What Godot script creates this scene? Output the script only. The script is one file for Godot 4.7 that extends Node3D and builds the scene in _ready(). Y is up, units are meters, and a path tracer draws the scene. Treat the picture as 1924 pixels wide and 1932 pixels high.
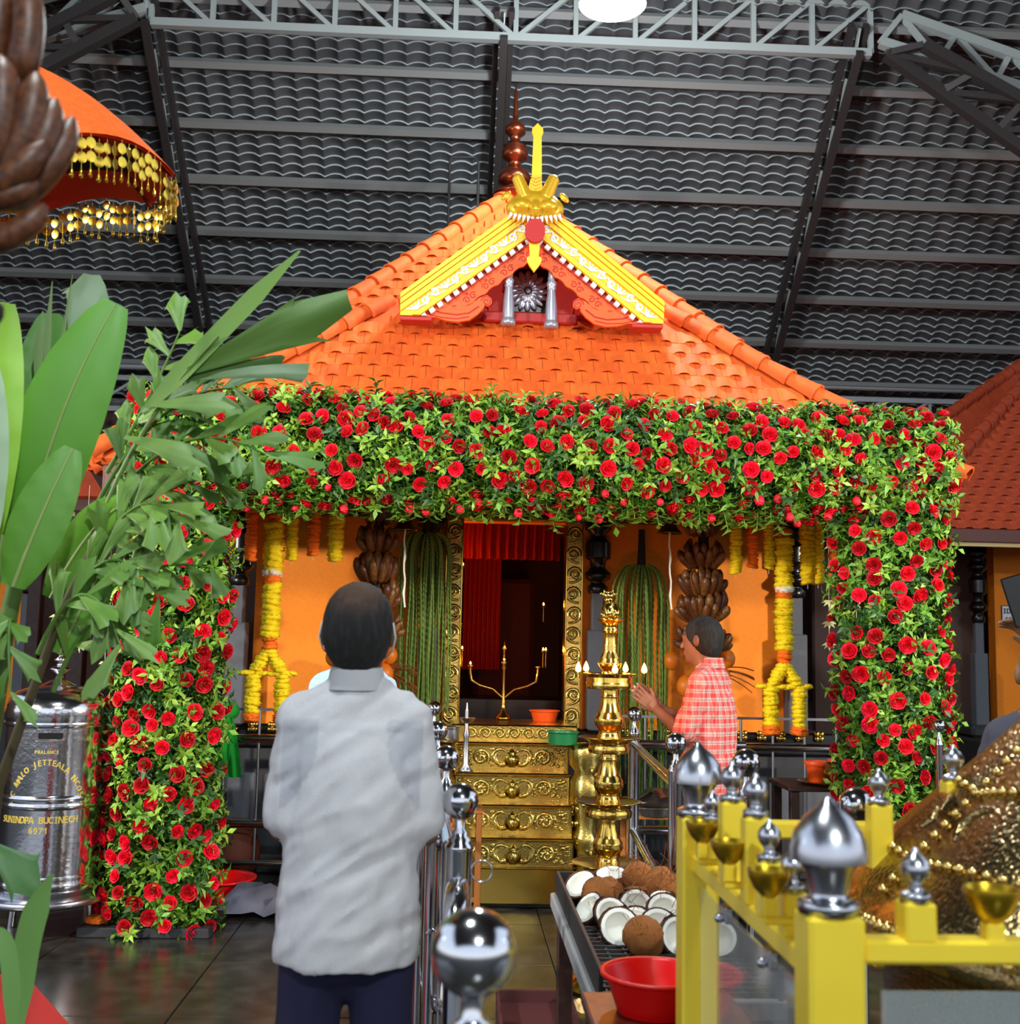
extends Node3D
# A rose-covered arch before a tiled shrine inside a large open hall. y is up, metres, the camera stands at x = 0, z = 0.

var rng := RandomNumberGenerator.new()
var M := {}
var names := {}
const CX := 0.42   # the shrine's middle line


# ---------------------------------------------------------------- mesh collecting
class MB:
	var v := PackedVector3Array()
	var n := PackedVector3Array()
	var c := PackedColorArray()
	var u := PackedVector2Array()
	var ix := PackedInt32Array()
	var col := Color.WHITE
	var xf := Transform3D.IDENTITY

	func vert(p: Vector3, nn: Vector3, uv := Vector2.ZERO) -> int:
		v.append(xf * p)
		n.append((xf.basis * nn).normalized())
		c.append(col)
		u.append(uv)
		return v.size() - 1

	func face(a: int, b: int, d: int) -> void:
		if xf.basis.determinant() < 0.0:
			ix.append(a); ix.append(b); ix.append(d)
		else:
			ix.append(a); ix.append(d); ix.append(b)

	func tri(a: Vector3, b: Vector3, d: Vector3) -> void:
		var nn := (b - a).cross(d - a)
		var i := vert(a, nn)
		vert(b, nn, Vector2(1, 0)); vert(d, nn, Vector2(1, 1))
		face(i, i + 1, i + 2)

	func quad(a: Vector3, b: Vector3, d: Vector3, e: Vector3) -> void:
		var nn := (d - a).cross(e - b)
		var i := vert(a, nn)
		vert(b, nn, Vector2(1, 0)); vert(d, nn, Vector2(1, 1)); vert(e, nn, Vector2(0, 1))
		face(i, i + 1, i + 2); face(i, i + 2, i + 3)

	func box(at: Vector3, size: Vector3, b := Basis.IDENTITY) -> MB:
		var h := size * 0.5
		var p := []
		for k in 8:
			p.append(at + b * Vector3(h.x if k & 1 else -h.x, h.y if k & 2 else -h.y, h.z if k & 4 else -h.z))
		quad(p[4], p[5], p[7], p[6]); quad(p[1], p[0], p[2], p[3]); quad(p[5], p[1], p[3], p[7])
		quad(p[0], p[4], p[6], p[2]); quad(p[6], p[7], p[3], p[2]); quad(p[0], p[1], p[5], p[4])
		return self

	# a box with all edges cut at 45 degrees by e
	func cbox(at: Vector3, size: Vector3, e: float, b := Basis.IDENTITY) -> MB:
		var h := size * 0.5
		e = minf(e, minf(h.x, minf(h.y, h.z)) * 0.8)
		var old := xf
		xf = xf * Transform3D(b, at)
		for ax in 3:
			for s in [-1.0, 1.0]:
				var a1 := (ax + 1) % 3
				var a2 := (ax + 2) % 3
				var q := []
				for k in [[-1, -1], [1, -1], [1, 1], [-1, 1]]:
					var p := Vector3.ZERO
					p[ax] = h[ax] * s
					p[a1] = (h[a1] - e) * k[0]
					p[a2] = (h[a2] - e) * k[1]
					q.append(p)
				if s > 0: quad(q[0], q[1], q[2], q[3])
				else: quad(q[3], q[2], q[1], q[0])
		for ax in 3:
			var a1 := (ax + 1) % 3
			var a2 := (ax + 2) % 3
			for s1 in [-1.0, 1.0]:
				for s2 in [-1.0, 1.0]:
					var q := []
					for k in [[-1, 0], [1, 0], [1, 1], [-1, 1]]:
						var p := Vector3.ZERO
						p[ax] = (h[ax] - e) * k[0]
						p[a1] = (h[a1] - (e if k[1] else 0.0)) * s1
						p[a2] = (h[a2] - (0.0 if k[1] else e)) * s2
						q.append(p)
					if s1 * s2 > 0: quad(q[0], q[1], q[2], q[3])
					else: quad(q[3], q[2], q[1], q[0])
		for k in 8:
			var s := Vector3(1 if k & 1 else -1, 1 if k & 2 else -1, 1 if k & 4 else -1)
			var a := Vector3(h.x * s.x, (h.y - e) * s.y, (h.z - e) * s.z)
			var bb := Vector3((h.x - e) * s.x, h.y * s.y, (h.z - e) * s.z)
			var d := Vector3((h.x - e) * s.x, (h.y - e) * s.y, h.z * s.z)
			if s.x * s.y * s.z > 0: tri(a, bb, d)
			else: tri(a, d, bb)
		xf = old
		return self

	# smooth surface through points p[j][i]; normal = along i  x  along j, or the opposite when flip
	func sheet(p: Array, closed := false, flip := false, us := 1.0, vs := 1.0) -> MB:
		var nj := p.size()
		var ni: int = p[0].size()
		var base := v.size()
		var nn := PackedVector3Array()
		nn.resize(nj * ni)
		var last := ni if closed else ni - 1
		for j in nj - 1:
			for i in last:
				var i2 := (i + 1) % ni
				var a: Vector3 = p[j][i]
				var b: Vector3 = p[j][i2]
				var d: Vector3 = p[j + 1][i2]
				var e: Vector3 = p[j + 1][i]
				var f := (d - a).cross(e - b)
				if flip: f = -f
				nn[j * ni + i] += f; nn[j * ni + i2] += f; nn[(j + 1) * ni + i2] += f; nn[(j + 1) * ni + i] += f
		for j in nj:
			for i in ni:
				var m := nn[j * ni + i]
				vert(p[j][i], m if m.length_squared() > 1e-20 else Vector3.UP, Vector2(us * i / maxf(1, last), vs * j / maxf(1, nj - 1)))
		for j in nj - 1:
			for i in last:
				var i2 := (i + 1) % ni
				var a := base + j * ni + i
				var b := base + j * ni + i2
				var d := base + (j + 1) * ni + i2
				var e := base + (j + 1) * ni + i
				if flip:
					face(a, d, b); face(a, e, d)
				else:
					face(a, b, d); face(a, d, e)
		return self

	# profile of Vector2(radius, height) from bottom to top; a repeated point makes a sharp edge
	func lathe(prof: Array, seg := 20, at := Vector3.ZERO, wob := 0.0) -> MB:
		var strip := []
		for k in prof.size() + 1:
			if k == prof.size() or (k > 0 and prof[k] == prof[k - 1]):
				if strip.size() > 1: sheet(strip, true, true)
				strip = []
			if k < prof.size():
				var ring := PackedVector3Array()
				for i in seg:
					var a := TAU * i / seg
					var r: float = prof[k].x * (1.0 + wob * sin(a * 5.0))
					ring.append(at + Vector3(r * cos(a), prof[k].y, r * sin(a)))
				strip.append(ring)
		return self

	func ball(at: Vector3, r: Vector3, seg := 12, rows := 7) -> MB:
		var strip := []
		for j in rows + 1:
			var t := PI * j / rows
			var ring := PackedVector3Array()
			for i in seg:
				var a := TAU * i / seg
				ring.append(at + Vector3(r.x * sin(t) * cos(a), -r.y * cos(t), r.z * sin(t) * sin(a)))
			strip.append(ring)
		return sheet(strip, true, true)

	# a tube along points; rad is one radius or one for each point
	func tube(path: Array, rad, seg := 8, caps := true, flat := 1.0) -> MB:
		var np := path.size()
		var strip := []
		var side := Vector3.ZERO
		for k in np:
			var t: Vector3 = path[mini(k + 1, np - 1)] - path[maxi(k - 1, 0)]
			if t.length_squared() < 1e-14: t = Vector3.UP
			t = t.normalized()
			if side == Vector3.ZERO:
				side = t.cross(Vector3.FORWARD if absf(t.z) < 0.9 else Vector3.RIGHT).normalized()
			side = (side - t * side.dot(t)).normalized()
			var up := t.cross(side)
			var r: float = rad[k] if rad is Array or rad is PackedFloat32Array else rad
			var ring := PackedVector3Array()
			for i in seg:
				var a := TAU * i / seg
				ring.append(path[k] + side * (r * cos(a)) + up * (r * flat * sin(a)))
			strip.append(ring)
		sheet(strip, true)
		if caps:
			for s in [0, np - 1]:
				var dir: Vector3 = (path[0] - path[1]) if s == 0 else (path[np - 1] - path[np - 2])
				var m := vert(path[s], dir)
				var first := v.size()
				for i in seg: vert(strip[s][i], dir)
				for i in seg:
					if s == 0: face(m, first + (i + 1) % seg, first + i)
					else: face(m, first + i, first + (i + 1) % seg)
		return self

	func bar(a: Vector3, b: Vector3, w: float, h: float, up := Vector3.UP) -> MB:
		var t := (b - a).normalized()
		var s := t.cross(up).normalized()
		return box((a + b) * 0.5, Vector3(w, h, a.distance_to(b)), Basis(s, s.cross(t), -t))

	# an outline in the xy plane pulled out from z = 0 to z = depth
	func poly(pts: PackedVector2Array, depth: float) -> MB:
		var area := 0.0
		for i in pts.size(): area += pts[i].cross(pts[(i + 1) % pts.size()])
		if area < 0: pts.reverse()
		var t := Geometry2D.triangulate_polygon(pts)
		for k in range(0, t.size(), 3):
			var a := pts[t[k]]
			var b := pts[t[k + 1]]
			var d := pts[t[k + 2]]
			if (b - a).cross(d - a) < 0:
				var q := b
				b = d; d = q
			tri(Vector3(a.x, a.y, depth), Vector3(b.x, b.y, depth), Vector3(d.x, d.y, depth))
			tri(Vector3(a.x, a.y, 0), Vector3(d.x, d.y, 0), Vector3(b.x, b.y, 0))
		for i in pts.size():
			var a := pts[i]
			var b := pts[(i + 1) % pts.size()]
			quad(Vector3(a.x, a.y, 0), Vector3(b.x, b.y, 0), Vector3(b.x, b.y, depth), Vector3(a.x, a.y, depth))
		return self

	func append(o: MB) -> MB:
		var base := v.size()
		v.append_array(o.v); n.append_array(o.n); c.append_array(o.c); u.append_array(o.u)
		for k in o.ix: ix.append(k + base)
		return self

	# a slab t thick under the flat corners a, b, d, e (anticlockwise from above)
	func quad_slab(a: Vector3, b: Vector3, d: Vector3, e: Vector3, t: float) -> MB:
		var nn := (d - a).cross(e - b).normalized() * t
		if nn.y < 0.0:
			var q := b
			b = e; e = q; nn = -nn
		quad(a, b, d, e)
		quad(a - nn, e - nn, d - nn, b - nn)
		for k in [[a, b], [b, d], [d, e], [e, a]]: quad(k[0] - nn, k[1] - nn, k[1], k[0])
		return self

	func mesh() -> ArrayMesh:
		var arr := []
		arr.resize(Mesh.ARRAY_MAX)
		arr[Mesh.ARRAY_VERTEX] = v
		arr[Mesh.ARRAY_NORMAL] = n
		arr[Mesh.ARRAY_COLOR] = c
		arr[Mesh.ARRAY_TEX_UV] = u
		arr[Mesh.ARRAY_INDEX] = ix
		var m := ArrayMesh.new()
		m.add_surface_from_arrays(Mesh.PRIMITIVE_TRIANGLES, arr)
		return m


# ---------------------------------------------------------------- smooth bodies: tapered capsules and ellipsoids joined by a smooth minimum, meshed as surface nets
class Blob:
	var pr := []          # [a, b, ra, rb, k] capsule; [c, radii, basis, k] ellipsoid
	var warp = null

	func cap(a: Vector3, b: Vector3, ra: float, rb: float, k := 0.02) -> Blob:
		pr.append([0, a, b - a, ra, rb, k, 1.0 / maxf(1e-9, (b - a).length_squared())])
		return self

	func egg(at: Vector3, r: Vector3, k := 0.02, b := Basis.IDENTITY) -> Blob:
		pr.append([1, at, b.inverse(), r, minf(r.x, minf(r.y, r.z)), k])
		return self

	func cut(at: Vector3, nrm: Vector3, k := 0.004) -> Blob:   # keeps the side away from nrm
		pr.append([2, at, nrm.normalized(), 0.0, 0.0, k])
		return self

	func at(p: Vector3) -> float:
		var d := 1e3
		for q in pr:
			var e: float
			if q[0] == 0:
				var w: Vector3 = p - q[1]
				var t := clampf(w.dot(q[2]) * q[6], 0.0, 1.0)
				e = (w - q[2] * t).length() - lerpf(q[3], q[4], t)
			elif q[0] == 1:
				var w: Vector3 = q[2] * (p - q[1]) / q[3]
				var l := w.length()
				var g: float = (w / q[3]).length()
				e = l * (l - 1.0) / maxf(g, 1e-6)
			else:
				e = (p - q[1]).dot(q[2])
				var k2: float = q[5]
				var h2 := maxf(k2 - absf(d - e), 0.0) / k2
				d = maxf(d, e) + h2 * h2 * k2 * 0.25
				continue
			var k: float = q[5]
			var h := maxf(k - absf(d - e), 0.0) / k
			d = minf(d, e) - h * h * k * 0.25
		return d + (warp.call(p) if warp != null else 0.0)

	func net(lo: Vector3, hi: Vector3, cell: float, tint = null) -> MB:
		var mb := MB.new()
		var nx := int(ceil((hi.x - lo.x) / cell / 4.0)) * 4 + 1
		var ny := int(ceil((hi.y - lo.y) / cell / 4.0)) * 4 + 1
		var nz := int(ceil((hi.z - lo.z) / cell / 4.0)) * 4 + 1
		var g := PackedFloat32Array()
		g.resize(nx * ny * nz)
		g.fill(999.0)
		var sy := nx
		var sz := nx * ny
		var cells := PackedInt32Array()
		var reach := cell * 4.0 * 0.87 * 1.6 + 0.012
		for bz in (nz - 1) / 4:
			for by in (ny - 1) / 4:
				for bx in (nx - 1) / 4:
					if absf(at(lo + Vector3(bx * 4 + 2, by * 4 + 2, bz * 4 + 2) * cell)) > reach: continue
					for z in range(bz * 4, bz * 4 + 5):
						for y in range(by * 4, by * 4 + 5):
							for x in range(bx * 4, bx * 4 + 5):
								var w := x + y * sy + z * sz
								if g[w] == 999.0:
									g[w] = at(lo + Vector3(x, y, z) * cell)
					for z in range(bz * 4, bz * 4 + 4):
						for y in range(by * 4, by * 4 + 4):
							for x in range(bx * 4, bx * 4 + 4):
								cells.append(x + y * sy + z * sz)
		var off := PackedInt32Array([0, 1, sy, sy + 1, sz, sz + 1, sz + sy, sz + sy + 1])
		var ed := [[0, 1], [2, 3], [4, 5], [6, 7], [0, 2], [1, 3], [4, 6], [5, 7], [0, 4], [1, 5], [2, 6], [3, 7]]
		var id := {}
		var pos := PackedVector3Array()
		var nrm := PackedVector3Array()
		for w in cells:
			var inside := 0
			for k in 8:
				if g[w + off[k]] < 0.0: inside += 1
			if inside == 0 or inside == 8: continue
			var s := Vector3.ZERO
			var m := 0
			for e in ed:
				var a := g[w + off[e[0]]]
				var b := g[w + off[e[1]]]
				if (a < 0.0) != (b < 0.0):
					var t := a / (a - b)
					var k0: int = e[0]
					var k1: int = e[1]
					s += Vector3(k0 & 1, (k0 >> 1) & 1, k0 >> 2).lerp(Vector3(k1 & 1, (k1 >> 1) & 1, k1 >> 2), t)
					m += 1
			id[w] = pos.size()
			pos.append(lo + (Vector3(w % sy, (w / sy) % ny, w / sz) + s / m) * cell)
			nrm.append(Vector3.ZERO)
		var quads := []
		for w in id:
			for ax in 3:
				var st: int = [1, sy, sz][ax]
				var a1: int = [sy, sz, 1][ax]
				var a2: int = [sz, 1, sy][ax]
				var in0 := g[w] < 0.0
				if in0 == (g[w + st] < 0.0): continue
				if not (id.has(w - a1) and id.has(w - a2) and id.has(w - a1 - a2)): continue
				var q := [id[w - a1 - a2], id[w - a2], id[w], id[w - a1]]
				if not in0: q.reverse()
				quads.append(q)
				var f := (pos[q[2]] - pos[q[0]]).cross(pos[q[3]] - pos[q[1]])
				for k in q: nrm[k] += f
		for i in pos.size():
			if tint != null: mb.col = tint.call(pos[i])
			mb.vert(pos[i], nrm[i], Vector2(pos[i].x, pos[i].y))
		for q in quads:
			mb.face(q[0], q[1], q[2]); mb.face(q[0], q[2], q[3])
		return mb


# ---------------------------------------------------------------- nodes
func numbered(called: String) -> String:
	if not names.has(called):
		names[called] = 0
		return called
	names[called] += 1
	return "%s_%03d" % [called, names[called]]

func tag(o: Node, label: String, category: String, group := "") -> Node:
	o.set_meta("label", label)
	o.set_meta("category", category)
	if group: o.set_meta("group", group)
	return o

func thing(called: String, label: String, category: String, at := Vector3.ZERO, group := "", turn := 0.0) -> Node3D:
	var o := Node3D.new()
	o.name = numbered(called)
	add_child(o)
	o.position = at
	o.rotation.y = turn
	tag(o, label, category, group)
	return o

func part(parent: Node, called: String, shape, m: Material, at := Vector3.ZERO, b := Basis.IDENTITY) -> MeshInstance3D:
	var o := MeshInstance3D.new()
	o.name = called if parent != self else numbered(called)
	o.mesh = shape.mesh() if shape is MB else shape
	o.material_override = m
	o.transform = Transform3D(b, at)
	parent.add_child(o, true)
	return o

func single(called: String, label: String, category: String, shape, m: Material, at := Vector3.ZERO, group := "", b := Basis.IDENTITY) -> MeshInstance3D:
	return tag(part(self, called, shape, m, at, b), label, category, group)

func setting(called: String, shape, m: Material, at := Vector3.ZERO) -> MeshInstance3D:
	var o := part(self, called, shape, m, at)
	o.set_meta("kind", "structure")
	return o

func copy(o: Node3D, label: String, at: Vector3, turn := 0.0) -> Node3D:
	var r: Node3D = o.duplicate()
	r.name = numbered(String(o.name))
	add_child(r)
	r.position = at
	r.rotation.y = turn
	r.set_meta("label", label)
	return r

func mat(called: String, color: Color, rough := 0.6, metal := 0.0) -> StandardMaterial3D:
	var m := StandardMaterial3D.new()
	m.resource_name = called
	m.albedo_color = color
	m.roughness = rough
	m.metallic = metal
	M[called] = m
	return m

func noise_tex(freq: float, lo: Color, hi: Color, size := 256, oct := 4, kind := FastNoiseLite.TYPE_SIMPLEX_SMOOTH, sd := 1) -> NoiseTexture2D:
	var f := FastNoiseLite.new()
	f.noise_type = kind
	f.frequency = freq
	f.fractal_octaves = oct
	f.seed = sd
	var t := NoiseTexture2D.new()
	t.width = size
	t.height = size
	t.seamless = true
	t.noise = f
	var ramp := Gradient.new()
	ramp.set_color(0, lo)
	ramp.set_color(1, hi)
	t.color_ramp = ramp
	return t

func grain(m: StandardMaterial3D, tex: Texture2D, scale: float) -> StandardMaterial3D:
	m.albedo_texture = tex
	m.uv1_triplanar = true
	m.uv1_scale = Vector3.ONE * scale
	return m

func bump(m: StandardMaterial3D, tex: Texture2D, cm: float, scale: float) -> StandardMaterial3D:
	m.heightmap_enabled = true
	m.heightmap_texture = tex
	m.heightmap_scale = cm
	m.uv1_triplanar = true
	m.uv1_scale = Vector3.ONE * scale
	return m

func rnd(a: float, b: float) -> float:
	return rng.randf_range(a, b)

func aim(dir: Vector3, spin := 0.0) -> Basis:   # a basis whose y axis points along dir
	var y := dir.normalized()
	var x := y.cross(Vector3(0.31, 0.2, 0.93)).normalized()
	if x == Vector3.ZERO: x = Vector3.RIGHT
	return Basis(x, y, x.cross(y)) * Basis(Vector3.UP, spin)

func arc(c: Vector3, r: float, a0: float, a1: float, steps: int, r1 := -1.0) -> Array:   # in the xy plane, radius may change from r to r1
	var out := []
	for k in steps + 1:
		var t := float(k) / steps
		var a := lerpf(a0, a1, t)
		var q := lerpf(r, r1 if r1 >= 0.0 else r, t)
		out.append(c + Vector3(cos(a) * q, sin(a) * q, 0))
	return out

func bez(a: Vector3, b: Vector3, d: Vector3, steps: int) -> Array:
	var out := []
	for k in steps + 1:
		var t := float(k) / steps
		out.append(a.lerp(b, t).lerp(b.lerp(d, t), t))
	return out

func copies(parent: Node, called: String, m: Mesh, mt: Material, where: Array, tints := []) -> MultiMeshInstance3D:
	var mm := MultiMesh.new()
	mm.transform_format = MultiMesh.TRANSFORM_3D
	mm.use_colors = tints.size() > 0
	mm.mesh = m
	mm.instance_count = where.size()
	for k in where.size():
		mm.set_instance_transform(k, where[k])
		if tints.size(): mm.set_instance_color(k, tints[k])
	var o := MultiMeshInstance3D.new()
	o.name = called if parent != self else numbered(called)
	o.multimesh = mm
	o.material_override = mt
	parent.add_child(o, true)
	o.set_meta("kind", "stuff")
	return o


func _ready() -> void:
	rng.seed = 7
	# --- camera
	var cam := Camera3D.new()
	cam.name = "camera"
	cam.position = Vector3(0, 1.5, 0)
	cam.rotation_degrees = Vector3(6.5, -2.5, 1.2)
	cam.fov = 47.41
	cam.near = 0.05
	cam.far = 200.0
	add_child(cam)
	cam.current = true
	var lens := CameraAttributesPhysical.new()
	lens.frustum_focal_length = 50.0
	lens.frustum_focus_distance = 5.6
	lens.exposure_aperture = 6.2
	# --- sky and exposure
	var env := Environment.new()
	env.tonemap_mode = Environment.TONE_MAPPER_LINEAR
	env.tonemap_exposure = 1.35
	env.background_mode = Environment.BG_SKY
	var sky := Sky.new()
	var air := ProceduralSkyMaterial.new()
	air.sky_top_color = Color(0.70, 0.76, 0.84)
	air.sky_horizon_color = Color(0.86, 0.88, 0.90)
	air.ground_bottom_color = Color(0.30, 0.29, 0.27)
	air.ground_horizon_color = Color(0.45, 0.44, 0.42)
	sky.sky_material = air
	env.sky = sky
	env.background_energy_multiplier = 1.5
	env.sdfgi_enabled = true
	env.ssao_enabled = true
	env.ssil_enabled = true
	var we := WorldEnvironment.new()
	we.name = "world_environment"
	we.environment = env
	we.camera_attributes = lens
	add_child(we)
	materials()
	# --- lamps of the hall: two floodlights on poles before the shrine, ceiling lamps
	floodlight(Vector3(5.3, 2.9, -2.5), Vector3(0.5, 1.8, -7.0), "black floodlight on a pole far beyond the bald man")
	floodlight(Vector3(-4.5, 2.9, -2.5), Vector3(0.5, 1.8, -7.0), "black floodlight on a pole far left of the parasol")
	bay_lamp(Vector3(1.02, 6.16, -8.0), 9.0, "round white high bay lamp hanging before the roof truss")
	bay_lamp(Vector3(-0.6, 6.3, -1.5), 9.0, "round white high bay lamp hanging over the praying man")
	bay_lamp(Vector3(1.6, 6.3, 4.0), 24.0, "round white high bay lamp hanging over the hall entrance")
	# --- the hall
	hall()
	roof_steel()
	# --- the shrine and what belongs to it
	shrine()
	gable()
	door_and_steps()
	neighbours()
	# --- flowers and fruit
	flower_arch()
	garlands()
	hanging_fruit()
	# --- metal work
	railings()
	brass_lamp()
	gold_enclosure()
	donation_box()
	# --- tables and offerings
	coconuts()
	small_things()
	# --- the near left corner
	parasol()
	near_plants()
	# --- people
	people()


func materials() -> void:
	var fine := noise_tex(0.05, Color(0.94, 0.94, 0.94), Color.WHITE, 256, 5)
	var blotch := noise_tex(0.015, Color(0.72, 0.72, 0.72), Color.WHITE, 256, 5, FastNoiseLite.TYPE_SIMPLEX_SMOOTH, 4)
	var cell := noise_tex(0.06, Color.BLACK, Color.WHITE, 256, 2, FastNoiseLite.TYPE_CELLULAR, 3)
	M.fine = fine
	M.cell = cell
	mat("steel", Color(0.80, 0.80, 0.82), 0.13, 1.0)
	mat("brushed_steel", Color(0.74, 0.74, 0.77), 0.26, 1.0)
	var dent := noise_tex(0.02, Color(0.3, 0.3, 0.3), Color(0.7, 0.7, 0.7), 256, 3, FastNoiseLite.TYPE_SIMPLEX_SMOOTH, 9)
	bump(mat("box_steel", Color(0.82, 0.82, 0.84), 0.15, 1.0), dent, 0.12, 6.0)
	mat("galvanised", Color(0.60, 0.61, 0.62), 0.5, 0.25)
	mat("pale_steel", Color(0.62, 0.64, 0.64), 0.5, 0.1)
	mat("dark_steel", Color(0.20, 0.18, 0.18), 0.55, 0.2)
	mat("purlin_grey", Color(0.52, 0.52, 0.52), 0.5, 0.1)
	mat("edge_glint_paint", Color(0.78, 0.80, 0.82), 0.5)  # pale colour stands in for the bright lines of light on the tile lips
	grain(mat("roof_sheet", Color(0.34, 0.335, 0.345), 0.5, 0.1), blotch, 0.7)
	mat("roof_deck", Color(0.17, 0.16, 0.16), 0.9)
	var slab := noise_tex(0.012, Color(0.55, 0.55, 0.55), Color.WHITE, 512, 6, FastNoiseLite.TYPE_SIMPLEX_SMOOTH, 12)
	for k in 3:
		grain(mat("slab_%d" % k, [Color(0.27, 0.265, 0.24), Color(0.30, 0.29, 0.26), Color(0.28, 0.28, 0.26)][k], 0.22), slab, 0.8)
		M["slab_%d" % k].uv1_world_triplanar = true
	mat("grout", Color(0.10, 0.10, 0.10), 0.8)
	var tile := noise_tex(0.03, Color(0.80, 0.78, 0.76), Color.WHITE, 256, 5, FastNoiseLite.TYPE_SIMPLEX_SMOOTH, 21)
	for k in 3:
		grain(mat("tile_%d" % k, [Color(0.99, 0.44, 0.13), Color(0.97, 0.41, 0.12), Color(1.0, 0.47, 0.15)][k], 0.75), tile, 1.3)
		M["tile_%d" % k].uv1_world_triplanar = true
	grain(mat("tile_old", Color(0.78, 0.30, 0.14), 0.8), tile, 1.1)
	grain(mat("wall_orange", Color(1.0, 0.55, 0.03), 0.7), fine, 2.0)
	grain(mat("plinth", Color(0.17, 0.17, 0.185), 0.6), fine, 2.0)
	grain(mat("plinth_grey", Color(0.34, 0.35, 0.38), 0.65), fine, 2.0)
	mat("black_paint", Color(0.055, 0.05, 0.055), 0.28)
	mat("black_cloth", Color(0.05, 0.045, 0.05), 0.95)
	mat("fascia", Color(0.42, 0.27, 0.24), 0.6)
	mat("cream", Color(0.93, 0.82, 0.56), 0.6)
	mat("yellow_paint", Color(1.0, 0.78, 0.04), 0.45)
	mat("white_paint", Color(0.92, 0.93, 0.95), 0.5)
	mat("silver_paint", Color(0.66, 0.68, 0.74), 0.32, 0.55)
	mat("orange_wood", Color(0.96, 0.36, 0.09), 0.55)
	mat("red_paint", Color(0.72, 0.16, 0.14), 0.55)
	mat("tongue_red", Color(0.72, 0.11, 0.12), 0.6)
	mat("gold_paint", Color(0.86, 0.68, 0.16), 0.32, 0.4)
	mat("copper", Color(0.46, 0.21, 0.13), 0.28, 0.9)
	bump(mat("brass_relief", Color(0.74, 0.66, 0.36), 0.22, 1.0), cell, 0.10, 9.0)
	mat("brass", Color(0.88, 0.72, 0.34), 0.17, 1.0)
	mat("old_brass", Color(0.60, 0.47, 0.20), 0.3, 1.0)
	mat("old_gold", Color(0.72, 0.58, 0.14), 0.3, 0.9)
	mat("gold_rail", Color(1.0, 0.87, 0.24), 0.36, 0.25)
	bump(mat("gold_sheet", Color(0.60, 0.51, 0.34), 0.2, 1.0), cell, 0.25, 8.0)
	mat("bright_bead", Color(0.95, 0.82, 0.50), 0.12, 1.0)
	for k in 3:
		mat("rose_%d" % k, [Color(0.90, 0.03, 0.16), Color(0.76, 0.02, 0.10), Color(0.96, 0.05, 0.22)][k], 0.6)
		M["rose_%d" % k].backlight_enabled = true
		M["rose_%d" % k].backlight = Color(0.35, 0.0, 0.02)
	var leaf := mat("leaf", Color.WHITE, 0.48)
	leaf.vertex_color_use_as_albedo = true
	leaf.backlight_enabled = true
	leaf.backlight = Color(0.16, 0.26, 0.03)
	mat("palm_white", Color(0.80, 0.80, 0.58), 0.7)
	mat("arch_core", Color(0.25, 0.40, 0.12), 0.9)
	mat("stem", Color(0.30, 0.42, 0.12), 0.6)
	for k in 3:
		var mg := mat(["marigold_yellow", "marigold_orange", "jasmine_white"][k], [Color(1.0, 0.87, 0.01), Color(1.0, 0.47, 0.01), Color(0.95, 0.94, 0.88)][k], 0.75)
		mg.backlight_enabled = true
		mg.backlight = [Color(0.35, 0.28, 0.0), Color(0.35, 0.12, 0.0), Color(0.3, 0.3, 0.28)][k]
	var peel := noise_tex(0.03, Color(0.42, 0.36, 0.30), Color.WHITE, 256, 5, FastNoiseLite.TYPE_SIMPLEX_SMOOTH, 31)
	grain(mat("banana_0", Color(0.60, 0.38, 0.20), 0.36), peel, 7.0)
	grain(mat("banana_1", Color(0.68, 0.47, 0.24), 0.36), peel, 7.0)
	grain(mat("banana_2", Color(0.50, 0.30, 0.17), 0.36), peel, 7.0)
	grain(mat("near_banana", Color(0.52, 0.31, 0.18), 0.45), peel, 9.0)
	mat("stalk", Color(0.12, 0.09, 0.06), 0.8)
	mat("bud_green", Color(0.42, 0.54, 0.20), 0.6)
	mat("bud_dark", Color(0.17, 0.20, 0.08), 0.7)
	mat("rope", Color(0.86, 0.85, 0.80), 0.9)
	mat("nut_orange", Color(0.86, 0.46, 0.06), 0.45)
	mat("coir", Color(0.52, 0.27, 0.10), 0.95)
	grain(mat("husk", Color(0.72, 0.45, 0.20), 0.95), noise_tex(0.06, Color(0.55, 0.50, 0.46), Color.WHITE, 256, 4, FastNoiseLite.TYPE_SIMPLEX_SMOOTH, 41), 14.0)
	mat("shell", Color(0.25, 0.13, 0.08), 0.7)
	mat("kernel", Color(0.95, 0.94, 0.90), 0.5)
	mat("clay", Color(0.42, 0.20, 0.11), 0.7)
	mat("cream_wood", Color(0.62, 0.38, 0.14), 0.55)
	grain(mat("brocade", Color(1.0, 0.46, 0.03), 0.6), noise_tex(0.045, Color(0.82, 0.68, 0.42), Color.WHITE, 256, 3, FastNoiseLite.TYPE_CELLULAR, 61), 5.0)
	M.brocade.backlight_enabled = true
	M.brocade.backlight = Color(0.4, 0.12, 0.0)
	mat("lining", Color(0.92, 0.22, 0.03), 0.6)
	M.lining.backlight_enabled = true
	M.lining.backlight = Color(0.35, 0.08, 0.0)
	mat("lining_red", Color(0.55, 0.02, 0.02), 0.6)
	mat("dark_band", Color(0.10, 0.12, 0.03), 0.7)
	mat("sequin", Color(0.93, 0.78, 0.28), 0.22, 0.9)
	mat("stem_brown", Color(0.28, 0.24, 0.12), 0.7)
	mat("stem_pale", Color(0.55, 0.62, 0.34), 0.5)
	mat("tray_black", Color(0.06, 0.06, 0.065), 0.6)
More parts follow.
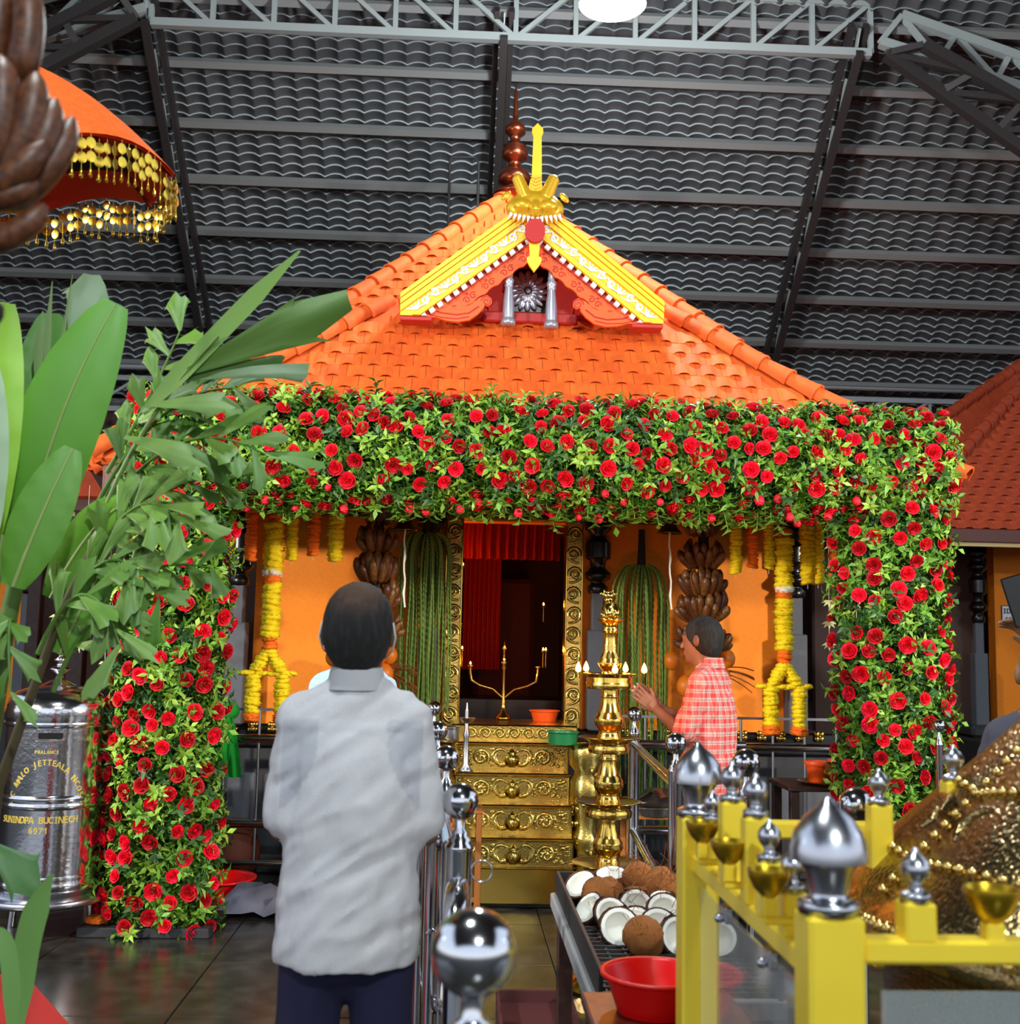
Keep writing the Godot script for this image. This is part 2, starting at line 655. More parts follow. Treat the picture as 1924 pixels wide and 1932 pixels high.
	grain(mat("dark_wood", Color(0.24, 0.12, 0.085), 0.5), noise_tex(0.02, Color(0.55, 0.5, 0.5), Color.WHITE, 256, 4, FastNoiseLite.TYPE_SIMPLEX_SMOOTH, 51), 3.0)
	grain(mat("brown_wood", Color(0.46, 0.20, 0.08), 0.38), noise_tex(0.02, Color(0.55, 0.5, 0.5), Color.WHITE, 256, 4, FastNoiseLite.TYPE_SIMPLEX_SMOOTH, 52), 3.0)
	mat("red_plastic", Color(0.90, 0.03, 0.03), 0.32)
	mat("green_plastic", Color(0.02, 0.42, 0.22), 0.4)
	mat("orange_plastic", Color(0.93, 0.32, 0.06), 0.45)
	mat("green_cloth", Color(0.01, 0.50, 0.12), 0.95)
	mat("grey_cloth", Color(0.50, 0.50, 0.56), 0.95)
	mat("maroon", Color(0.26, 0.08, 0.10), 0.8)
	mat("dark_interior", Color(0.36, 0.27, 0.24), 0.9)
	mat("red_silk", Color(0.62, 0.05, 0.04), 0.55)
	mat("red_pole", Color(0.85, 0.015, 0.02), 0.22)
	mat("pedestal_red", Color(0.80, 0.17, 0.16), 0.5)
	mat("letter_gold", Color(0.86, 0.76, 0.36), 0.35, 0.6)
	mat("letter_dark", Color(0.12, 0.12, 0.22), 0.7)
	mat("glass_black", Color(0.03, 0.03, 0.035), 0.3)
	mat("skin", Color(0.46, 0.26, 0.17), 0.55)
	M.skin.vertex_color_use_as_albedo = true
	M.skin.albedo_color = Color.WHITE
	mat("hair", Color.WHITE, 0.85)
	M.hair.vertex_color_use_as_albedo = true
	var weave := noise_tex(0.3, Color(0.80, 0.80, 0.80), Color.WHITE, 256, 2, FastNoiseLite.TYPE_SIMPLEX_SMOOTH, 71)
	grain(mat("shirt_vc", Color.WHITE, 0.9), weave, 5.0)
	M.shirt_vc.vertex_color_use_as_albedo = true
	grain(mat("grey_shirt", Color(0.79, 0.78, 0.79), 0.9), weave, 5.0)
	grain(mat("blue_shirt", Color(0.70, 0.82, 0.93), 0.9), weave, 5.0)
	grain(mat("dark_shirt", Color(0.33, 0.32, 0.37), 0.92), weave, 5.0)
	mat("navy", Color(0.075, 0.07, 0.20), 0.9)
	mat("dark_trousers", Color(0.10, 0.10, 0.12), 0.9)
	var pl := Image.create(128, 128, false, Image.FORMAT_RGB8)
	for y in 128:
		for x in 128:
			var a := 1 if (x / 16) % 2 == 0 else 0
			var b := 1 if (y / 16) % 2 == 0 else 0
			var k: Color = [Color(0.74, 0.69, 0.64), Color(0.80, 0.47, 0.44), Color(0.78, 0.19, 0.20)][a + b]
			if (x + 8) % 32 < 2 or (y + 8) % 32 < 2: k = k.lerp(Color(0.25, 0.18, 0.2), 0.45)
			pl.set_pixel(x, y, k)
	grain(mat("check", Color.WHITE, 0.9), ImageTexture.create_from_image(pl), 6.2)
	var pane := mat("acrylic", Color(0.85, 0.9, 0.9, 0.16), 0.06)
	pane.transparency = BaseMaterial3D.TRANSPARENCY_ALPHA
	var fl := mat("flame", Color(1.0, 0.75, 0.35), 0.5)
	fl.emission_enabled = true
	fl.emission = Color(1.0, 0.70, 0.30)
	fl.emission_energy_multiplier = 9.0
	var lit := mat("lamp_glow", Color.WHITE, 0.5)
	lit.emission_enabled = true
	lit.emission = Color(0.92, 1.0, 1.0)
	lit.emission_energy_multiplier = 6.0


# ---------------------------------------------------------------- lamps
func floodlight(at: Vector3, to: Vector3, label: String) -> void:
	var t := thing("floodlight", label, "floodlight", Vector3(at.x, 0, at.z), "floodlights on poles")
	var b := Basis.looking_at(to - at, Vector3.UP)
	part(t, "pole", MB.new().tube([Vector3(0, 0, 0.1), Vector3(0, at.y, 0.1)], 0.025, 10), M.dark_steel)
	part(t, "foot", MB.new().lathe([Vector2(0.0, 0), Vector2(0.22, 0), Vector2(0.22, 0.02), Vector2(0.04, 0.05), Vector2(0.0, 0.05)], 20), M.dark_steel, Vector3(0, 0, 0.1))
	part(t, "housing", MB.new().cbox(Vector3(0, 0, 0.05), Vector3(0.42, 0.32, 0.08), 0.015), M.dark_steel, Vector3(0, at.y, 0), b)
	part(t, "lamp_face", MB.new().box(Vector3(0, 0, 0.005), Vector3(0.38, 0.28, 0.008)), M.lamp_glow, Vector3(0, at.y, 0), b)
	var l := SpotLight3D.new()
	l.name = "floodlight_beam"
	l.light_color = Color(1.0, 0.97, 0.92)
	l.light_energy = 24.0
	l.light_size = 0.12
	l.spot_angle = 38.0
	l.spot_angle_attenuation = 0.6
	l.spot_range = 40.0
	l.shadow_enabled = true
	t.add_child(l)
	l.transform = Transform3D(b, Vector3(0, at.y, 0) + b * Vector3(0, 0, -0.03))

func bay_lamp(at: Vector3, energy: float, label: String) -> void:
	var t := thing("bay_lamp", label, "lamp", at, "high bay lamps")
	part(t, "lamp_body", MB.new().lathe([Vector2(0.0, 0.36), Vector2(0.06, 0.36), Vector2(0.09, 0.30), Vector2(0.10, 0.16), Vector2(0.25, 0.03), Vector2(0.25, 0.0), Vector2(0.235, 0.0), Vector2(0.09, 0.15)], 28), M.galvanised)
	part(t, "lamp_disc", MB.new().lathe([Vector2(0.0, -0.05), Vector2(0.12, -0.045), Vector2(0.20, -0.02), Vector2(0.232, 0.02), Vector2(0.0, 0.02)], 28), M.lamp_glow)
	part(t, "hanger", MB.new().tube([Vector3(0, 0.36, 0), Vector3(0, 3.0, 0)], 0.01, 6), M.dark_steel)
	var l := OmniLight3D.new()
	l.name = "bay_light"
	l.light_color = Color(0.94, 0.99, 1.0)
	l.light_energy = energy
	l.light_size = 0.2
	l.omni_range = 60.0
	l.shadow_enabled = true
	t.add_child(l)
	l.position = Vector3(0, -0.3, 0)


# ---------------------------------------------------------------- the hall: floor, back and side walls, roof
func roof_y(z: float) -> float:
	return 7.27 + 0.76 * (z + 10.6)

func hall() -> void:
	var fl := setting("floor", MB.new().box(Vector3(1, -0.17, -3), Vector3(26, 0.3, 26)), M.grout)
	var slab := MB.new().cbox(Vector3(0, -0.015, 0), Vector3(0.796, 0.03, 0.796), 0.003).mesh()
	for i in range(-5, 7):
		for j in range(-12, 1):
			part(fl, "floor_slab", slab, M["slab_%d" % ((i * 7 + j * 5 + i * j) % 3 if (i * 7 + j * 5 + i * j) >= 0 else 0)], Vector3(0.1 + i * 0.8, 0, -0.5 + j * 0.8))
	# walls that close the hall behind the shrines; the near half stays open to the daylight
	setting("wall_back", MB.new().box(Vector3(1, 2.3, -14.75), Vector3(26, 4.6, 0.3)), M.dark_interior)
	setting("wall_left", MB.new().box(Vector3(-9.0, 2.3, -10.2), Vector3(0.3, 4.6, 9.0)), M.dark_interior)
	setting("wall_right", MB.new().box(Vector3(11.0, 2.3, -10.2), Vector3(0.3, 4.6, 9.0)), M.dark_interior)
	# wave-tile sheets, each five waves wide and six tile rows long
	var ce := Node3D.new()
	ce.name = "ceiling"
	ce.set_meta("kind", "structure")
	add_child(ce)
	var down := Vector3(0, -0.76, -1).normalized()
	var up := Vector3(0, 1, -0.76).normalized()
	var row := 0.0833 * 1.256
	var mb := MB.new()
	mb.xf = Transform3D(Basis(Vector3.RIGHT, up, -down), Vector3.ZERO)
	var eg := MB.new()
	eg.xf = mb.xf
	var hs := func(k: int) -> float:
		var t := fposmod(k / 10.0, 1.0)
		return 0.072 * (1.0 - pow(absf(2.0 * t - 1.0), 2.2)) if t > 0.001 else 0.006
	for r in 6:
		var a := PackedVector3Array()
		var b := PackedVector3Array()
		for k in 51:
			var x := k * 0.022
			var h: float = hs.call(k)
			a.append(Vector3(x, h, -r * row))
			b.append(Vector3(x, h + 0.028, -(r + 1) * row))
		mb.sheet([a, b], false, true)
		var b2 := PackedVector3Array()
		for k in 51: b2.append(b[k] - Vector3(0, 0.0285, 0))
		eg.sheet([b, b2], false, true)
	var sheet_mesh := mb.mesh()
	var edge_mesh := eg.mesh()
	for j in 10:
		var z := -9.34 - j * 0.5
		for i in 17:
			var x := -8.1 + i * 1.1 + (0.55 if j % 2 else 0.0) * 0.0
			var rs := part(ce, "roof_sheet", sheet_mesh, M.roof_sheet, Vector3(x, roof_y(z) + rnd(-0.004, 0.004), z))
			part(rs, "tile_edge", edge_mesh, M.edge_glint_paint)  # riser strips, their brightness put into the colour
	# purlins under the sheets
	for j in 11:
		var z := -9.35 - j * 0.5
		part(ce, "purlin", MB.new().box(Vector3.ZERO, Vector3(19.0, 0.075, 0.07), Basis(Vector3.RIGHT, up, -down)), M.purlin_grey, Vector3(1.2, roof_y(z) - 0.05, z))
	# the boarded decks above: rear slope, front slope over the camera
	part(ce, "deck", MB.new().quad_slab(Vector3(-9, roof_y(-14.6) + 0.36, -14.6), Vector3(11.3, roof_y(-14.6) + 0.36, -14.6), Vector3(11.3, roof_y(-4.5) + 0.36, -4.5), Vector3(-9, roof_y(-4.5) + 0.36, -4.5), 0.1), M.roof_deck)
	part(ce, "deck", MB.new().quad_slab(Vector3(-9, roof_y(-4.5) + 0.36, -4.5), Vector3(11.3, roof_y(-4.5) + 0.36, -4.5), Vector3(11.3, 5.2, 5.5), Vector3(-9, 5.2, 5.5), 0.1), M.roof_deck)


func truss(called: String, label: String, m: Material, a0: Vector3, a1: Vector3, b0: Vector3, b1: Vector3, bays: int, w: float, lean: int, webs: Material, group := "roof trusses") -> void:
	var t := thing(called, label, "truss", Vector3.ZERO, group)
	part(t, "chord", MB.new().bar(a0, a1, w, w, Vector3.UP), m)
	part(t, "chord", MB.new().bar(b0, b1, w, w, Vector3.UP), m)
	for k in bays + 1:
		var f := float(k) / bays
		part(t, "web", MB.new().bar(a0.lerp(a1, f), b0.lerp(b1, f), w * 0.6, w * 0.6, Vector3.FORWARD), webs)
		if k < bays:
			var g := float(k + 1) / bays
			var up_first := lean > 0 or (lean == 0 and f < 0.5)
			var p := b0.lerp(b1, f) if up_first else b0.lerp(b1, g)
			var q := a0.lerp(a1, g) if up_first else a0.lerp(a1, f)
			part(t, "web", MB.new().bar(p, q, w * 0.55, w * 0.55, Vector3.FORWARD), webs)

func roof_steel() -> void:
	# the level truss across the top of the view
	truss("roof_truss", "pale grey level roof truss under the bright lamp", M.pale_steel, Vector3(-2.95, 7.12, -10.3), Vector3(3.77, 7.12, -10.3), Vector3(-2.95, 7.62, -10.3), Vector3(3.77, 7.62, -10.3), 12, 0.075, 0, M.pale_steel)
	# rafters down the slope
	var nm := ["dark rafter truss running down behind the orange parasol", "dark rafter truss running down behind the copper finial", "dark rafter truss running down to the right hip of the orange roof"]
	var xs := [-3.0, 0.3, 3.65]
	for k in 3:
		var x: float = xs[k]
		var z0 := -10.25
		var z1 := -14.2
		var t := thing("rafter_truss", nm[k], "truss", Vector3.ZERO, "roof trusses")
		for s in [-1, 1]:
			part(t, "chord", MB.new().bar(Vector3(x + 0.07 * s, roof_y(z0) - 0.16, z0), Vector3(x + 0.07 * s, roof_y(z1) - 0.16, z1), 0.05, 0.10), M.dark_steel)
		part(t, "chord", MB.new().bar(Vector3(x, roof_y(z0) - 0.42, z0), Vector3(x, roof_y(z1) - 0.42, z1), 0.07, 0.06), M.dark_steel)
		for j in 10:
			var za := lerpf(z0, z1, j / 10.0)
			var zb := lerpf(z0, z1, (j + 0.82) / 10.0)
			part(t, "web", MB.new().bar(Vector3(x, roof_y(za) - 0.19, za), Vector3(x, roof_y(zb) - 0.41, zb), 0.012, 0.07), M.pale_steel)
	# sloping trusses at both ends
	truss("roof_truss", "pale sloping roof truss at the top right corner", M.pale_steel, Vector3(3.86, 7.24, -10.3), Vector3(7.2, 6.27, -10.3), Vector3(4.07, 7.515, -10.3), Vector3(7.2, 6.50, -10.3), 6, 0.085, 1, M.pale_steel)
	truss("roof_truss", "dark sloping roof truss below the pale one at top right", M.dark_steel, Vector3(3.9, 7.10, -10.25), Vector3(7.0, 4.95, -10.25), Vector3(4.2, 7.12, -10.1), Vector3(7.0, 5.6, -10.1), 6, 0.10, -1, M.dark_steel)
	truss("roof_truss", "pale sloping roof truss at the top left corner", M.pale_steel, Vector3(-3.0, 7.25, -10.3), Vector3(-6.4, 6.07, -10.3), Vector3(-3.0, 7.65, -10.3), Vector3(-6.4, 6.47, -10.3), 7, 0.085, 1, M.pale_steel)
	truss("roof_truss", "dark sloping roof truss below the pale one at top left", M.dark_steel, Vector3(-3.05, 7.10, -10.2), Vector3(-6.0, 5.25, -10.2), Vector3(-3.2, 7.28, -10.1), Vector3(-6.0, 5.6, -10.1), 6, 0.10, -1, M.dark_steel)
	# low truss along the far eave, its posts, and the round ridge pipe
	truss("eave_truss", "grey truss along the far low eave behind the shrine roof", M.galvanised, Vector3(-6.2, 4.22, -14.0), Vector3(9.8, 4.24, -14.0), Vector3(-6.2, 4.60, -14.0), Vector3(9.8, 4.62, -14.0), 28, 0.06, -1, M.galvanised)
	single("eave_pipe", "round steel pipe along the far eave above the grey truss", "pipe", MB.new().tube([Vector3(-8, 4.70, -13.85), Vector3(10, 4.74, -13.85)], 0.035, 10), M.galvanised)
	for x in [-6.2, -3.0, 0.3, 3.65, 7.0, 9.8]:
		tag(part(self, "hall_post", MB.new().tube([Vector3(x, 0, -14.0), Vector3(x, 4.6, -14.0)], 0.07, 10), M.dark_steel), "dark steel post carrying the far eave truss", "post", "far eave posts")
	# the bent rail on the far roof slope left of the finial
	single("roof_rail", "thin dark bent rail standing left of the copper finial", "rail", MB.new().tube([Vector3(-0.18, 5.0, -10.9), Vector3(-0.18, 6.15, -10.9), Vector3(-0.16, 6.2, -10.9), Vector3(0.06, 6.21, -10.9), Vector3(0.10, 6.15, -10.9), Vector3(0.10, 5.0, -10.9)], 0.014, 6), M.dark_steel)


# ---------------------------------------------------------------- the shrine
func tile_mesh(w: float, e: float) -> ArrayMesh:
	var mb := MB.new()
	var top := PackedVector3Array()
	var low := PackedVector3Array()
	var lip := PackedVector3Array()
	for k in 13:
		var x := (k / 12.0 - 0.5) * w * 0.985
		var q := absf(x) / (w * 0.24)
		var hump := 0.018 * sqrt(maxf(0.0, 1.0 - q * q))
		top.append(Vector3(x, 0.001, -e * 0.1))
		low.append(Vector3(x, 0.0055 + hump, e * 1.05))
		lip.append(Vector3(x, 0.002 + hump, e * 1.05))
	mb.sheet([top, low], false, true)
	mb.sheet([low, lip], false, true)
	for s in [0, 12]:
		if s == 0: mb.quad(top[0] - Vector3(0, 0.005, 0), lip[0], low[0], top[0])
		else: mb.quad(lip[12], top[12] - Vector3(0, 0.005, 0), top[12], low[12])
	return mb.mesh()

func cap_mesh(l: float) -> ArrayMesh:   # a half-round ridge tile along z, wider at its lower end z = l
	var mb := MB.new()
	var a := PackedVector3Array()
	var b := PackedVector3Array()
	var d := PackedVector3Array()
	var f := PackedVector3Array()
	for k in 9:
		var t := lerpf(-0.15 * PI, 1.15 * PI, k / 8.0)
		a.append(Vector3(cos(t) * 0.058, sin(t) * 0.05, -0.02))
		b.append(Vector3(cos(t) * 0.072, sin(t) * 0.062, l * 0.82))
		d.append(Vector3(cos(t) * 0.08, sin(t) * 0.07, l))
		f.append(Vector3(cos(t) * 0.066, sin(t) * 0.056, l))
	mb.sheet([a, b, d], false)
	mb.sheet([d, f], false)
	return mb.mesh()

func hip_caps(parent: Node, a: Vector3, b: Vector3, cap: ArrayMesh, l: float, up: Vector3, m: Material) -> void:
	var d := (b - a).normalized()
	var x := up.cross(d).normalized()
	var bb := Basis(x, d.cross(x), d)
	var count := int(a.distance_to(b) / l)
	for k in count:
		part(parent, "ridge_tile", cap, m, a + d * (k * a.distance_to(b) / count), bb)

func face_tiles(y0: float, y1: float, z0: float, half0: float, half1: float, w: float, e: float, tan_: float) -> Array:
	# places of the tiles on a front roof face that rises from (y0, z0) to y1
	var up := Vector3(0, 1, tan_).normalized()
	var down := Vector3(0, -tan_, 1).normalized()
	var dy := e * tan_ / sqrt(1 + tan_ * tan_)
	var out := []
	var rows := int((y1 - y0) / dy)
	for r in rows:
		var y := y0 + (r + 1) * dy
		var half := lerpf(half0, half1, (y - y0) / (y1 - y0)) - 0.03
		var n := int(half / w + (0.5 if r % 2 else 0.0))
		for k in range(-n, n + 1):
			var x := (k + (0.5 if r % 2 else 0.0)) * w
			if absf(x) > half - 0.03: continue
			out.append(Transform3D(Basis(Vector3.RIGHT, up, down), Vector3(x, y, z0 - (y - y0) / tan_) + up * 0.012))
	return out

func turned_pillar(parent: Node, x: float, z: float, y0: float, y1: float) -> void:
	var h := y1 - y0
	part(parent, "pillar_block", MB.new().cbox(Vector3(x, y0 + 0.22 * h, z), Vector3(0.13, 0.44 * h, 0.13), 0.008), M.plinth_grey)
	part(parent, "pillar_shaft", MB.new().cbox(Vector3(x, y0 + 0.52 * h, z), Vector3(0.085, 0.18 * h, 0.085), 0.012), M.plinth_grey)
	var p := []
	for q in [[0.04, 0.6], [0.065, 0.605], [0.07, 0.63], [0.05, 0.645], [0.045, 0.655], [0.085, 0.67], [0.09, 0.69], [0.06, 0.71], [0.05, 0.72], [0.055, 0.75], [0.085, 0.76], [0.085, 0.765], [0.085, 0.83], [0.085, 0.83], [0.055, 0.85], [0.05, 0.87], [0.09, 0.89], [0.095, 0.91], [0.06, 0.93], [0.075, 0.95], [0.10, 0.965], [0.10, 1.0], [0.0, 1.0]]:
		p.append(Vector2(q[0], y0 + q[1] * h))
	part(parent, "turned_top", MB.new().lathe(p, 20, Vector3(x, 0, z)), M.black_paint)

func shrine() -> void:
	var t := thing("shrine", "shrine with orange tiled roofs and orange walls behind the rose arch", "shrine", Vector3(CX, 0, -7.5))
	# plinth with mouldings
	var pl := part(t, "plinth", MB.new().cbox(Vector3(0, 0.47, -1.9), Vector3(4.3, 0.94, 3.0), 0.02), M.plinth)
	part(pl, "plinth_band", MB.new().cbox(Vector3(0, 0.875, -0.385), Vector3(4.36, 0.15, 0.06), 0.012), M.black_paint)
	part(pl, "plinth_band", MB.new().cbox(Vector3(0, 0.06, -0.36), Vector3(4.4, 0.12, 0.12), 0.012), M.plinth)
	var block := MB.new().cbox(Vector3.ZERO, Vector3(0.19, 0.36, 0.05), 0.015).mesh()
	for k in 18:
		var x := -2.04 + k * 0.24
		if x > -0.55 and x < 0.5: continue
		part(pl, "plinth_block", block, M.plinth_grey, Vector3(x, 0.45, -0.395))
	var ro := MB.new()
	for k in 4:
		var a := TAU * k / 4 + PI / 4
		ro.ball(Vector3(cos(a) * 0.022, sin(a) * 0.022, 0.005), Vector3(0.02, 0.02, 0.012), 8, 5)
	ro.ball(Vector3(0, 0, 0.012), Vector3(0.011, 0.011, 0.01), 8, 5)
	var rom := ro.mesh()
	for k in 32:
		var x := -2.0 + k * 0.13
		if x > -0.55 and x < 0.5: continue
		part(pl, "rosette", rom, M.brass, Vector3(x, 0.93, -0.345))
	# walls
	var w := part(t, "wall", MB.new().box(Vector3(-1.10, 1.72, -0.53), Vector3(1.36, 1.56, 0.16)), M.wall_orange)
	part(t, "wall", MB.new().box(Vector3(1.12, 1.72, -0.53), Vector3(1.40, 1.56, 0.16)), M.wall_orange)
	part(t, "wall", MB.new().box(Vector3(-0.04, 2.42, -0.53), Vector3(0.94, 0.16, 0.16)), M.wall_orange)
	part(t, "side_wall", MB.new().box(Vector3(-1.74, 1.72, -2.0), Vector3(0.12, 1.56, 2.8)), M.wall_orange)
	part(t, "side_wall", MB.new().box(Vector3(1.78, 1.72, -2.0), Vector3(0.12, 1.56, 2.8)), M.wall_orange)
	part(t, "rear_wall", MB.new().box(Vector3(0, 1.72, -3.4), Vector3(3.6, 1.56, 0.12)), M.wall_orange)
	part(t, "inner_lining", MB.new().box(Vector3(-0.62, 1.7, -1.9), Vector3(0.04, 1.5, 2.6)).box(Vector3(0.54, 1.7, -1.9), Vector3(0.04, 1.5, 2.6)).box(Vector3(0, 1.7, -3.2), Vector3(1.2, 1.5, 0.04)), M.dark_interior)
	# pillars
	for x in [-1.86, -0.60, 0.52, 1.86]:
		turned_pillar(t, x, -0.30, 0.95, 2.45)
	# beam under the eave, soffit, fascia boards
	part(t, "eave_beam", MB.new().cbox(Vector3(0, 2.40, -0.25), Vector3(4.1, 0.14, 0.14), 0.01), M.dark_wood)
	part(t, "soffit", MB.new().box(Vector3(0, 2.47, -0.35), Vector3(4.9, 0.02, 2.4)), M.dark_wood)
	part(t, "fascia_board", MB.new().cbox(Vector3(0, 2.395, 0.86), Vector3(4.86, 0.135, 0.035), 0.004), M.fascia)
	part(t, "fascia_board", MB.new().cbox(Vector3(-2.43, 2.395, -0.2), Vector3(0.035, 0.135, 2.1), 0.004), M.fascia)
	part(t, "fascia_board", MB.new().cbox(Vector3(2.43, 2.395, -0.2), Vector3(0.035, 0.135, 2.1), 0.004), M.fascia)
	part(t, "cream_strip", MB.new().cbox(Vector3(0, 2.305, 0.82), Vector3(4.70, 0.035, 0.03), 0.003), M.cream)
	# porch roof: solid body, then its tiles one by one
	var rf := part(t, "porch_roof", MB.new().quad_slab(Vector3(-2.5, 2.5, 0.9), Vector3(2.5, 2.5, 0.9), Vector3(0.93, 3.75, -0.142), Vector3(-0.93, 3.75, -0.142), 0.05), M.tile_1)
	part(rf, "roof_flank", MB.new().quad_slab(Vector3(-2.5, 2.5, 0.9), Vector3(-0.93, 3.75, -0.142), Vector3(-0.93, 3.75, -1.2), Vector3(-2.5, 2.5, -1.5), 0.04), M.tile_1)
	part(rf, "roof_flank", MB.new().quad_slab(Vector3(2.5, 2.5, 0.9), Vector3(2.5, 2.5, -1.5), Vector3(0.93, 3.75, -1.2), Vector3(0.93, 3.75, -0.142), 0.04), M.tile_1)
	var tm := tile_mesh(0.163, 0.116)
	var k := 0
	for x in face_tiles(2.5, 3.74, 0.9, 2.5, 0.93, 0.163, 0.116, 1.2):
		var o := part(rf, "roof_tile", tm, M["tile_%d" % [0, 1, 0, 2, 0, 1, 2, 0][k % 8]])
		x.origin += Vector3(0, rnd(-0.002, 0.002), 0)
		o.transform = x
		k += 1
	var cap := cap_mesh(0.2)
	hip_caps(rf, Vector3(-0.93, 3.77, -0.142), Vector3(-2.53, 2.52, 0.92), cap, 0.2, Vector3(-0.4, 1, 0.6), M.tile_0)
	hip_caps(rf, Vector3(0.93, 3.77, -0.142), Vector3(2.53, 2.52, 0.92), cap, 0.2, Vector3(0.4, 1, 0.6), M.tile_0)
	# the taller roof behind, rising to the finial
	var ap := Vector3(-0.03, 5.30, -1.96)
	var c := [Vector3(-2.68, 2.5, 0.4), Vector3(2.62, 2.5, 0.4), Vector3(2.62, 2.5, -4.3), Vector3(-2.68, 2.5, -4.3)]
	var mb := MB.new()
	for i in 4: mb.tri(c[i], c[(i + 1) % 4], ap)
	mb.quad(c[3], c[2], c[1], c[0])
	var main := part(t, "main_roof", mb, M.tile_1)
	var where := []
	for x in face_tiles(2.5, 5.3, 0.4, 2.65, 0.0, 0.163, 0.116, 1.19):
		x.origin.x -= 0.03
		if absf(x.origin.x) < 0.5 and x.origin.y < 4.0: continue
		where.append(x)
	copies(main, "roof_tiles", tm, M.tile_1, where)
	hip_caps(main, ap, c[0], cap, 0.2, Vector3(-0.4, 1, 0.6), M.tile_1)
	hip_caps(main, ap, c[1], cap, 0.2, Vector3(0.4, 1, 0.6), M.tile_1)
	# copper finial on the peak
	var f := []
	for q in [[0.10, 0.0], [0.16, 0.03], [0.13, 0.07], [0.07, 0.09], [0.07, 0.11], [0.12, 0.13], [0.125, 0.19], [0.10, 0.24], [0.045, 0.27], [0.05, 0.33], [0.09, 0.35], [0.10, 0.40], [0.08, 0.45], [0.09, 0.46], [0.035, 0.49], [0.04, 0.55], [0.075, 0.58], [0.08, 0.62], [0.055, 0.67], [0.025, 0.69], [0.02, 0.74], [0.016, 0.90], [0.008, 0.98], [0.0, 1.02]]:
		f.append(Vector2(q[0] * 1.15, q[1]))
	tag(part(self, "finial", MB.new().lathe(f, 24), M.copper, Vector3(CX - 0.03, 5.23, -9.46)), "dark copper finial of stacked pots on the shrine roof peak", "finial")


func spiral(c: Vector3, r0: float, r1: float, a0: float, turns: float, n := 18) -> Array:
	var out := []
	for k in n + 1:
		var t := float(k) / n
		var a := a0 + TAU * turns * t
		var r := lerpf(r0, r1, t)
		out.append(c + Vector3(cos(a) * r, sin(a) * r, 0))
	return out

func taper(n: int, a: float, b: float) -> Array:
	var out := []
	for k in n: out.append(lerpf(a, b, float(k) / (n - 1)))
	return out

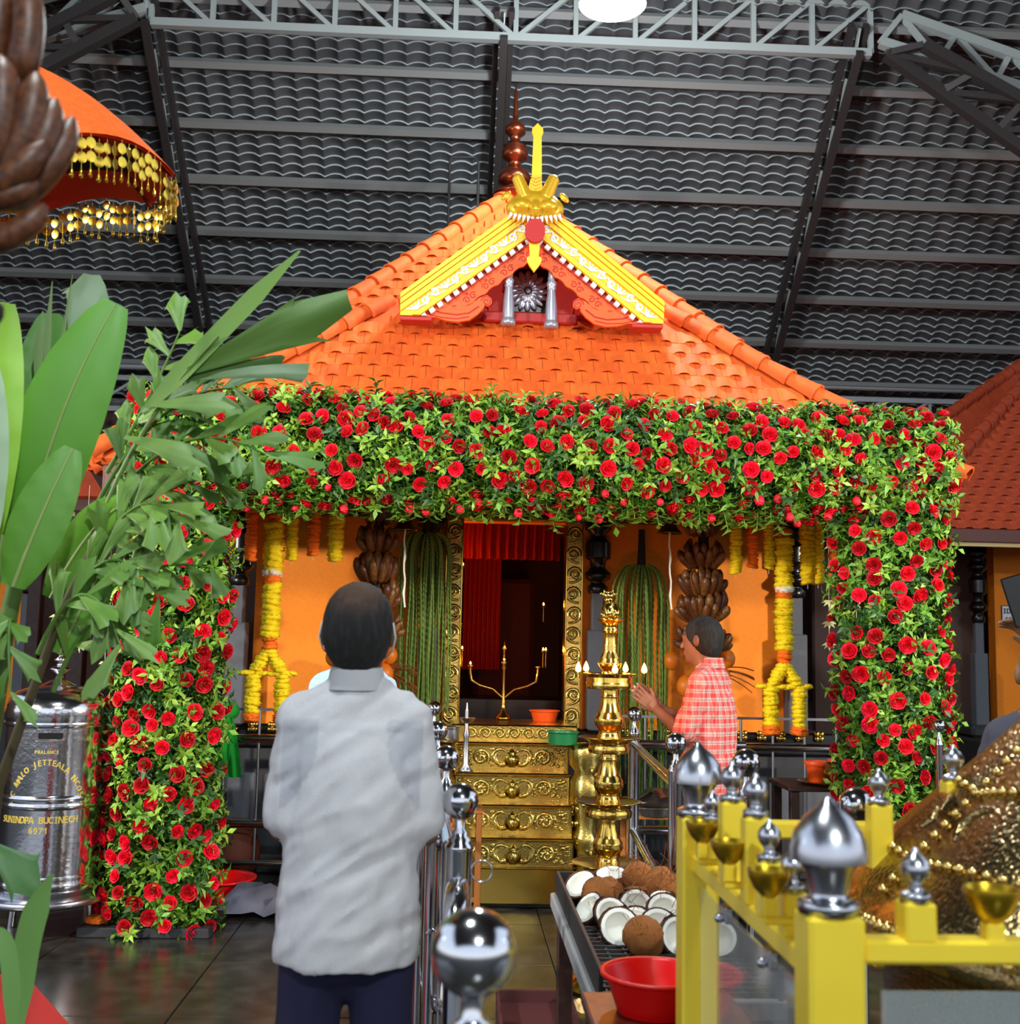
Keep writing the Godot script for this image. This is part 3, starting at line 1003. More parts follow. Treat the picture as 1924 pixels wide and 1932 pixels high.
# the carved gable over the porch: bargeboards, fringe, brackets, posts, the gilded face
func gable() -> void:
	var t := thing("gable", "carved yellow and orange gable with gilded monster face on the porch roof", "gable", Vector3(0.43, 3.58, -7.2))
	var red := part(t, "back_panel", MB.new().poly(PackedVector2Array([Vector2(-0.72, -0.02), Vector2(0.72, -0.02), Vector2(0, 0.66)]), 0.03), M.red_paint, Vector3(0, 0, -0.36))
	part(t, "dark_window", MB.new().cbox(Vector3(-0.01, 0.26, 0), Vector3(0.30, 0.30, 0.02), 0.004), M.black_paint, Vector3(0, 0, -0.325))
	part(t, "ledge", MB.new().cbox(Vector3(0, 0.06, -0.30), Vector3(0.62, 0.07, 0.10), 0.01), M.red_paint)
	for s in [-1.0, 1.0]:
		var sp := MB.new()
		sp.tube(spiral(Vector3(s * 0.36, 0.10, 0), 0.10, 0.02, 0.5, 1.6 * s, 24), taper(25, 0.012, 0.006), 6)
		part(red, "red_scroll", sp, M.red_paint, Vector3(0, 0, 0.03))
	# silver flower
	var fl := MB.new()
	for k in 16:
		var a := TAU * k / 16
		for q in [[0.125, 0.030, 0.0], [0.075, 0.022, 0.012]]:
			fl.xf = Transform3D(Basis(Vector3(0, 0, 1), a + (0.2 if q[0] < 0.1 else 0.0)), Vector3.ZERO)
			fl.ball(Vector3(q[0] * 0.72, 0, q[2]), Vector3(q[0] * 0.42, q[1] * 0.72, 0.014), 8, 6)
	fl.xf = Transform3D.IDENTITY
	fl.ball(Vector3(0, 0, 0.02), Vector3(0.02, 0.02, 0.015), 10, 6)
	part(t, "silver_flower", fl, M.silver_paint, Vector3(-0.015, 0.25, -0.30))
	# silver posts
	var pp := []
	for q in [[0.0, 0.0], [0.045, 0.0], [0.048, 0.015], [0.046, 0.035], [0.036, 0.04], [0.036, 0.05], [0.038, 0.09], [0.034, 0.16], [0.024, 0.25], [0.026, 0.252], [0.030, 0.26], [0.026, 0.27], [0.032, 0.28], [0.032, 0.30], [0.024, 0.31], [0.026, 0.33], [0.022, 0.34], [0.022, 0.50]]:
		pp.append(Vector2(q[0], q[1]))
	part(t, "silver_post", MB.new().lathe(pp, 16), M.silver_paint, Vector3(-0.150, -0.05, -0.07))
	part(t, "silver_post", MB.new().lathe(pp, 16), M.silver_paint, Vector3(0.125, -0.06, -0.07))
	# the two sides, drawn along the slope: u from the ridge down, v square to it
	var slope := 0.67
	for s in [-1.0, 1.0]:
		var e1 := Vector3(s * cos(slope), -sin(slope), 0)
		var e2 := Vector3(s * sin(slope), cos(slope), 0)
		var o := Vector3(0, 0.765, 0)
		var side := Node3D.new()
		side.name = "bargeboard"
		t.add_child(side, true)
		var clip := PackedVector2Array([Vector2(0, -0.03), Vector2(s * 0.835, -0.03), Vector2(s * 0.835, 2), Vector2(0, 2)])
		var put := func(called: String, pts: Array, z: float, d: float, m: Material) -> void:
			var q := PackedVector2Array()
			for p in pts:
				var w: Vector3 = o + e1 * p[0] + e2 * p[1]
				q.append(Vector2(w.x, w.y))
			for r in Geometry2D.intersect_polygons(q, clip): part(side, called, MB.new().poly(r, d), m, Vector3(0, 0, z))
		var band := func(v0: float, v1: float) -> Array: return [[-0.4, v0], [-0.4, v1], [1.6, v1], [1.6, v0]]
		put.call("yellow_board", band.call(-0.024, 0.0), 0.0, 0.055, M.yellow_paint)
		put.call("yellow_board", band.call(-0.052, -0.027), 0.0, 0.045, M.yellow_paint)
		put.call("yellow_board", band.call(-0.087, -0.056), 0.0, 0.036, M.yellow_paint)
		put.call("yellow_board", band.call(-0.152, -0.083), -0.01, 0.028, M.yellow_paint)
		put.call("yellow_board", band.call(-0.182, -0.154), 0.0, 0.04, M.yellow_paint)
		put.call("dentil_backing", band.call(-0.215, -0.02), -0.03, 0.02, M.red_paint)
		put.call("rake_soffit", band.call(-0.05, -0.01), -0.5, 0.47, M.tile_0)
		# white dentils
		for k in 15:
			var u0 := 0.19 + k * 0.0635
			put.call("dentil", [[u0, -0.186], [u0 + 0.033, -0.186], [u0 + 0.033, -0.214], [u0, -0.214]], 0.0, 0.03, M.white_paint)
		# white scroll work
		for k in 4:
			var u0 := 0.17 + k * 0.232
			var mb := MB.new()
			mb.xf = Transform3D(Basis(e1, e2, Vector3(0, 0, 1)), o)
			for q in [[0.02, 1.0], [0.10, -1.0]]:
				mb.tube(spiral(Vector3(u0 + q[0], -0.119 + 0.003 * q[1], 0), 0.028, 0.006, 1.2 * q[1], 1.3 * q[1], 16), taper(17, 0.0085, 0.006), 5)
			for q in [-0.5, -0.2, 0.15, 0.5]:
				mb.tube([Vector3(u0 + 0.165, -0.142, 0), Vector3(u0 + 0.175 + q * 0.045, -0.120, 0.003), Vector3(u0 + 0.18 + q * 0.10, -0.094, 0)], [0.006, 0.0085, 0.004], 5)
			mb.tube([Vector3(u0 - 0.04, -0.146, 0), Vector3(u0 + 0.02, -0.140, 0), Vector3(u0 + 0.06, -0.10, 0), Vector3(u0 + 0.11, -0.142, 0), Vector3(u0 + 0.19, -0.130, 0)], [0.004, 0.008, 0.008, 0.009, 0.005], 5)
			part(side, "white_scroll", mb, M.white_paint, Vector3(0, 0, 0.020))
		# orange pierced fringe
		var pts := [[0.10, -0.20], [1.02, -0.20]]
		for k in 41:
			var u1 := 0.98 - k * (0.98 - 0.16) / 40.0
			pts.append([u1, -0.285 - 0.020 * absf(sin(k * PI / 5.0)) - (0.010 if k % 5 == 0 else 0.0)])
		put.call("orange_fringe", pts, -0.045, 0.025, M.orange_wood)
		var holes := MB.new()
		holes.xf = Transform3D(Basis(e1, e2, Vector3(0, 0, 1)), o)
		for k in 5:
			var u2 := 0.27 + k * 0.15
			for q in [-1.0, 1.0]:
				holes.tube(spiral(Vector3(u2 + q * 0.026, -0.268, 0), 0.024, 0.006, PI / 2 - q * 1.2, q * 1.2, 12), 0.0035, 5)
			holes.ball(Vector3(u2, -0.238, 0), Vector3(0.010, 0.010, 0.004), 8, 4)
		part(side, "fringe_relief", holes, M.red_paint, Vector3(0, 0, -0.019))
		# orange bracket at the foot: a curl that runs inward along the bottom
		var br := PackedVector2Array()
		for p in [[0.79, -0.03], [0.70, 0.035], [0.66, 0.085], [0.60, 0.105], [0.56, 0.075], [0.50, 0.035], [0.44, 0.04], [0.385, 0.065], [0.34, 0.105], [0.29, 0.125], [0.262, 0.105], [0.258, 0.075], [0.282, 0.055], [0.305, 0.062], [0.31, 0.04], [0.345, 0.0], [0.40, -0.04], [0.47, -0.055], [0.54, -0.05], [0.61, -0.03], [0.68, -0.032], [0.78, -0.045]]:
			br.append(Vector2(s * p[0], p[1] + 0.0))
		var bk := part(side, "bracket", MB.new().poly(br, 0.03), M.orange_wood, Vector3(0, 0, -0.038))
		var bl := MB.new()
		bl.tube(spiral(Vector3(s * 0.292, 0.085, 0), 0.034, 0.006, 1.57 - s * 1.57, s * 1.6, 18), 0.004, 5)
		bl.tube([Vector3(s * 0.66, 0.03, 0), Vector3(s * 0.58, 0.0, 0), Vector3(s * 0.48, -0.01, 0), Vector3(s * 0.40, 0.005, 0), Vector3(s * 0.34, 0.05, 0)], 0.005, 5)
		bl.tube([Vector3(s * 0.70, 0.0, 0), Vector3(s * 0.58, -0.03, 0), Vector3(s * 0.48, -0.036, 0), Vector3(s * 0.40, -0.02, 0)], 0.004, 5)
		part(bk, "bracket_groove", bl, M.red_paint, Vector3(0, 0, 0.030))
		part(side, "foot_board", MB.new().cbox(Vector3(s * 0.735, -0.045, -0.06), Vector3(0.20, 0.025, 0.14), 0.004), M.red_paint)
	# ridge roof behind the boards
	for s in [-1.0, 1.0]:
		part(t, "gable_roof", MB.new().quad_slab(Vector3(0, 0.775, -0.02), Vector3(s * 0.86, 0.10, -0.02), Vector3(s * 0.86, 0.10, -1.0), Vector3(0, 0.775, -1.0), 0.03), M.tile_0)
	# yellow sword board above and hanging pendant below
	part(t, "sword_board", MB.new().poly(PackedVector2Array([Vector2(-0.035, 0.78), Vector2(0.035, 0.78), Vector2(0.026, 1.18), Vector2(0.037, 1.205), Vector2(0.034, 1.23), Vector2(0.018, 1.245), Vector2(0, 1.265), Vector2(-0.018, 1.245), Vector2(-0.034, 1.23), Vector2(-0.037, 1.205), Vector2(-0.026, 1.18)]), 0.03), M.yellow_paint, Vector3(0.01, 0, 0.0))
	part(t, "pendant", MB.new().poly(PackedVector2Array([Vector2(-0.036, 0.46), Vector2(0.036, 0.46), Vector2(0.028, 0.355), Vector2(0.045, 0.35), Vector2(0.046, 0.325), Vector2(0.03, 0.295), Vector2(0, 0.255), Vector2(-0.03, 0.295), Vector2(-0.046, 0.325), Vector2(-0.045, 0.35), Vector2(-0.028, 0.355)]), 0.025), M.yellow_paint, Vector3(0.0, 0, 0.07))
	# gilded face
	var g := Node3D.new()
	g.name = "monster_face"
	t.add_child(g)
	g.position = Vector3(0, 0.66, 0.07)
	g.scale = Vector3(1.12, 1.25, 1.2)
	var bl := Blob.new()
	bl.egg(Vector3(-0.08, 0.01, 0), Vector3(0.085, 0.062, 0.055), 0.02).egg(Vector3(0.08, 0.01, 0), Vector3(0.085, 0.062, 0.055), 0.02)
	bl.egg(Vector3(0, 0.05, 0.0), Vector3(0.12, 0.055, 0.05), 0.03).egg(Vector3(0, -0.005, 0.035), Vector3(0.03, 0.045, 0.04), 0.015)
	bl.egg(Vector3(-0.075, 0.012, 0.045), Vector3(0.050, 0.034, 0.032), 0.003).egg(Vector3(0.075, 0.012, 0.045), Vector3(0.050, 0.034, 0.032), 0.003)
	bl.egg(Vector3(-0.016, -0.012, 0.065), Vector3(0.012, 0.01, 0.012), 0.006).egg(Vector3(0.016, -0.012, 0.065), Vector3(0.012, 0.01, 0.012), 0.006)
	part(g, "face", bl.net(Vector3(-0.2, -0.09, -0.08), Vector3(0.2, 0.13, 0.12), 0.006), M.gold_paint)
	for s in [-1.0, 1.0]:
		var hn := MB.new()
		var path := []
		var rr := []
		for k in 15:
			var f := k / 14.0
			path.append(Vector3(s * (0.055 + 0.06 * f), 0.06 + 0.145 * f - 0.015 * f * f, 0.01))
			rr.append(lerpf(0.040, 0.030, f) * (1.0 + 0.09 * (k % 2)) * (1.0 if k < 13 else (0.6 if k == 13 else 0.1)))
		hn.tube(path, rr, 12)
		part(g, "horn", hn, M.gold_paint)
		part(g, "ear", MB.new().ball(Vector3.ZERO, Vector3(0.035, 0.017, 0.012), 10, 6), M.gold_paint, Vector3(s * 0.165, 0.075, 0.0), Basis(Vector3(0, 0, 1), -s * 0.7))
	var crest := MB.new().poly(PackedVector2Array([Vector2(-0.03, 0.05), Vector2(0.03, 0.05), Vector2(0.042, 0.11), Vector2(0.03, 0.16), Vector2(0, 0.185), Vector2(-0.03, 0.16), Vector2(-0.042, 0.11)]), 0.02)
	for k in 6:
		for s in [-1.0, 1.0]:
			crest.tube([Vector3(0, 0.07 + k * 0.018, 0.022), Vector3(s * 0.03, 0.085 + k * 0.018, 0.02)], 0.003, 5)
	part(g, "crest", crest, M.gold_paint)
	var tooth := MB.new().lathe([Vector2(0, -0.04), Vector2(0.006, -0.02), Vector2(0.011, 0.0), Vector2(0.0, 0.004)], 8).mesh()
	for k in 12:
		var f := (k - 5.5) / 5.5
		part(g, "tooth", tooth, M.white_paint, Vector3(f * 0.135, -0.045 + 0.018 * absf(f), 0.03), Basis(Vector3(0, 0, 1), f * 0.5))
	var tg := []
	for k in 24:
		var a := TAU * k / 24
		tg.append(Vector2(0.056 * cos(a) * (1.0 + 0.03 * (k % 2)), 0.062 * sin(a)))
	part(g, "tongue", MB.new().poly(PackedVector2Array(tg), 0.03), M.tongue_red, Vector3(0.0, -0.118, 0.02))


# ---------------------------------------------------------------- doorway, gilded steps, what stands in the doorway
func panel_relief(w: float, h: float) -> ArrayMesh:   # pot between curled leaves, bead rows along the edges
	var mb := MB.new()
	var pot := []
	for q in [[0.0, -0.38], [0.10, -0.38], [0.18, -0.30], [0.25, -0.15], [0.25, 0.0], [0.18, 0.10], [0.12, 0.14], [0.18, 0.2], [0.10, 0.24], [0.05, 0.34], [0.0, 0.38]]:
		pot.append(Vector2(q[0] * h, q[1] * h))
	mb.xf = Transform3D(Basis.from_scale(Vector3(1.25, 1, 0.7)), Vector3.ZERO)
	mb.lathe(pot, 14)
	mb.xf = Transform3D.IDENTITY
	for s in [-1.0, 1.0]:
		mb.tube(arc(Vector3(s * 0.36 * h, -0.05 * h, 0), 0.34 * h, PI / 2 - s * 0.9, PI / 2 - s * 3.6, 14, 0.2 * h), taper(15, 0.07 * h, 0.12 * h), 6)
		mb.tube(arc(Vector3(s * 0.52 * h, 0.02 * h, 0), 0.36 * h, PI / 2 + s * 0.9, PI / 2 - s * 2.2, 14, 0.22 * h), taper(15, 0.05 * h, 0.10 * h), 6)
		mb.tube(spiral(Vector3(s * 1.28 * h, 0.0, 0), 0.36 * h, 0.05 * h, PI / 2 + s * 2.2, -s * 1.55, 26), taper(27, 0.07 * h, 0.10 * h), 6)
		for k in 9:
			var a := k * 0.7
			mb.ball(Vector3(s * (1.28 + 0.19 * cos(a)) * h, 0.19 * sin(a) * h, 0), Vector3(0.09, 0.06, 0.09) * h, 7, 5)
		for k in 26:
			mb.ball(Vector3(s * rnd(1.62 * h, w * 0.5 - 0.08 * h), rnd(-0.38, 0.38) * h, 0), Vector3(rnd(0.05, 0.12), rnd(0.04, 0.08), 0.07) * h, 6, 4)
		for k in 10:
			mb.ball(Vector3(s * rnd(0.7, 0.95) * h, rnd(-0.4, 0.4) * h, 0), Vector3(rnd(0.05, 0.10), rnd(0.04, 0.08), 0.06) * h, 6, 4)
	for k in int(w / 0.0125):
		for s in [-1.0, 1.0]:
			mb.ball(Vector3(-w * 0.5 + 0.008 + k * 0.0125, s * h * 0.46, 0), Vector3(0.0045, 0.0045, 0.004), 5, 3)
	for k in int(h / 0.0125):
		for s in [-1.0, 1.0]:
			mb.ball(Vector3(s * (w * 0.5 - 0.005), -h * 0.46 + k * 0.0125, 0), Vector3(0.0045, 0.0045, 0.004), 5, 3)
	return mb.mesh()

func door_and_steps() -> void:
	# gilded door frame
	var d := thing("door_frame", "embossed gilded door frame around the dark shrine doorway", "door frame", Vector3(0.38, 0.95, -7.93))
	var runner := MB.new()
	for k in 11:
		var y := 0.09 + k * 0.135
		var s := 1.0 if k % 2 else -1.0
		runner.tube(spiral(Vector3(s * 0.008, y, 0), 0.048, 0.010, PI / 2 + s * 1.9, -s * 1.5, 20), taper(21, 0.013, 0.010), 6)
		runner.tube(bez(Vector3(-s * 0.035, y - 0.06, 0), Vector3(s * 0.05, y - 0.06, 0), Vector3(s * 0.045, y + 0.01, 0), 6), taper(7, 0.008, 0.013), 6)
		for q in 5:
			runner.ball(Vector3(s * 0.008 + cos(q * 1.3) * 0.016, y + sin(q * 1.3) * 0.016, 0.003), Vector3(0.008, 0.008, 0.008), 6, 4)
	var rm := runner.mesh()
	for x in [-0.405, 0.405]:
		var j := part(d, "jamb", MB.new().cbox(Vector3(0, 0.76, 0), Vector3(0.118, 1.52, 0.14), 0.01), M.brass_relief, Vector3(x, 0, 0.02))
		part(j, "jamb_edge", MB.new().cbox(Vector3(0.053, 0.76, 0.075), Vector3(0.010, 1.52, 0.014), 0.003).cbox(Vector3(-0.053, 0.76, 0.075), Vector3(0.010, 1.52, 0.014), 0.003), M.brass)
		part(j, "scroll_run", rm, M.brass_relief, Vector3(0, 0, 0.072))
	part(d, "lintel", MB.new().cbox(Vector3(0, 1.50, 0.02), Vector3(0.93, 0.12, 0.14), 0.01), M.brass_relief)
	var sill := part(d, "sill", MB.new().cbox(Vector3(0, 0.0, 0.22), Vector3(0.80, 0.105, 0.62), 0.01), M.brass_relief)
	var wave := MB.new()
	for k in 7:
		var s := 1.0 if k % 2 else -1.0
		wave.tube(spiral(Vector3(-0.27 + k * 0.09, 0, 0), 0.038, 0.008, PI / 2 + 1.9, -1.5, 18), taper(19, 0.009, 0.008), 6)
		wave.ball(Vector3(-0.225 + k * 0.09, 0.018 * s, 0), Vector3(0.014, 0.012, 0.010), 6, 4)
	part(sill, "scroll_run", wave, M.brass_relief, Vector3(0, 0, 0.532))
	# steps
	var st := thing("gilded_steps", "flight of embossed gilded steps below the shrine door", "steps", Vector3(0.36, 0, -7.1))
	var rel := panel_relief(0.66, 0.150)
	var tops := [0.905, 0.735, 0.565, 0.395]
	for k in 4:
		var front := -0.16 + k * 0.125
		var y1: float = tops[k]
		var s := part(st, "step", MB.new().cbox(Vector3(0.0, y1 * 0.5 + 0.03, front - 0.2), Vector3(0.70, y1 - 0.06, 0.4), 0.008), M.brass_relief)
		part(s, "nosing", MB.new().cbox(Vector3(0.0, y1 - 0.008, front - 0.18), Vector3(0.715, 0.022, 0.42), 0.008), M.brass)
		part(s, "relief_panel", rel, M.brass_relief, Vector3(0, y1 - 0.092, front + 0.002))
	part(st, "base_plate", MB.new().cbox(Vector3(0, 0.13, 0.24), Vector3(0.70, 0.20, 0.03), 0.006), M.brass)
	part(st, "base_block", MB.new().cbox(Vector3(0, 0.025, 0.0), Vector3(0.8, 0.05, 0.4), 0.006), M.plinth)
	# gilded side posts of the stair
	for x in [-0.44, 0.44]:
		var pp := []
		for q in [[0.0, 0.0], [0.10, 0.0], [0.105, 0.10], [0.085, 0.13], [0.08, 0.30], [0.10, 0.33], [0.10, 0.38], [0.075, 0.42], [0.085, 0.50], [0.10, 0.62], [0.095, 0.70], [0.07, 0.76], [0.105, 0.80], [0.11, 0.88], [0.09, 0.92], [0.0, 0.93]]:
			pp.append(Vector2(q[0], q[1]))
		var bp := part(st, "side_post", MB.new().lathe(pp, 16), M.brass_relief, Vector3(x, 0.0, 0.02))
		var kn := MB.new()
		for k in 70:
			var a := rnd(0, TAU)
			var y := rnd(0.06, 0.88)
			kn.ball(Vector3(cos(a) * 0.09, y, sin(a) * 0.09), Vector3(rnd(0.010, 0.02), rnd(0.010, 0.024), rnd(0.010, 0.02)), 6, 4)
		part(bp, "leaf_relief", kn, M.brass_relief)
	# inside the doorway
	single("red_drape", "red silk drape hanging inside the dark doorway", "drape", drape(0.30, 1.1, 8, 0.025), M.red_silk, Vector3(0.05, 1.3, -9.4))
	single("red_drape", "dark red valance gathered at the top of the doorway", "drape", drape(0.72, 0.30, 11, 0.03), M.red_silk, Vector3(0.02, 2.12, -8.5))
	single("door_step", "black stone ledge inside the shrine doorway", "ledge", MB.new().cbox(Vector3.ZERO, Vector3(1.06, 0.16, 0.5), 0.01), M.black_paint, Vector3(0.38, 1.03, -8.9))
	single("altar_cloth", "dark cloth draped altar deep inside the doorway", "altar", MB.new().cbox(Vector3(0, 0.55, 0), Vector3(0.5, 1.1, 0.25), 0.04), M.maroon, Vector3(0.40, 0.95, -9.9))
	# three-armed brass lamp stand in the doorway
	var l := thing("branched_lamp", "three-armed brass oil lamp stand in the shrine doorway", "oil lamp", Vector3(0.325, 1.005, -7.85))
	part(l, "lamp_stem", MB.new().lathe([Vector2(0, 0), Vector2(0.055, 0), Vector2(0.05, 0.02), Vector2(0.018, 0.05), Vector2(0.012, 0.10), Vector2(0.016, 0.12), Vector2(0.009, 0.14), Vector2(0.012, 0.18), Vector2(0.008, 0.20), Vector2(0.008, 0.33), Vector2(0.014, 0.34), Vector2(0.009, 0.36), Vector2(0.018, 0.375), Vector2(0.018, 0.385), Vector2(0, 0.385)], 14), M.brass)
	for s in [-1.0, 1.0]:
		var arm := part(l, "lamp_arm", MB.new().tube([Vector3(0, 0.14, 0), Vector3(s * 0.07, 0.20, 0), Vector3(s * 0.16, 0.225, 0), Vector3(s * 0.215, 0.255, 0), Vector3(s * 0.225, 0.31, 0), Vector3(s * 0.225, 0.345, 0)], 0.0085, 8), M.brass)
		part(arm, "oil_cup", MB.new().lathe([Vector2(0, 0), Vector2(0.012, 0), Vector2(0.02, 0.015), Vector2(0.0, 0.015)], 12), M.brass, Vector3(s * 0.225, 0.34, 0))
	flame(l, Vector3(-0.225, 0.36, 0.0), 0.022, 0.03)
	flame(l, Vector3(0.0, 0.39, 0.0), 0.024, 0.03)
	part(l, "lamp_finial", MB.new().lathe([Vector2(0.006, 0.385), Vector2(0.004, 0.45), Vector2(0.014, 0.47), Vector2(0.004, 0.50), Vector2(0, 0.52)], 10), M.brass)
	# wall of small oil lamps inside
	for q in [[0.03, 1.63, -8.35], [0.045, 1.46, -8.35], [0.64, 1.46, -8.6], [0.66, 1.46, -8.6], [0.035, 2.05, -8.3], [0.66, 1.80, -8.9]]:
		var w := thing("wall_lamp", "tiny lit oil lamp on a bracket inside the dark doorway", "oil lamp", Vector3(q[0], q[1], q[2]), "small lamps inside the doorway")
		part(w, "lamp_cup", MB.new().lathe([Vector2(0, -0.015), Vector2(0.014, -0.012), Vector2(0.02, 0.0), Vector2(0.0, 0.0)], 10), M.brass)
		part(w, "lamp_bracket", MB.new().tube([Vector3(0, -0.012, 0), Vector3(0, -0.12, 0)], 0.004, 6), M.brass)
		flame(w, Vector3(0, 0.004, 0), 0.024, 0.03)
	# things on the sill
	single("orange_basin", "orange plastic basin inside the doorway beside the lamp stand", "basin", basin_shape(0.10, 0.075, 0.07), M.orange_plastic, Vector3(0.60, 1.003, -7.84))
	single("green_basin", "round green plastic basin on the top gilded step", "basin", basin_shape(0.095, 0.085, 0.075), M.green_plastic, Vector3(0.655, 0.915, -7.1))
	var sl := thing("steel_lamp", "small pointed steel lamp standing on the gilded steps", "oil lamp", Vector3(0.075, 0.75, -6.98))
	part(sl, "lamp_column", MB.new().lathe([Vector2(0, 0), Vector2(0.045, 0), Vector2(0.04, 0.02), Vector2(0.018, 0.05), Vector2(0.015, 0.20), Vector2(0.022, 0.22), Vector2(0.012, 0.25), Vector2(0.012, 0.36), Vector2(0.006, 0.37), Vector2(0.004, 0.40), Vector2(0, 0.41)], 14), M.brushed_steel)
	part(sl, "lamp_dish", MB.new().lathe([Vector2(0.012, 0.285), Vector2(0.03, 0.29), Vector2(0.052, 0.315), Vector2(0.05, 0.318), Vector2(0.012, 0.30)], 14), M.brushed_steel)
	single("steel_pot", "small steel pot on the sill beside the pointed lamp", "pot", MB.new().lathe([Vector2(0, 0), Vector2(0.05, 0), Vector2(0.06, 0.03), Vector2(0.055, 0.07), Vector2(0.06, 0.085), Vector2(0.062, 0.09), Vector2(0.05, 0.088), Vector2(0.0, 0.06)], 18), M.brushed_steel, Vector3(-0.02, 0.915, -7.12))

func drape(w: float, h: float, folds: int, deep: float) -> MB:
	var rows := []
	for j in 9:
		var r := PackedVector3Array()
		for i in folds * 6 + 1:
			var f := float(i) / (folds * 6)
			r.append(Vector3(f * w, h * j / 8.0, deep * sin(f * folds * TAU + 0.4 * sin(j * 0.7)) * (1.2 - 0.6 * j / 8.0)))
		rows.append(r)
	return MB.new().sheet(rows)

func basin_shape(r: float, foot: float, h: float) -> MB:
	return MB.new().lathe([Vector2(0, 0), Vector2(foot, 0), Vector2(foot, 0), Vector2(r * 0.93, h * 0.9), Vector2(r * 0.93, h * 0.9), Vector2(r * 1.02, h * 0.9), Vector2(r * 1.03, h), Vector2(r * 0.95, h), Vector2(r * 0.92, h * 0.92), Vector2(foot * 0.97, 0.006), Vector2(0, 0.006)], 32)

func flame(parent: Node, at: Vector3, h: float, power: float) -> void:
	part(parent, "flame", MB.new().lathe([Vector2(0, 0), Vector2(h * 0.22, h * 0.12), Vector2(h * 0.28, h * 0.3), Vector2(h * 0.2, h * 0.6), Vector2(h * 0.07, h * 0.88), Vector2(0, h)], 10), M.flame, at)
	var l := OmniLight3D.new()
	l.name = "flame_light"
	l.light_color = Color(1.0, 0.55, 0.18)
	l.light_energy = power
	l.light_size = h * 0.3
	l.omni_range = 12.0
	l.shadow_enabled = true
	parent.add_child(l, true)
	l.position = at + Vector3(0, h * 0.4, 0)


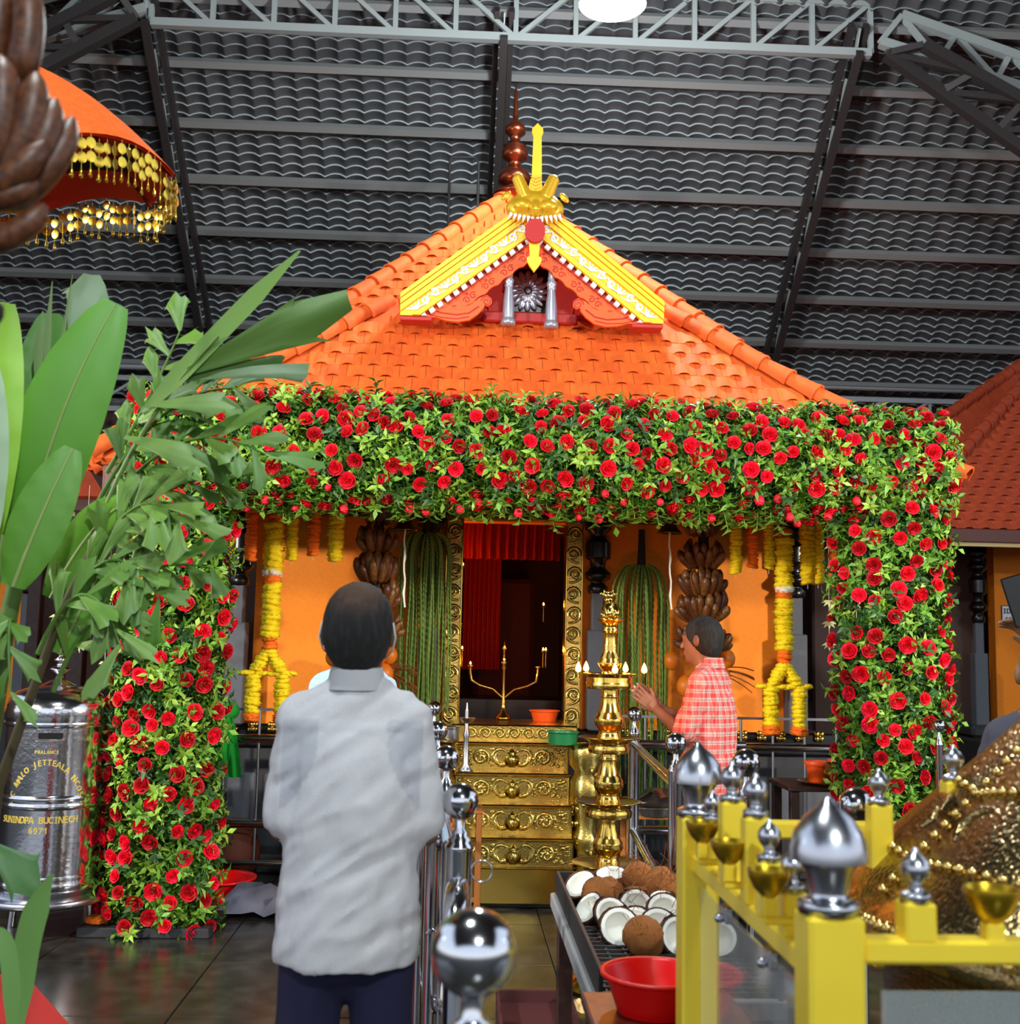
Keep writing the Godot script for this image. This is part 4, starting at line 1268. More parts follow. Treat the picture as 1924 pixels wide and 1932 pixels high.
# ---------------------------------------------------------------- the two smaller shrines at either side
func neighbours() -> void:
	var t := thing("side_shrine", "smaller orange tiled shrine beyond the right arch column", "shrine", Vector3(6.9, 0, -11.5))
	var porch := part(t, "porch_roof", MB.new().quad_slab(Vector3(-2.77, 2.67, 0.8), Vector3(2.77, 2.67, 0.8), Vector3(0.55, 4.67, -0.867), Vector3(-0.55, 4.67, -0.867), 0.05), M.tile_old)
	var tm := tile_mesh(0.163, 0.116)
	copies(porch, "roof_tiles", tm, M.tile_old, face_tiles(2.67, 4.66, 0.8, 2.77, 0.55, 0.163, 0.116, 1.2))
	var cap := cap_mesh(0.2)
	hip_caps(porch, Vector3(-0.55, 4.69, -0.867), Vector3(-2.80, 2.68, 0.82), cap, 0.2, Vector3(-0.4, 1, 0.6), M.tile_old)
	var ap := Vector3(-0.3, 4.95, -1.55)
	var c := [Vector3(-3.75, 2.67, 0.3), Vector3(3.4, 2.67, 0.3), Vector3(3.4, 2.67, -2.15), Vector3(-3.75, 2.67, -2.15)]
	var mb := MB.new()
	for i in 4: mb.tri(c[i], c[(i + 1) % 4], ap)
	var main := part(t, "main_roof", mb, M.tile_old)
	hip_caps(main, ap, c[0], cap, 0.2, Vector3(-0.4, 1, 0.6), M.tile_old)
	part(t, "fascia_board", MB.new().cbox(Vector3(0.3, 2.61, 0.80), Vector3(5.4, 0.12, 0.04), 0.004), M.fascia)
	part(t, "cream_strip", MB.new().cbox(Vector3(0.3, 2.53, 0.78), Vector3(5.4, 0.04, 0.03), 0.004), M.cream)
	part(t, "wall", MB.new().box(Vector3(0.9, 1.65, -0.1), Vector3(4.8, 1.9, 0.15)), M.wall_orange)
	part(t, "plinth", MB.new().cbox(Vector3(0.6, 0.35, 0.15), Vector3(5.0, 0.70, 0.8), 0.03), M.plinth)
	part(t, "plinth_ledge", MB.new().cbox(Vector3(0.6, 0.76, 0.02), Vector3(5.0, 0.12, 0.55), 0.03), M.plinth)
	turned_pillar(t, -1.73, 0.10, 0.70, 2.55)
	part(t, "soffit", MB.new().box(Vector3(0.3, 2.62, -0.2), Vector3(5.6, 0.03, 1.9)), M.dark_wood)
	part(t, "corner_post", MB.new().cbox(Vector3(-3.0, 1.25, 1.9), Vector3(0.20, 2.5, 0.20), 0.01), M.dark_wood)
	part(t, "dark_recess", MB.new().box(Vector3(-2.35, 1.4, -0.5), Vector3(1.7, 2.4, 0.1)), M.dark_interior)
	var s := thing("name_board", "small white board with dark lettering on the orange wall", "sign", Vector3(5.58, 1.90, -11.51))
	part(s, "board", MB.new().cbox(Vector3.ZERO, Vector3(0.22, 0.18, 0.012), 0.003), M.white_paint)
	part(s, "board_rim", MB.new().cbox(Vector3(0, 0, -0.008), Vector3(0.235, 0.195, 0.01), 0.003), M.letter_dark)
	letters(s, "IDO", 0.055, Vector3(-0.035, 0.04, 0.008), M.letter_dark)
	letters(s, "SREE", 0.05, Vector3(-0.01, -0.045, 0.008), M.letter_dark)
	# left
	var l := thing("side_shrine", "dim side shrine with an orange wall behind the donation box", "shrine", Vector3(-4.6, 0, -9.6))
	part(l, "wall", MB.new().box(Vector3(-0.4, 1.7, -0.05), Vector3(3.1, 1.9, 0.15)), M.wall_orange)
	part(l, "plinth", MB.new().cbox(Vector3(-0.2, 0.45, 0.1), Vector3(3.6, 0.9, 0.6), 0.02), M.plinth)
	turned_pillar(l, 1.20, 0.15, 0.80, 2.5)
	part(l, "wooden_post", MB.new().cbox(Vector3(1.33, 1.3, 0.35), Vector3(0.10, 2.6, 0.10), 0.006), M.dark_wood)
	part(l, "wooden_post", MB.new().cbox(Vector3(1.62, 1.3, 0.2), Vector3(0.13, 2.6, 0.12), 0.006), M.dark_wood)
	part(l, "fascia_board", MB.new().cbox(Vector3(-1.0, 2.54, 0.25), Vector3(5.5, 0.11, 0.04), 0.004), M.fascia)
	part(l, "cream_strip", MB.new().cbox(Vector3(-1.05, 2.46, 0.22), Vector3(5.5, 0.035, 0.03), 0.004), M.cream)
	part(l, "roof_face", MB.new().quad_slab(Vector3(-3.6, 2.6, 0.3), Vector3(1.8, 2.6, 0.3), Vector3(0.6, 4.0, -0.9), Vector3(-3.6, 4.0, -0.9), 0.05), M.tile_old)
	part(l, "low_wall", MB.new().cbox(Vector3(1.85, 0.5, 0.4), Vector3(0.8, 1.0, 0.12), 0.01), M.maroon)
	part(l, "low_wall", MB.new().cbox(Vector3(1.9, 1.70, -0.6), Vector3(0.8, 0.35, 0.06), 0.01), M.maroon)

func letters(parent: Node, words: String, h: float, at: Vector3, m: Material, b := Basis.IDENTITY) -> void:
	var tx := TextMesh.new()
	var f := SystemFont.new()
	f.font_names = PackedStringArray(["Droid Sans"])
	f.font_weight = 700
	tx.font = f
	tx.text = words
	tx.font_size = 32
	tx.pixel_size = h / 24.0
	tx.depth = 0.002
	part(parent, "lettering", tx, m, at, b)


# ---------------------------------------------------------------- flowers
func rose_mesh(sd: int) -> ArrayMesh:
	var mb := MB.new()
	var r := RandomNumberGenerator.new()
	r.seed = sd
	for ring in [[5, 0.038, 0.034, 0.012, 0.95], [5, 0.028, 0.042, 0.006, 0.85], [4, 0.018, 0.047, 0.0, 0.8], [3, 0.009, 0.049, -0.002, 0.95]]:
		for k in ring[0]:
			var a0: float = TAU * k / ring[0] + ring[1] * 70.0 + r.randf_range(-0.15, 0.15)
			var rows := []
			for j in 4:
				var t := j / 3.0
				var row := PackedVector3Array()
				for i in 5:
					var s := i / 2.0 - 1.0
					var rad: float = ring[1] * (0.35 + 0.65 * pow(t, 0.7)) + ring[3] * t * t * t
					var y: float = ring[2] * t * (1.0 - 0.22 * s * s * t) - ring[3] * 0.5 * t * t
					var a: float = a0 + s * ring[4] * (0.35 + 0.65 * t)
					row.append(Vector3(cos(a) * rad * (1.0 + 0.06 * s), y, sin(a) * rad * (1.0 + 0.06 * s)))
				rows.append(row)
			mb.sheet(rows, false, true)
	mb.ball(Vector3(0, 0.004, 0), Vector3(0.016, 0.016, 0.016), 8, 4)
	return mb.mesh()

func bud_mesh() -> ArrayMesh:
	var mb := MB.new()
	mb.lathe([Vector2(0, 0.0), Vector2(0.018, 0.006), Vector2(0.026, 0.022), Vector2(0.027, 0.04), Vector2(0.022, 0.055), Vector2(0.015, 0.056), Vector2(0.010, 0.045)], 12, Vector3.ZERO, 0.08)
	mb.lathe([Vector2(0, 0.03), Vector2(0.012, 0.04), Vector2(0.014, 0.06), Vector2(0.004, 0.062)], 8)
	return mb.mesh()

func leaf_blade(mb: MB, at: Vector3, dir: Vector3, up: Vector3, l: float, w: float, fold := 0.25) -> void:
	var d := dir.normalized()
	var s := d.cross(up).normalized()
	var n := s.cross(d)
	var mid := at + d * l * 0.5 - n * l * 0.06
	var tip := at + d * l - n * l * 0.16
	var a := at + d * l * 0.42 + s * w * 0.5 + n * w * fold
	var b := at + d * l * 0.42 - s * w * 0.5 + n * w * fold
	var i := mb.vert(at, n)
	mb.vert(a, n + s * 0.4); mb.vert(mid, n); mb.vert(tip, n); mb.vert(b, n - s * 0.4)
	mb.face(i, i + 1, i + 2); mb.face(i + 1, i + 3, i + 2); mb.face(i, i + 2, i + 4); mb.face(i + 2, i + 3, i + 4)

func sprig_mesh(sd: int, l: float, count: int) -> ArrayMesh:
	var mb := MB.new()
	var r := RandomNumberGenerator.new()
	r.seed = sd
	mb.tube([Vector3.ZERO, Vector3(0.004, l * 0.5, 0), Vector3(0, l, 0.004)], 0.0018, 4, false)
	for k in count:
		var y := l * (0.15 + 0.85 * k / (count - 1.0))
		var a := k * 2.4 + r.randf_range(-0.4, 0.4)
		var tilt := r.randf_range(0.2, 0.9)
		var d := Vector3(cos(a), tilt, sin(a))
		leaf_blade(mb, Vector3(0, y, 0), d, Vector3(0, 1, 0).lerp(Vector3(cos(a), 0, sin(a)), 0.2) + Vector3(0, 0.01, 0), r.randf_range(0.044, 0.068), r.randf_range(0.019, 0.027))
	return mb.mesh()

func leaf_tint() -> Color:
	var k := rng.randf()
	if k < 0.28: return Color(0.055, 0.16, 0.025).lerp(Color(0.035, 0.10, 0.028), rng.randf())
	if k < 0.76: return Color(0.13, 0.32, 0.032).lerp(Color(0.20, 0.40, 0.035), rng.randf())
	return Color(0.26, 0.46, 0.04).lerp(Color(0.36, 0.55, 0.07), rng.randf())

func flower_arch() -> void:
	var t := thing("flower_arch", "tall arch of green leaves studded with red roses around the shrine front", "flower arch", Vector3(0.44, 0, -6.3))
	var xl := -1.94   # columns, from the arch's middle
	var xr := 1.93
	part(t, "frame", MB.new().box(Vector3(xl, 1.25, -0.03), Vector3(0.24, 2.45, 0.14)).box(Vector3(xr, 1.25, -0.03), Vector3(0.26, 2.45, 0.14)).box(Vector3(0, 2.50, -0.03), Vector3(4.1, 0.34, 0.16)), M.arch_core)
	# places on the arch: a point, the way it faces, how it hangs
	var spots := func(n: int, sd: int) -> Array:
		var r := RandomNumberGenerator.new()
		r.seed = sd
		var out := []
		for k in n:
			var q := r.randf()
			var p: Vector3
			var nn: Vector3
			if q < 0.52:
				var a := r.randf_range(-1.25, 1.5)
				var x := r.randf_range(-2.17, 2.2)
				p = Vector3(x, 2.515 + 0.235 * sin(a), -0.02 + 0.16 * cos(a))
				nn = Vector3(r.randf_range(-0.25, 0.25), sin(a) * 0.9, cos(a) + 0.25)
			else:
				var s := -1.0 if q < 0.76 else 1.0
				var a := r.randf_range(-1.75, 1.75)
				var y := r.randf_range(0.03, 2.62)
				var w := 0.205 if s < 0 else 0.225
				p = Vector3((xl if s < 0 else xr) + w * sin(a), y, -0.02 + 0.16 * cos(a))
				nn = Vector3(sin(a), r.randf_range(-0.15, 0.2), cos(a) + 0.2)
			out.append([p, nn.normalized(), r.randf()])
		return out
	# leaves
	for kind in 3:
		var sm := sprig_mesh(100 + kind, [0.10, 0.13, 0.085][kind], [10, 13, 9][kind])
		var where := []
		var tints := []
		for s in spots.call(2300, 50 + kind):
			var dir: Vector3 = s[1] * 0.75 + Vector3(rnd(-0.8, 0.8), rnd(-0.75, 0.75), rnd(-0.4, 0.5))
			if s[0].y < 2.36 and s[0].y > 2.2 and absf(s[0].x) < 1.75: dir.y -= 0.35
			where.append(Transform3D(aim(dir, rnd(0, TAU)).scaled(Vector3.ONE * rnd(0.75, 1.15)), s[0] + s[1] * rnd(-0.07, 0.03)))
			tints.append(leaf_tint())
		# the fringe that hangs from the beam
		for k in 170:
			where.append(Transform3D(aim(Vector3(rnd(-0.35, 0.35), -1, rnd(-0.1, 0.4)), rnd(0, TAU)).scaled(Vector3.ONE * rnd(0.9, 1.35)), Vector3(rnd(-1.75, 1.75), rnd(2.28, 2.46), rnd(0.0, 0.16))))
			tints.append(Color(0.22, 0.42, 0.04).lerp(Color(0.11, 0.28, 0.03), rng.randf()))
		# stray sprigs along the top
		for k in 60:
			where.append(Transform3D(aim(Vector3(rnd(-0.6, 0.6), 1, rnd(-0.1, 0.5)), rnd(0, TAU)).scaled(Vector3.ONE * rnd(0.9, 1.2)), Vector3(rnd(-2.1, 2.15), rnd(2.66, 2.72), rnd(-0.02, 0.10))))
			tints.append(leaf_tint())
		copies(t, "leaves", sm, M.leaf, where, tints)
	# roses, spread so that they keep their distance
	var meshes := [rose_mesh(1), rose_mesh(2), rose_mesh(3)]
	var bud := bud_mesh()
	var put := []
	var tries := 0
	for s in spots.call(9000, 77):
		if s[1].z < 0.12 and s[2] < 0.8: continue
		var p: Vector3 = s[0] + s[1] * 0.085
		var ok := true
		var gap: float = 0.070 + 0.045 * s[2]
		for o in put:
			if o[0].distance_squared_to(p) < gap * gap:
				ok = false
				break
		if ok: put.append([p, s[1], s[2]])
		if put.size() >= 560: break
	for k in 44:   # buds that hang below the beam
		put.append([Vector3(-1.72 + k * 0.08 + rnd(-0.03, 0.03), rnd(2.20, 2.30), rnd(0.10, 0.17)), Vector3(0, -0.3, 1).normalized(), 0.5])
	put.sort_custom(func(a, b): return a[1].z > b[1].z)
	var rest := [[], [], []]
	for k in put.size():
		var p: Vector3 = put[k][0]
		var nn: Vector3 = put[k][1]
		var hang: bool = p.y < 2.33 and p.y > 2.15 and absf(p.x) < 1.75
		var dir := nn + Vector3(rnd(-0.45, 0.45), rnd(-0.4, 0.35), rnd(0.0, 0.3))
		if hang: dir = Vector3(rnd(-0.3, 0.3), -1.0, rnd(0.1, 0.6))
		var sc := rnd(0.68, 0.94)
		var b := aim(dir, rnd(0, TAU)).scaled(Vector3.ONE * sc)
		if k < 300:
			part(t, "rose", bud if hang and rng.randf() < 0.6 else meshes[k % 3], M["rose_%d" % [0, 0, 1, 2, 0, 1][rng.randi() % 6]], p, b)
		else:
			rest[k % 3].append(Transform3D(b, p))
	for k in 3: copies(t, "roses", meshes[k], M["rose_%d" % k], rest[k])
	# the board that the left column stands on
	single("base_board", "dark flat board under the foot of the left rose column", "board", MB.new().cbox(Vector3(0, 0.025, 0), Vector3(0.66, 0.05, 0.42), 0.006), M.plinth, Vector3(-1.53, 0, -6.33))
	tag(part(self, "marigold", marigold_mesh(5, 0.05), M.marigold_orange, Vector3(-1.78, 0.075, -6.20)), "single orange marigold lying on the dark board", "flower")

func marigold_mesh(sd: int, r0: float) -> ArrayMesh:
	var r := RandomNumberGenerator.new()
	r.seed = sd
	var mb := MB.new()
	var prof := [[0.15, -0.42], [0.75, -0.38], [1.0, -0.2], [0.86, -0.08], [1.02, 0.08], [0.84, 0.2], [0.8, 0.34], [0.5, 0.36], [0.1, 0.42]]
	var rows := []
	for j in prof.size():
		var ring := PackedVector3Array()
		for i in 18:
			var a := TAU * (i + (0.5 if j % 2 else 0.0)) / 18
			var w := 1.0 + (0.22 if i % 2 else -0.10) * (1.0 if j > 0 and j < 8 else 0.2) + r.randf_range(-0.08, 0.08)
			ring.append(Vector3(cos(a) * prof[j][0] * r0 * w, prof[j][1] * r0 + r.randf_range(-0.05, 0.05) * r0, sin(a) * prof[j][0] * r0 * w))
		rows.append(ring)
	mb.sheet(rows, true, true)
	return mb.mesh()

func string_of(t: Node, from: Vector3, to: Vector3, r: float, m: Material, ms: Array, squash := 0.62) -> void:
	var l := from.distance_to(to)
	var n := maxi(1, int(round(l / (r * squash))))
	for k in n:
		var p := from.lerp(to, (k + 0.5) / n)
		part(t, "bloom", ms[(k * 5 + n) % ms.size()], m, p + Vector3(rnd(-0.003, 0.003), 0, rnd(-0.003, 0.003)), aim(Vector3(rnd(-0.28, 0.28), 1, rnd(-0.28, 0.28)), rnd(0, TAU)).scaled(Vector3.ONE * r / 0.05 * rnd(0.88, 1.10)))

func garlands() -> void:
	var ms := [marigold_mesh(11, 0.05), marigold_mesh(12, 0.05), marigold_mesh(13, 0.05)]
	var Y = M.marigold_yellow
	var O = M.marigold_orange
	var W = M.jasmine_white
	# the two long garlands with a bow at the foot
	var where := [Vector3(-1.085, 0, -6.9), Vector3(1.95, 0, -6.9)]
	for k in 2:
		var p: Vector3 = where[k]
		var t := thing("long_garland", ["long yellow marigold garland with bow, left of the man in grey", "long yellow marigold garland with bow, beside the right rose column"][k], "garland", Vector3(p.x, 1.12, p.z), "long marigold garlands")
		var dy: float = [0.02, 0.0][k]
		var a := func(y: float) -> Vector3: return Vector3(0, y + dy - 1.12, 0)
		part(t, "cord", MB.new().tube([a.call(2.42), a.call(2.24)], 0.003, 5), M.rope)
		string_of(t, a.call(2.245), a.call(2.215), 0.034, W, ms)
		string_of(t, a.call(2.215), a.call(2.165), 0.044, O, ms)
		string_of(t, a.call(2.165), a.call(1.875), 0.052, Y, ms)
		string_of(t, a.call(1.875), a.call(1.86), 0.048, W, ms)
		string_of(t, a.call(1.86), a.call(1.81), 0.046, O, ms)
		string_of(t, a.call(1.81), a.call(1.50), 0.050, Y, ms)
		string_of(t, a.call(1.50), a.call(1.425), 0.040, O, ms)
		for s in [-1.0, 1.0]:
			string_of(t, a.call(1.42), a.call(1.30) + Vector3(s * 0.075, 0, 0.01), 0.038, Y, ms)
			string_of(t, a.call(1.285) + Vector3(s * 0.01, 0, 0), a.call(1.29) + Vector3(s * 0.145, 0, 0), 0.032, Y, ms)
			string_of(t, a.call(1.28) + Vector3(s * 0.085, 0, 0.01), a.call(1.055) + Vector3(s * 0.085, 0, 0.01), 0.040, Y, ms)
			string_of(t, a.call(1.055) + Vector3(s * 0.085, 0, 0.01), a.call(1.01) + Vector3(s * 0.085, 0, 0.01), 0.044, O, ms)
	# short ones hanging from the beam
	var rows := [
		[-1.218, 2.30, 1.965, 0.034, O, "short orange marigold string, leftmost under the beam beside the black pillar"],
		[-0.980, 2.30, 1.97, 0.031, Y, "short yellow marigold string just right of the left long garland"],
		[-0.855, 2.30, 2.0, 0.033, O, "short orange marigold string between two yellow ones on the left"],
		[-0.725, 2.33, 1.97, 0.040, Y, "thick yellow marigold string beside the left banana bunch"],
		[1.660, 2.32, 1.955, 0.033, Y, "short yellow marigold string just right of the right banana bunch"],
		[1.763, 2.30, 1.99, 0.031, O, "short orange marigold string left of the right long garland"],
		[1.860, 2.30, 1.985, 0.030, Y, "thin yellow marigold string touching the right long garland"],
		[2.095, 2.30, 1.90, 0.042, Y, "thick yellow marigold string right of the right long garland"],
		[2.158, 2.28, 1.905, 0.034, Y, "yellow marigold string wedged beside the orange one on the right"],
		[2.214, 2.30, 1.87, 0.036, O, "orange marigold string close to the right rose column"],
		[2.262, 2.26, 1.92, 0.036, Y, "yellow marigold string half hidden by the right rose column"],
		[-1.325, 2.30, 1.94, 0.040, Y, "yellow marigold string half hidden by the left rose column"],
	]
	for r in rows:
		var t := thing("marigold_string", r[5], "garland", Vector3(r[0], r[2], -6.9 if r[0] > -1.3 and r[0] < 2.2 else -6.75), "short marigold strings")
		part(t, "cord", MB.new().tube([Vector3(0, -0.03, 0), Vector3(0, 2.42 - r[2], 0)], 0.002, 5), M.rope)
		string_of(t, Vector3(0, r[1] - r[2], 0), Vector3.ZERO, r[3], r[4], ms)
	# strings behind the palm fronds on the left
	var f := thing("marigold_string", "orange marigold string hanging alone behind the palm fronds", "garland", Vector3(-2.10, 2.0, -7.0), "short marigold strings")
	part(f, "cord", MB.new().tube([Vector3(0, -0.08, 0), Vector3(0, 0.45, 0)], 0.002, 5), M.rope)
	string_of(f, Vector3(0, 0.22, 0), Vector3(0, -0.01, 0), 0.036, O, ms)
	var n := 0
	for x in [-2.02, -1.93]:
		var q := thing("blossom_string", ["thin string of small yellow blossoms beside the lone orange string", "thin string of small yellow blossoms at the left edge of the rose column"][n], "garland", Vector3(x, 1.9, -7.0), "thin blossom strings")
		part(q, "cord", MB.new().tube([Vector3.ZERO, Vector3(0, 0.5, 0)], 0.0015, 5), M.rope)
		for k in 6: part(q, "bloom", ms[k % 3], Y, Vector3(rnd(-0.01, 0.01), 0.02 + k * 0.062, 0), Basis.from_scale(Vector3.ONE * 0.36))
		n += 1
	# palm-leaf stars on threads
	var star := MB.new()
	for k in 5:
		var a := -PI / 2 + (k - 2) * 0.62
		leaf_blade(star, Vector3.ZERO, Vector3(cos(a), sin(a) * 0.75, 0.1), Vector3(0, 0.3, 1), 0.05, 0.018)
	var sm := star.mesh()
	var i := 0
	for q in [[-2.36, 1.44, 2], [-2.22, 1.40, 4], [-2.07, 1.30, 4], [-1.96, 1.26, 3], [2.27, 1.50, 3], [2.44, 1.62, 2]]:
		var s := thing("leaf_star_string", ["pale leaf star string, leftmost of those below the fronds", "pale leaf star string below the lone orange marigolds", "pale leaf star string between two others left of the rose column", "pale leaf star string nearest the left rose column", "pale leaf star string right of the right long garland", "pale leaf star string beside the right rose column"][i], "decoration", Vector3(q[0], q[1], -7.05), "leaf star strings")
		part(s, "thread", MB.new().tube([Vector3(0, 0, 0), Vector3(0, 2.4 - q[1], 0)], 0.0015, 5), M.rope)
		for k in q[2]: part(s, "leaf_star", sm, M.palm_white, Vector3(0, 0.05 + k * 0.13, 0.004), Basis(Vector3.UP, rnd(-0.6, 0.6)))
		i += 1


# ---------------------------------------------------------------- fruit and palm blossoms
func banana_mesh(l: float, r: float, bend: float, n := 9) -> ArrayMesh:   # from its stalk at the origin along +y, bending towards +z
	var path := []
	var rr := []
	for k in n + 1:
		var t := float(k) / n
		path.append(Vector3(0, l * t * (1.0 - 0.18 * bend * t), l * 0.42 * bend * t * t))
		rr.append(r * (0.42 if k == 0 else (0.62 if k == 1 else (0.32 if k == n else (0.8 if k == n - 1 else 1.0)))))
	return MB.new().tube(path, rr, 7).mesh()

func bunch(label: String, at: Vector3, tiers: Array, top: float) -> void:
	var t := thing("banana_bunch", label, "bananas", at, "hanging banana bunches")
	part(t, "stalk", MB.new().tube([Vector3(0, top, 0.0), Vector3(0.005, 0.4, 0), Vector3(0, 0.0, 0.01), Vector3(-0.01, -0.25, 0.02)], [0.03, 0.036, 0.034, 0.02], 8), M.stalk)
	var ms := [banana_mesh(0.160, 0.025, 0.9), banana_mesh(0.150, 0.026, 0.6), banana_mesh(0.165, 0.024, 1.2)]
	for q in tiers:   # height, finger count, lift, tilt about z
		for k in q[1]:
			for row in 2:
				var a: float = lerpf(-0.42 * PI, 1.42 * PI, (k + 0.5 * row + 0.25) / q[1]) + rnd(-0.06, 0.06)
				if sin(a) < -0.55: continue
				var out := Vector3(cos(a), 0, sin(a))
				var lift: float = q[2] + (0.35 if row else 0.0) + rnd(-0.1, 0.1)
				var y := (out * cos(lift) + Vector3.UP * sin(lift)).normalized()
				var z := (Vector3.UP - y * y.dot(Vector3.UP)).normalized()
				if q[2] < 0: z = (Vector3.UP * 0.9 + out * 0.1 - y * y.dot(Vector3.UP * 0.9 + out * 0.1)).normalized()
				var b := Basis(y.cross(z), y, z)
				part(t, "banana", ms[rng.randi() % 3], M["banana_%d" % (rng.randi() % 3)], out * (0.045 + 0.012 * row) + Vector3(0, q[0] + 0.022 * row, 0), b.scaled(Vector3.ONE * rnd(0.9, 1.08) * q[3]))

func blossom(label: String, at: Vector3, n: int, l: float, spread: float, m: Material, sd: int) -> void:
	var t := thing("palm_blossom", label, "palm blossom", at, "hanging palm blossoms")
	var r := RandomNumberGenerator.new()
	r.seed = sd
	part(t, "crown_stalk", MB.new().tube([Vector3(0, 0.25, 0), Vector3(0, 0.0, 0), Vector3(0.0, -0.08, 0.02)], [0.02, 0.03, 0.012], 8), M.stalk)
	for k in n:
		var a := TAU * k / n + r.randf_range(-0.2, 0.2)
		var s := spread * sqrt(r.randf_range(0.05, 1.0))
		var o := Vector3(cos(a) * s * 1.15, 0, sin(a) * s * 0.75)
		var ll := l * r.randf_range(0.86, 1.03)
		var path := []
		var rr := []
		for j in 71:
			var f := j / 70.0
			var w := 1.0 - pow(1.0 - minf(1.0, f * 3.2), 2.0)
			path.append(Vector3(o.x * w + 0.006 * sin(f * 9.0 + k), 0.05 * sin(minf(1.0, f * 3.2) * PI) * s * 6.0 - ll * f * f * (0.25 + 0.75 / (0.3 + f)) / (0.25 + 0.75 / 1.3), o.z * w + 0.005 * cos(f * 7.0 + k)))
			rr.append((0.0055 if j % 2 else 0.0115) * (1.0 - 0.45 * f))
		part(t, "blossom_strand", MB.new().tube(path, rr, 5, false), m)

func hanging_fruit() -> void:
	bunch("red-brown banana bunch hanging left of the doorway behind the left bell", Vector3(-0.50, 1.62, -7.22), [[0.60, 9, 0.75, 0.85], [0.42, 11, 0.55, 1.0], [0.24, 12, 0.55, 1.12], [0.08, 12, 0.25, 1.1], [-0.08, 10, -0.1, 1.0]], 0.85)
	bunch("red-brown banana bunch hanging right of the doorway above the man in check", Vector3(1.53, 1.60, -7.22), [[0.60, 9, 0.75, 0.85], [0.40, 11, 0.45, 1.0], [0.22, 12, 0.6, 1.12], [0.07, 12, 0.3, 1.12], [-0.09, 10, -0.1, 1.0]], 0.85)
	blossom("hanging palm blossom with pale green beaded strands left of the doorway", Vector3(-0.21, 2.20, -7.58), 46, 1.22, 0.16, M.bud_green, 3)
	blossom("hanging palm blossom with long green strands right of the brass lamp", Vector3(1.20, 2.02, -7.58), 44, 1.62, 0.17, M.bud_green, 4)
	# areca nuts on twigs below each bunch
	for k in 2:
		var t := thing("coconut_cluster", ["orange coconuts on dry twigs behind the grey-shirted man's head", "orange coconuts on dry twigs behind the head of the man in check"][k], "coconuts", [Vector3(-0.58, 1.30, -7.5), Vector3(1.58, 1.32, -7.5)][k], "hanging coconut clusters")
		for q in [[-0.19, 0.10, 0.06], [0.09, 0.13, 0.075], [0.13, 0.0, 0.07], [-0.10, -0.06, 0.07], [0.0, 0.02, 0.08], [0.16, 0.12, 0.06]]:
			part(t, "coconut", MB.new().ball(Vector3.ZERO, Vector3(q[2] * 0.85, q[2], q[2] * 0.85), 14, 9), M.nut_orange, Vector3(q[0], q[1], rnd(-0.04, 0.04)))
		for j in 9:
			var a := rnd(-0.5, 0.35)
			part(t, "twig", MB.new().tube(bez(Vector3(0.05, 0.03, 0), Vector3(0.2, 0.12 * sin(a) + 0.06, 0), Vector3(0.34, 0.22 * sin(a) - 0.02, rnd(-0.05, 0.05)), 6), 0.0035, 5), M.coir)
	# bells
	for k in 2:
		var t := thing("temple_bell", ["brass bell with white cord hanging left of the doorway", "brass bell with white cord hanging right of the doorway"][k], "bell", [Vector3(-0.325, 2.165, -6.98), Vector3(1.273, 2.187, -6.98)][k], "temple bells")
		part(t, "bell_body", MB.new().lathe([Vector2(0.066, 0.005), Vector2(0.076, 0.0), Vector2(0.074, 0.008), Vector2(0.052, 0.03), Vector2(0.044, 0.05), Vector2(0.043, 0.053), Vector2(0.041, 0.07), Vector2(0.039, 0.10), Vector2(0.034, 0.125), Vector2(0.02, 0.14), Vector2(0.008, 0.145), Vector2(0.008, 0.17), Vector2(0.0, 0.17)], 24), M.old_brass)
		part(t, "bell_chain", MB.new().tube([Vector3(0, 0.16, 0), Vector3(0, 0.32, 0)], 0.005, 6), M.old_brass)
		var rope := []
		var rr := []
		for j in 13:
			rope.append(Vector3(0.004 * sin(j * 1.7) + 0.001 * j, 0.06 - 0.043 * j, 0))
			rr.append(0.0055 if j % 5 else 0.008)
		part(t, "bell_cord", MB.new().tube(rope, rr, 6), M.rope)


# ---------------------------------------------------------------- steel railings
func ball_post(t: Node, at: Vector3, r := 0.0, ball := 0.041) -> void:
	var rr := r if r > 0.0 else 0.025
	var p := part(t, "post", MB.new().lathe([Vector2(0, 0), Vector2(rr * 2.2, 0), Vector2(rr * 2.2, 0.012), Vector2(rr * 2.2, 0.012), Vector2(rr, 0.02), Vector2(rr, 0.02), Vector2(rr, 1.03), Vector2(rr, 1.03), Vector2(rr * 1.08, 1.032), Vector2(rr * 1.08, 1.04), Vector2(rr * 0.85, 1.048), Vector2(rr * 0.9, 1.055), Vector2(rr * 0.6, 1.062), Vector2(rr * 0.68, 1.07), Vector2(rr * 0.42, 1.078), Vector2(rr * 0.42, 1.105)], 22), M.steel, at)
	part(p, "ball", MB.new().ball(Vector3(0, 1.10 + ball * 0.95, 0), Vector3.ONE * ball, 28, 16), M.steel)

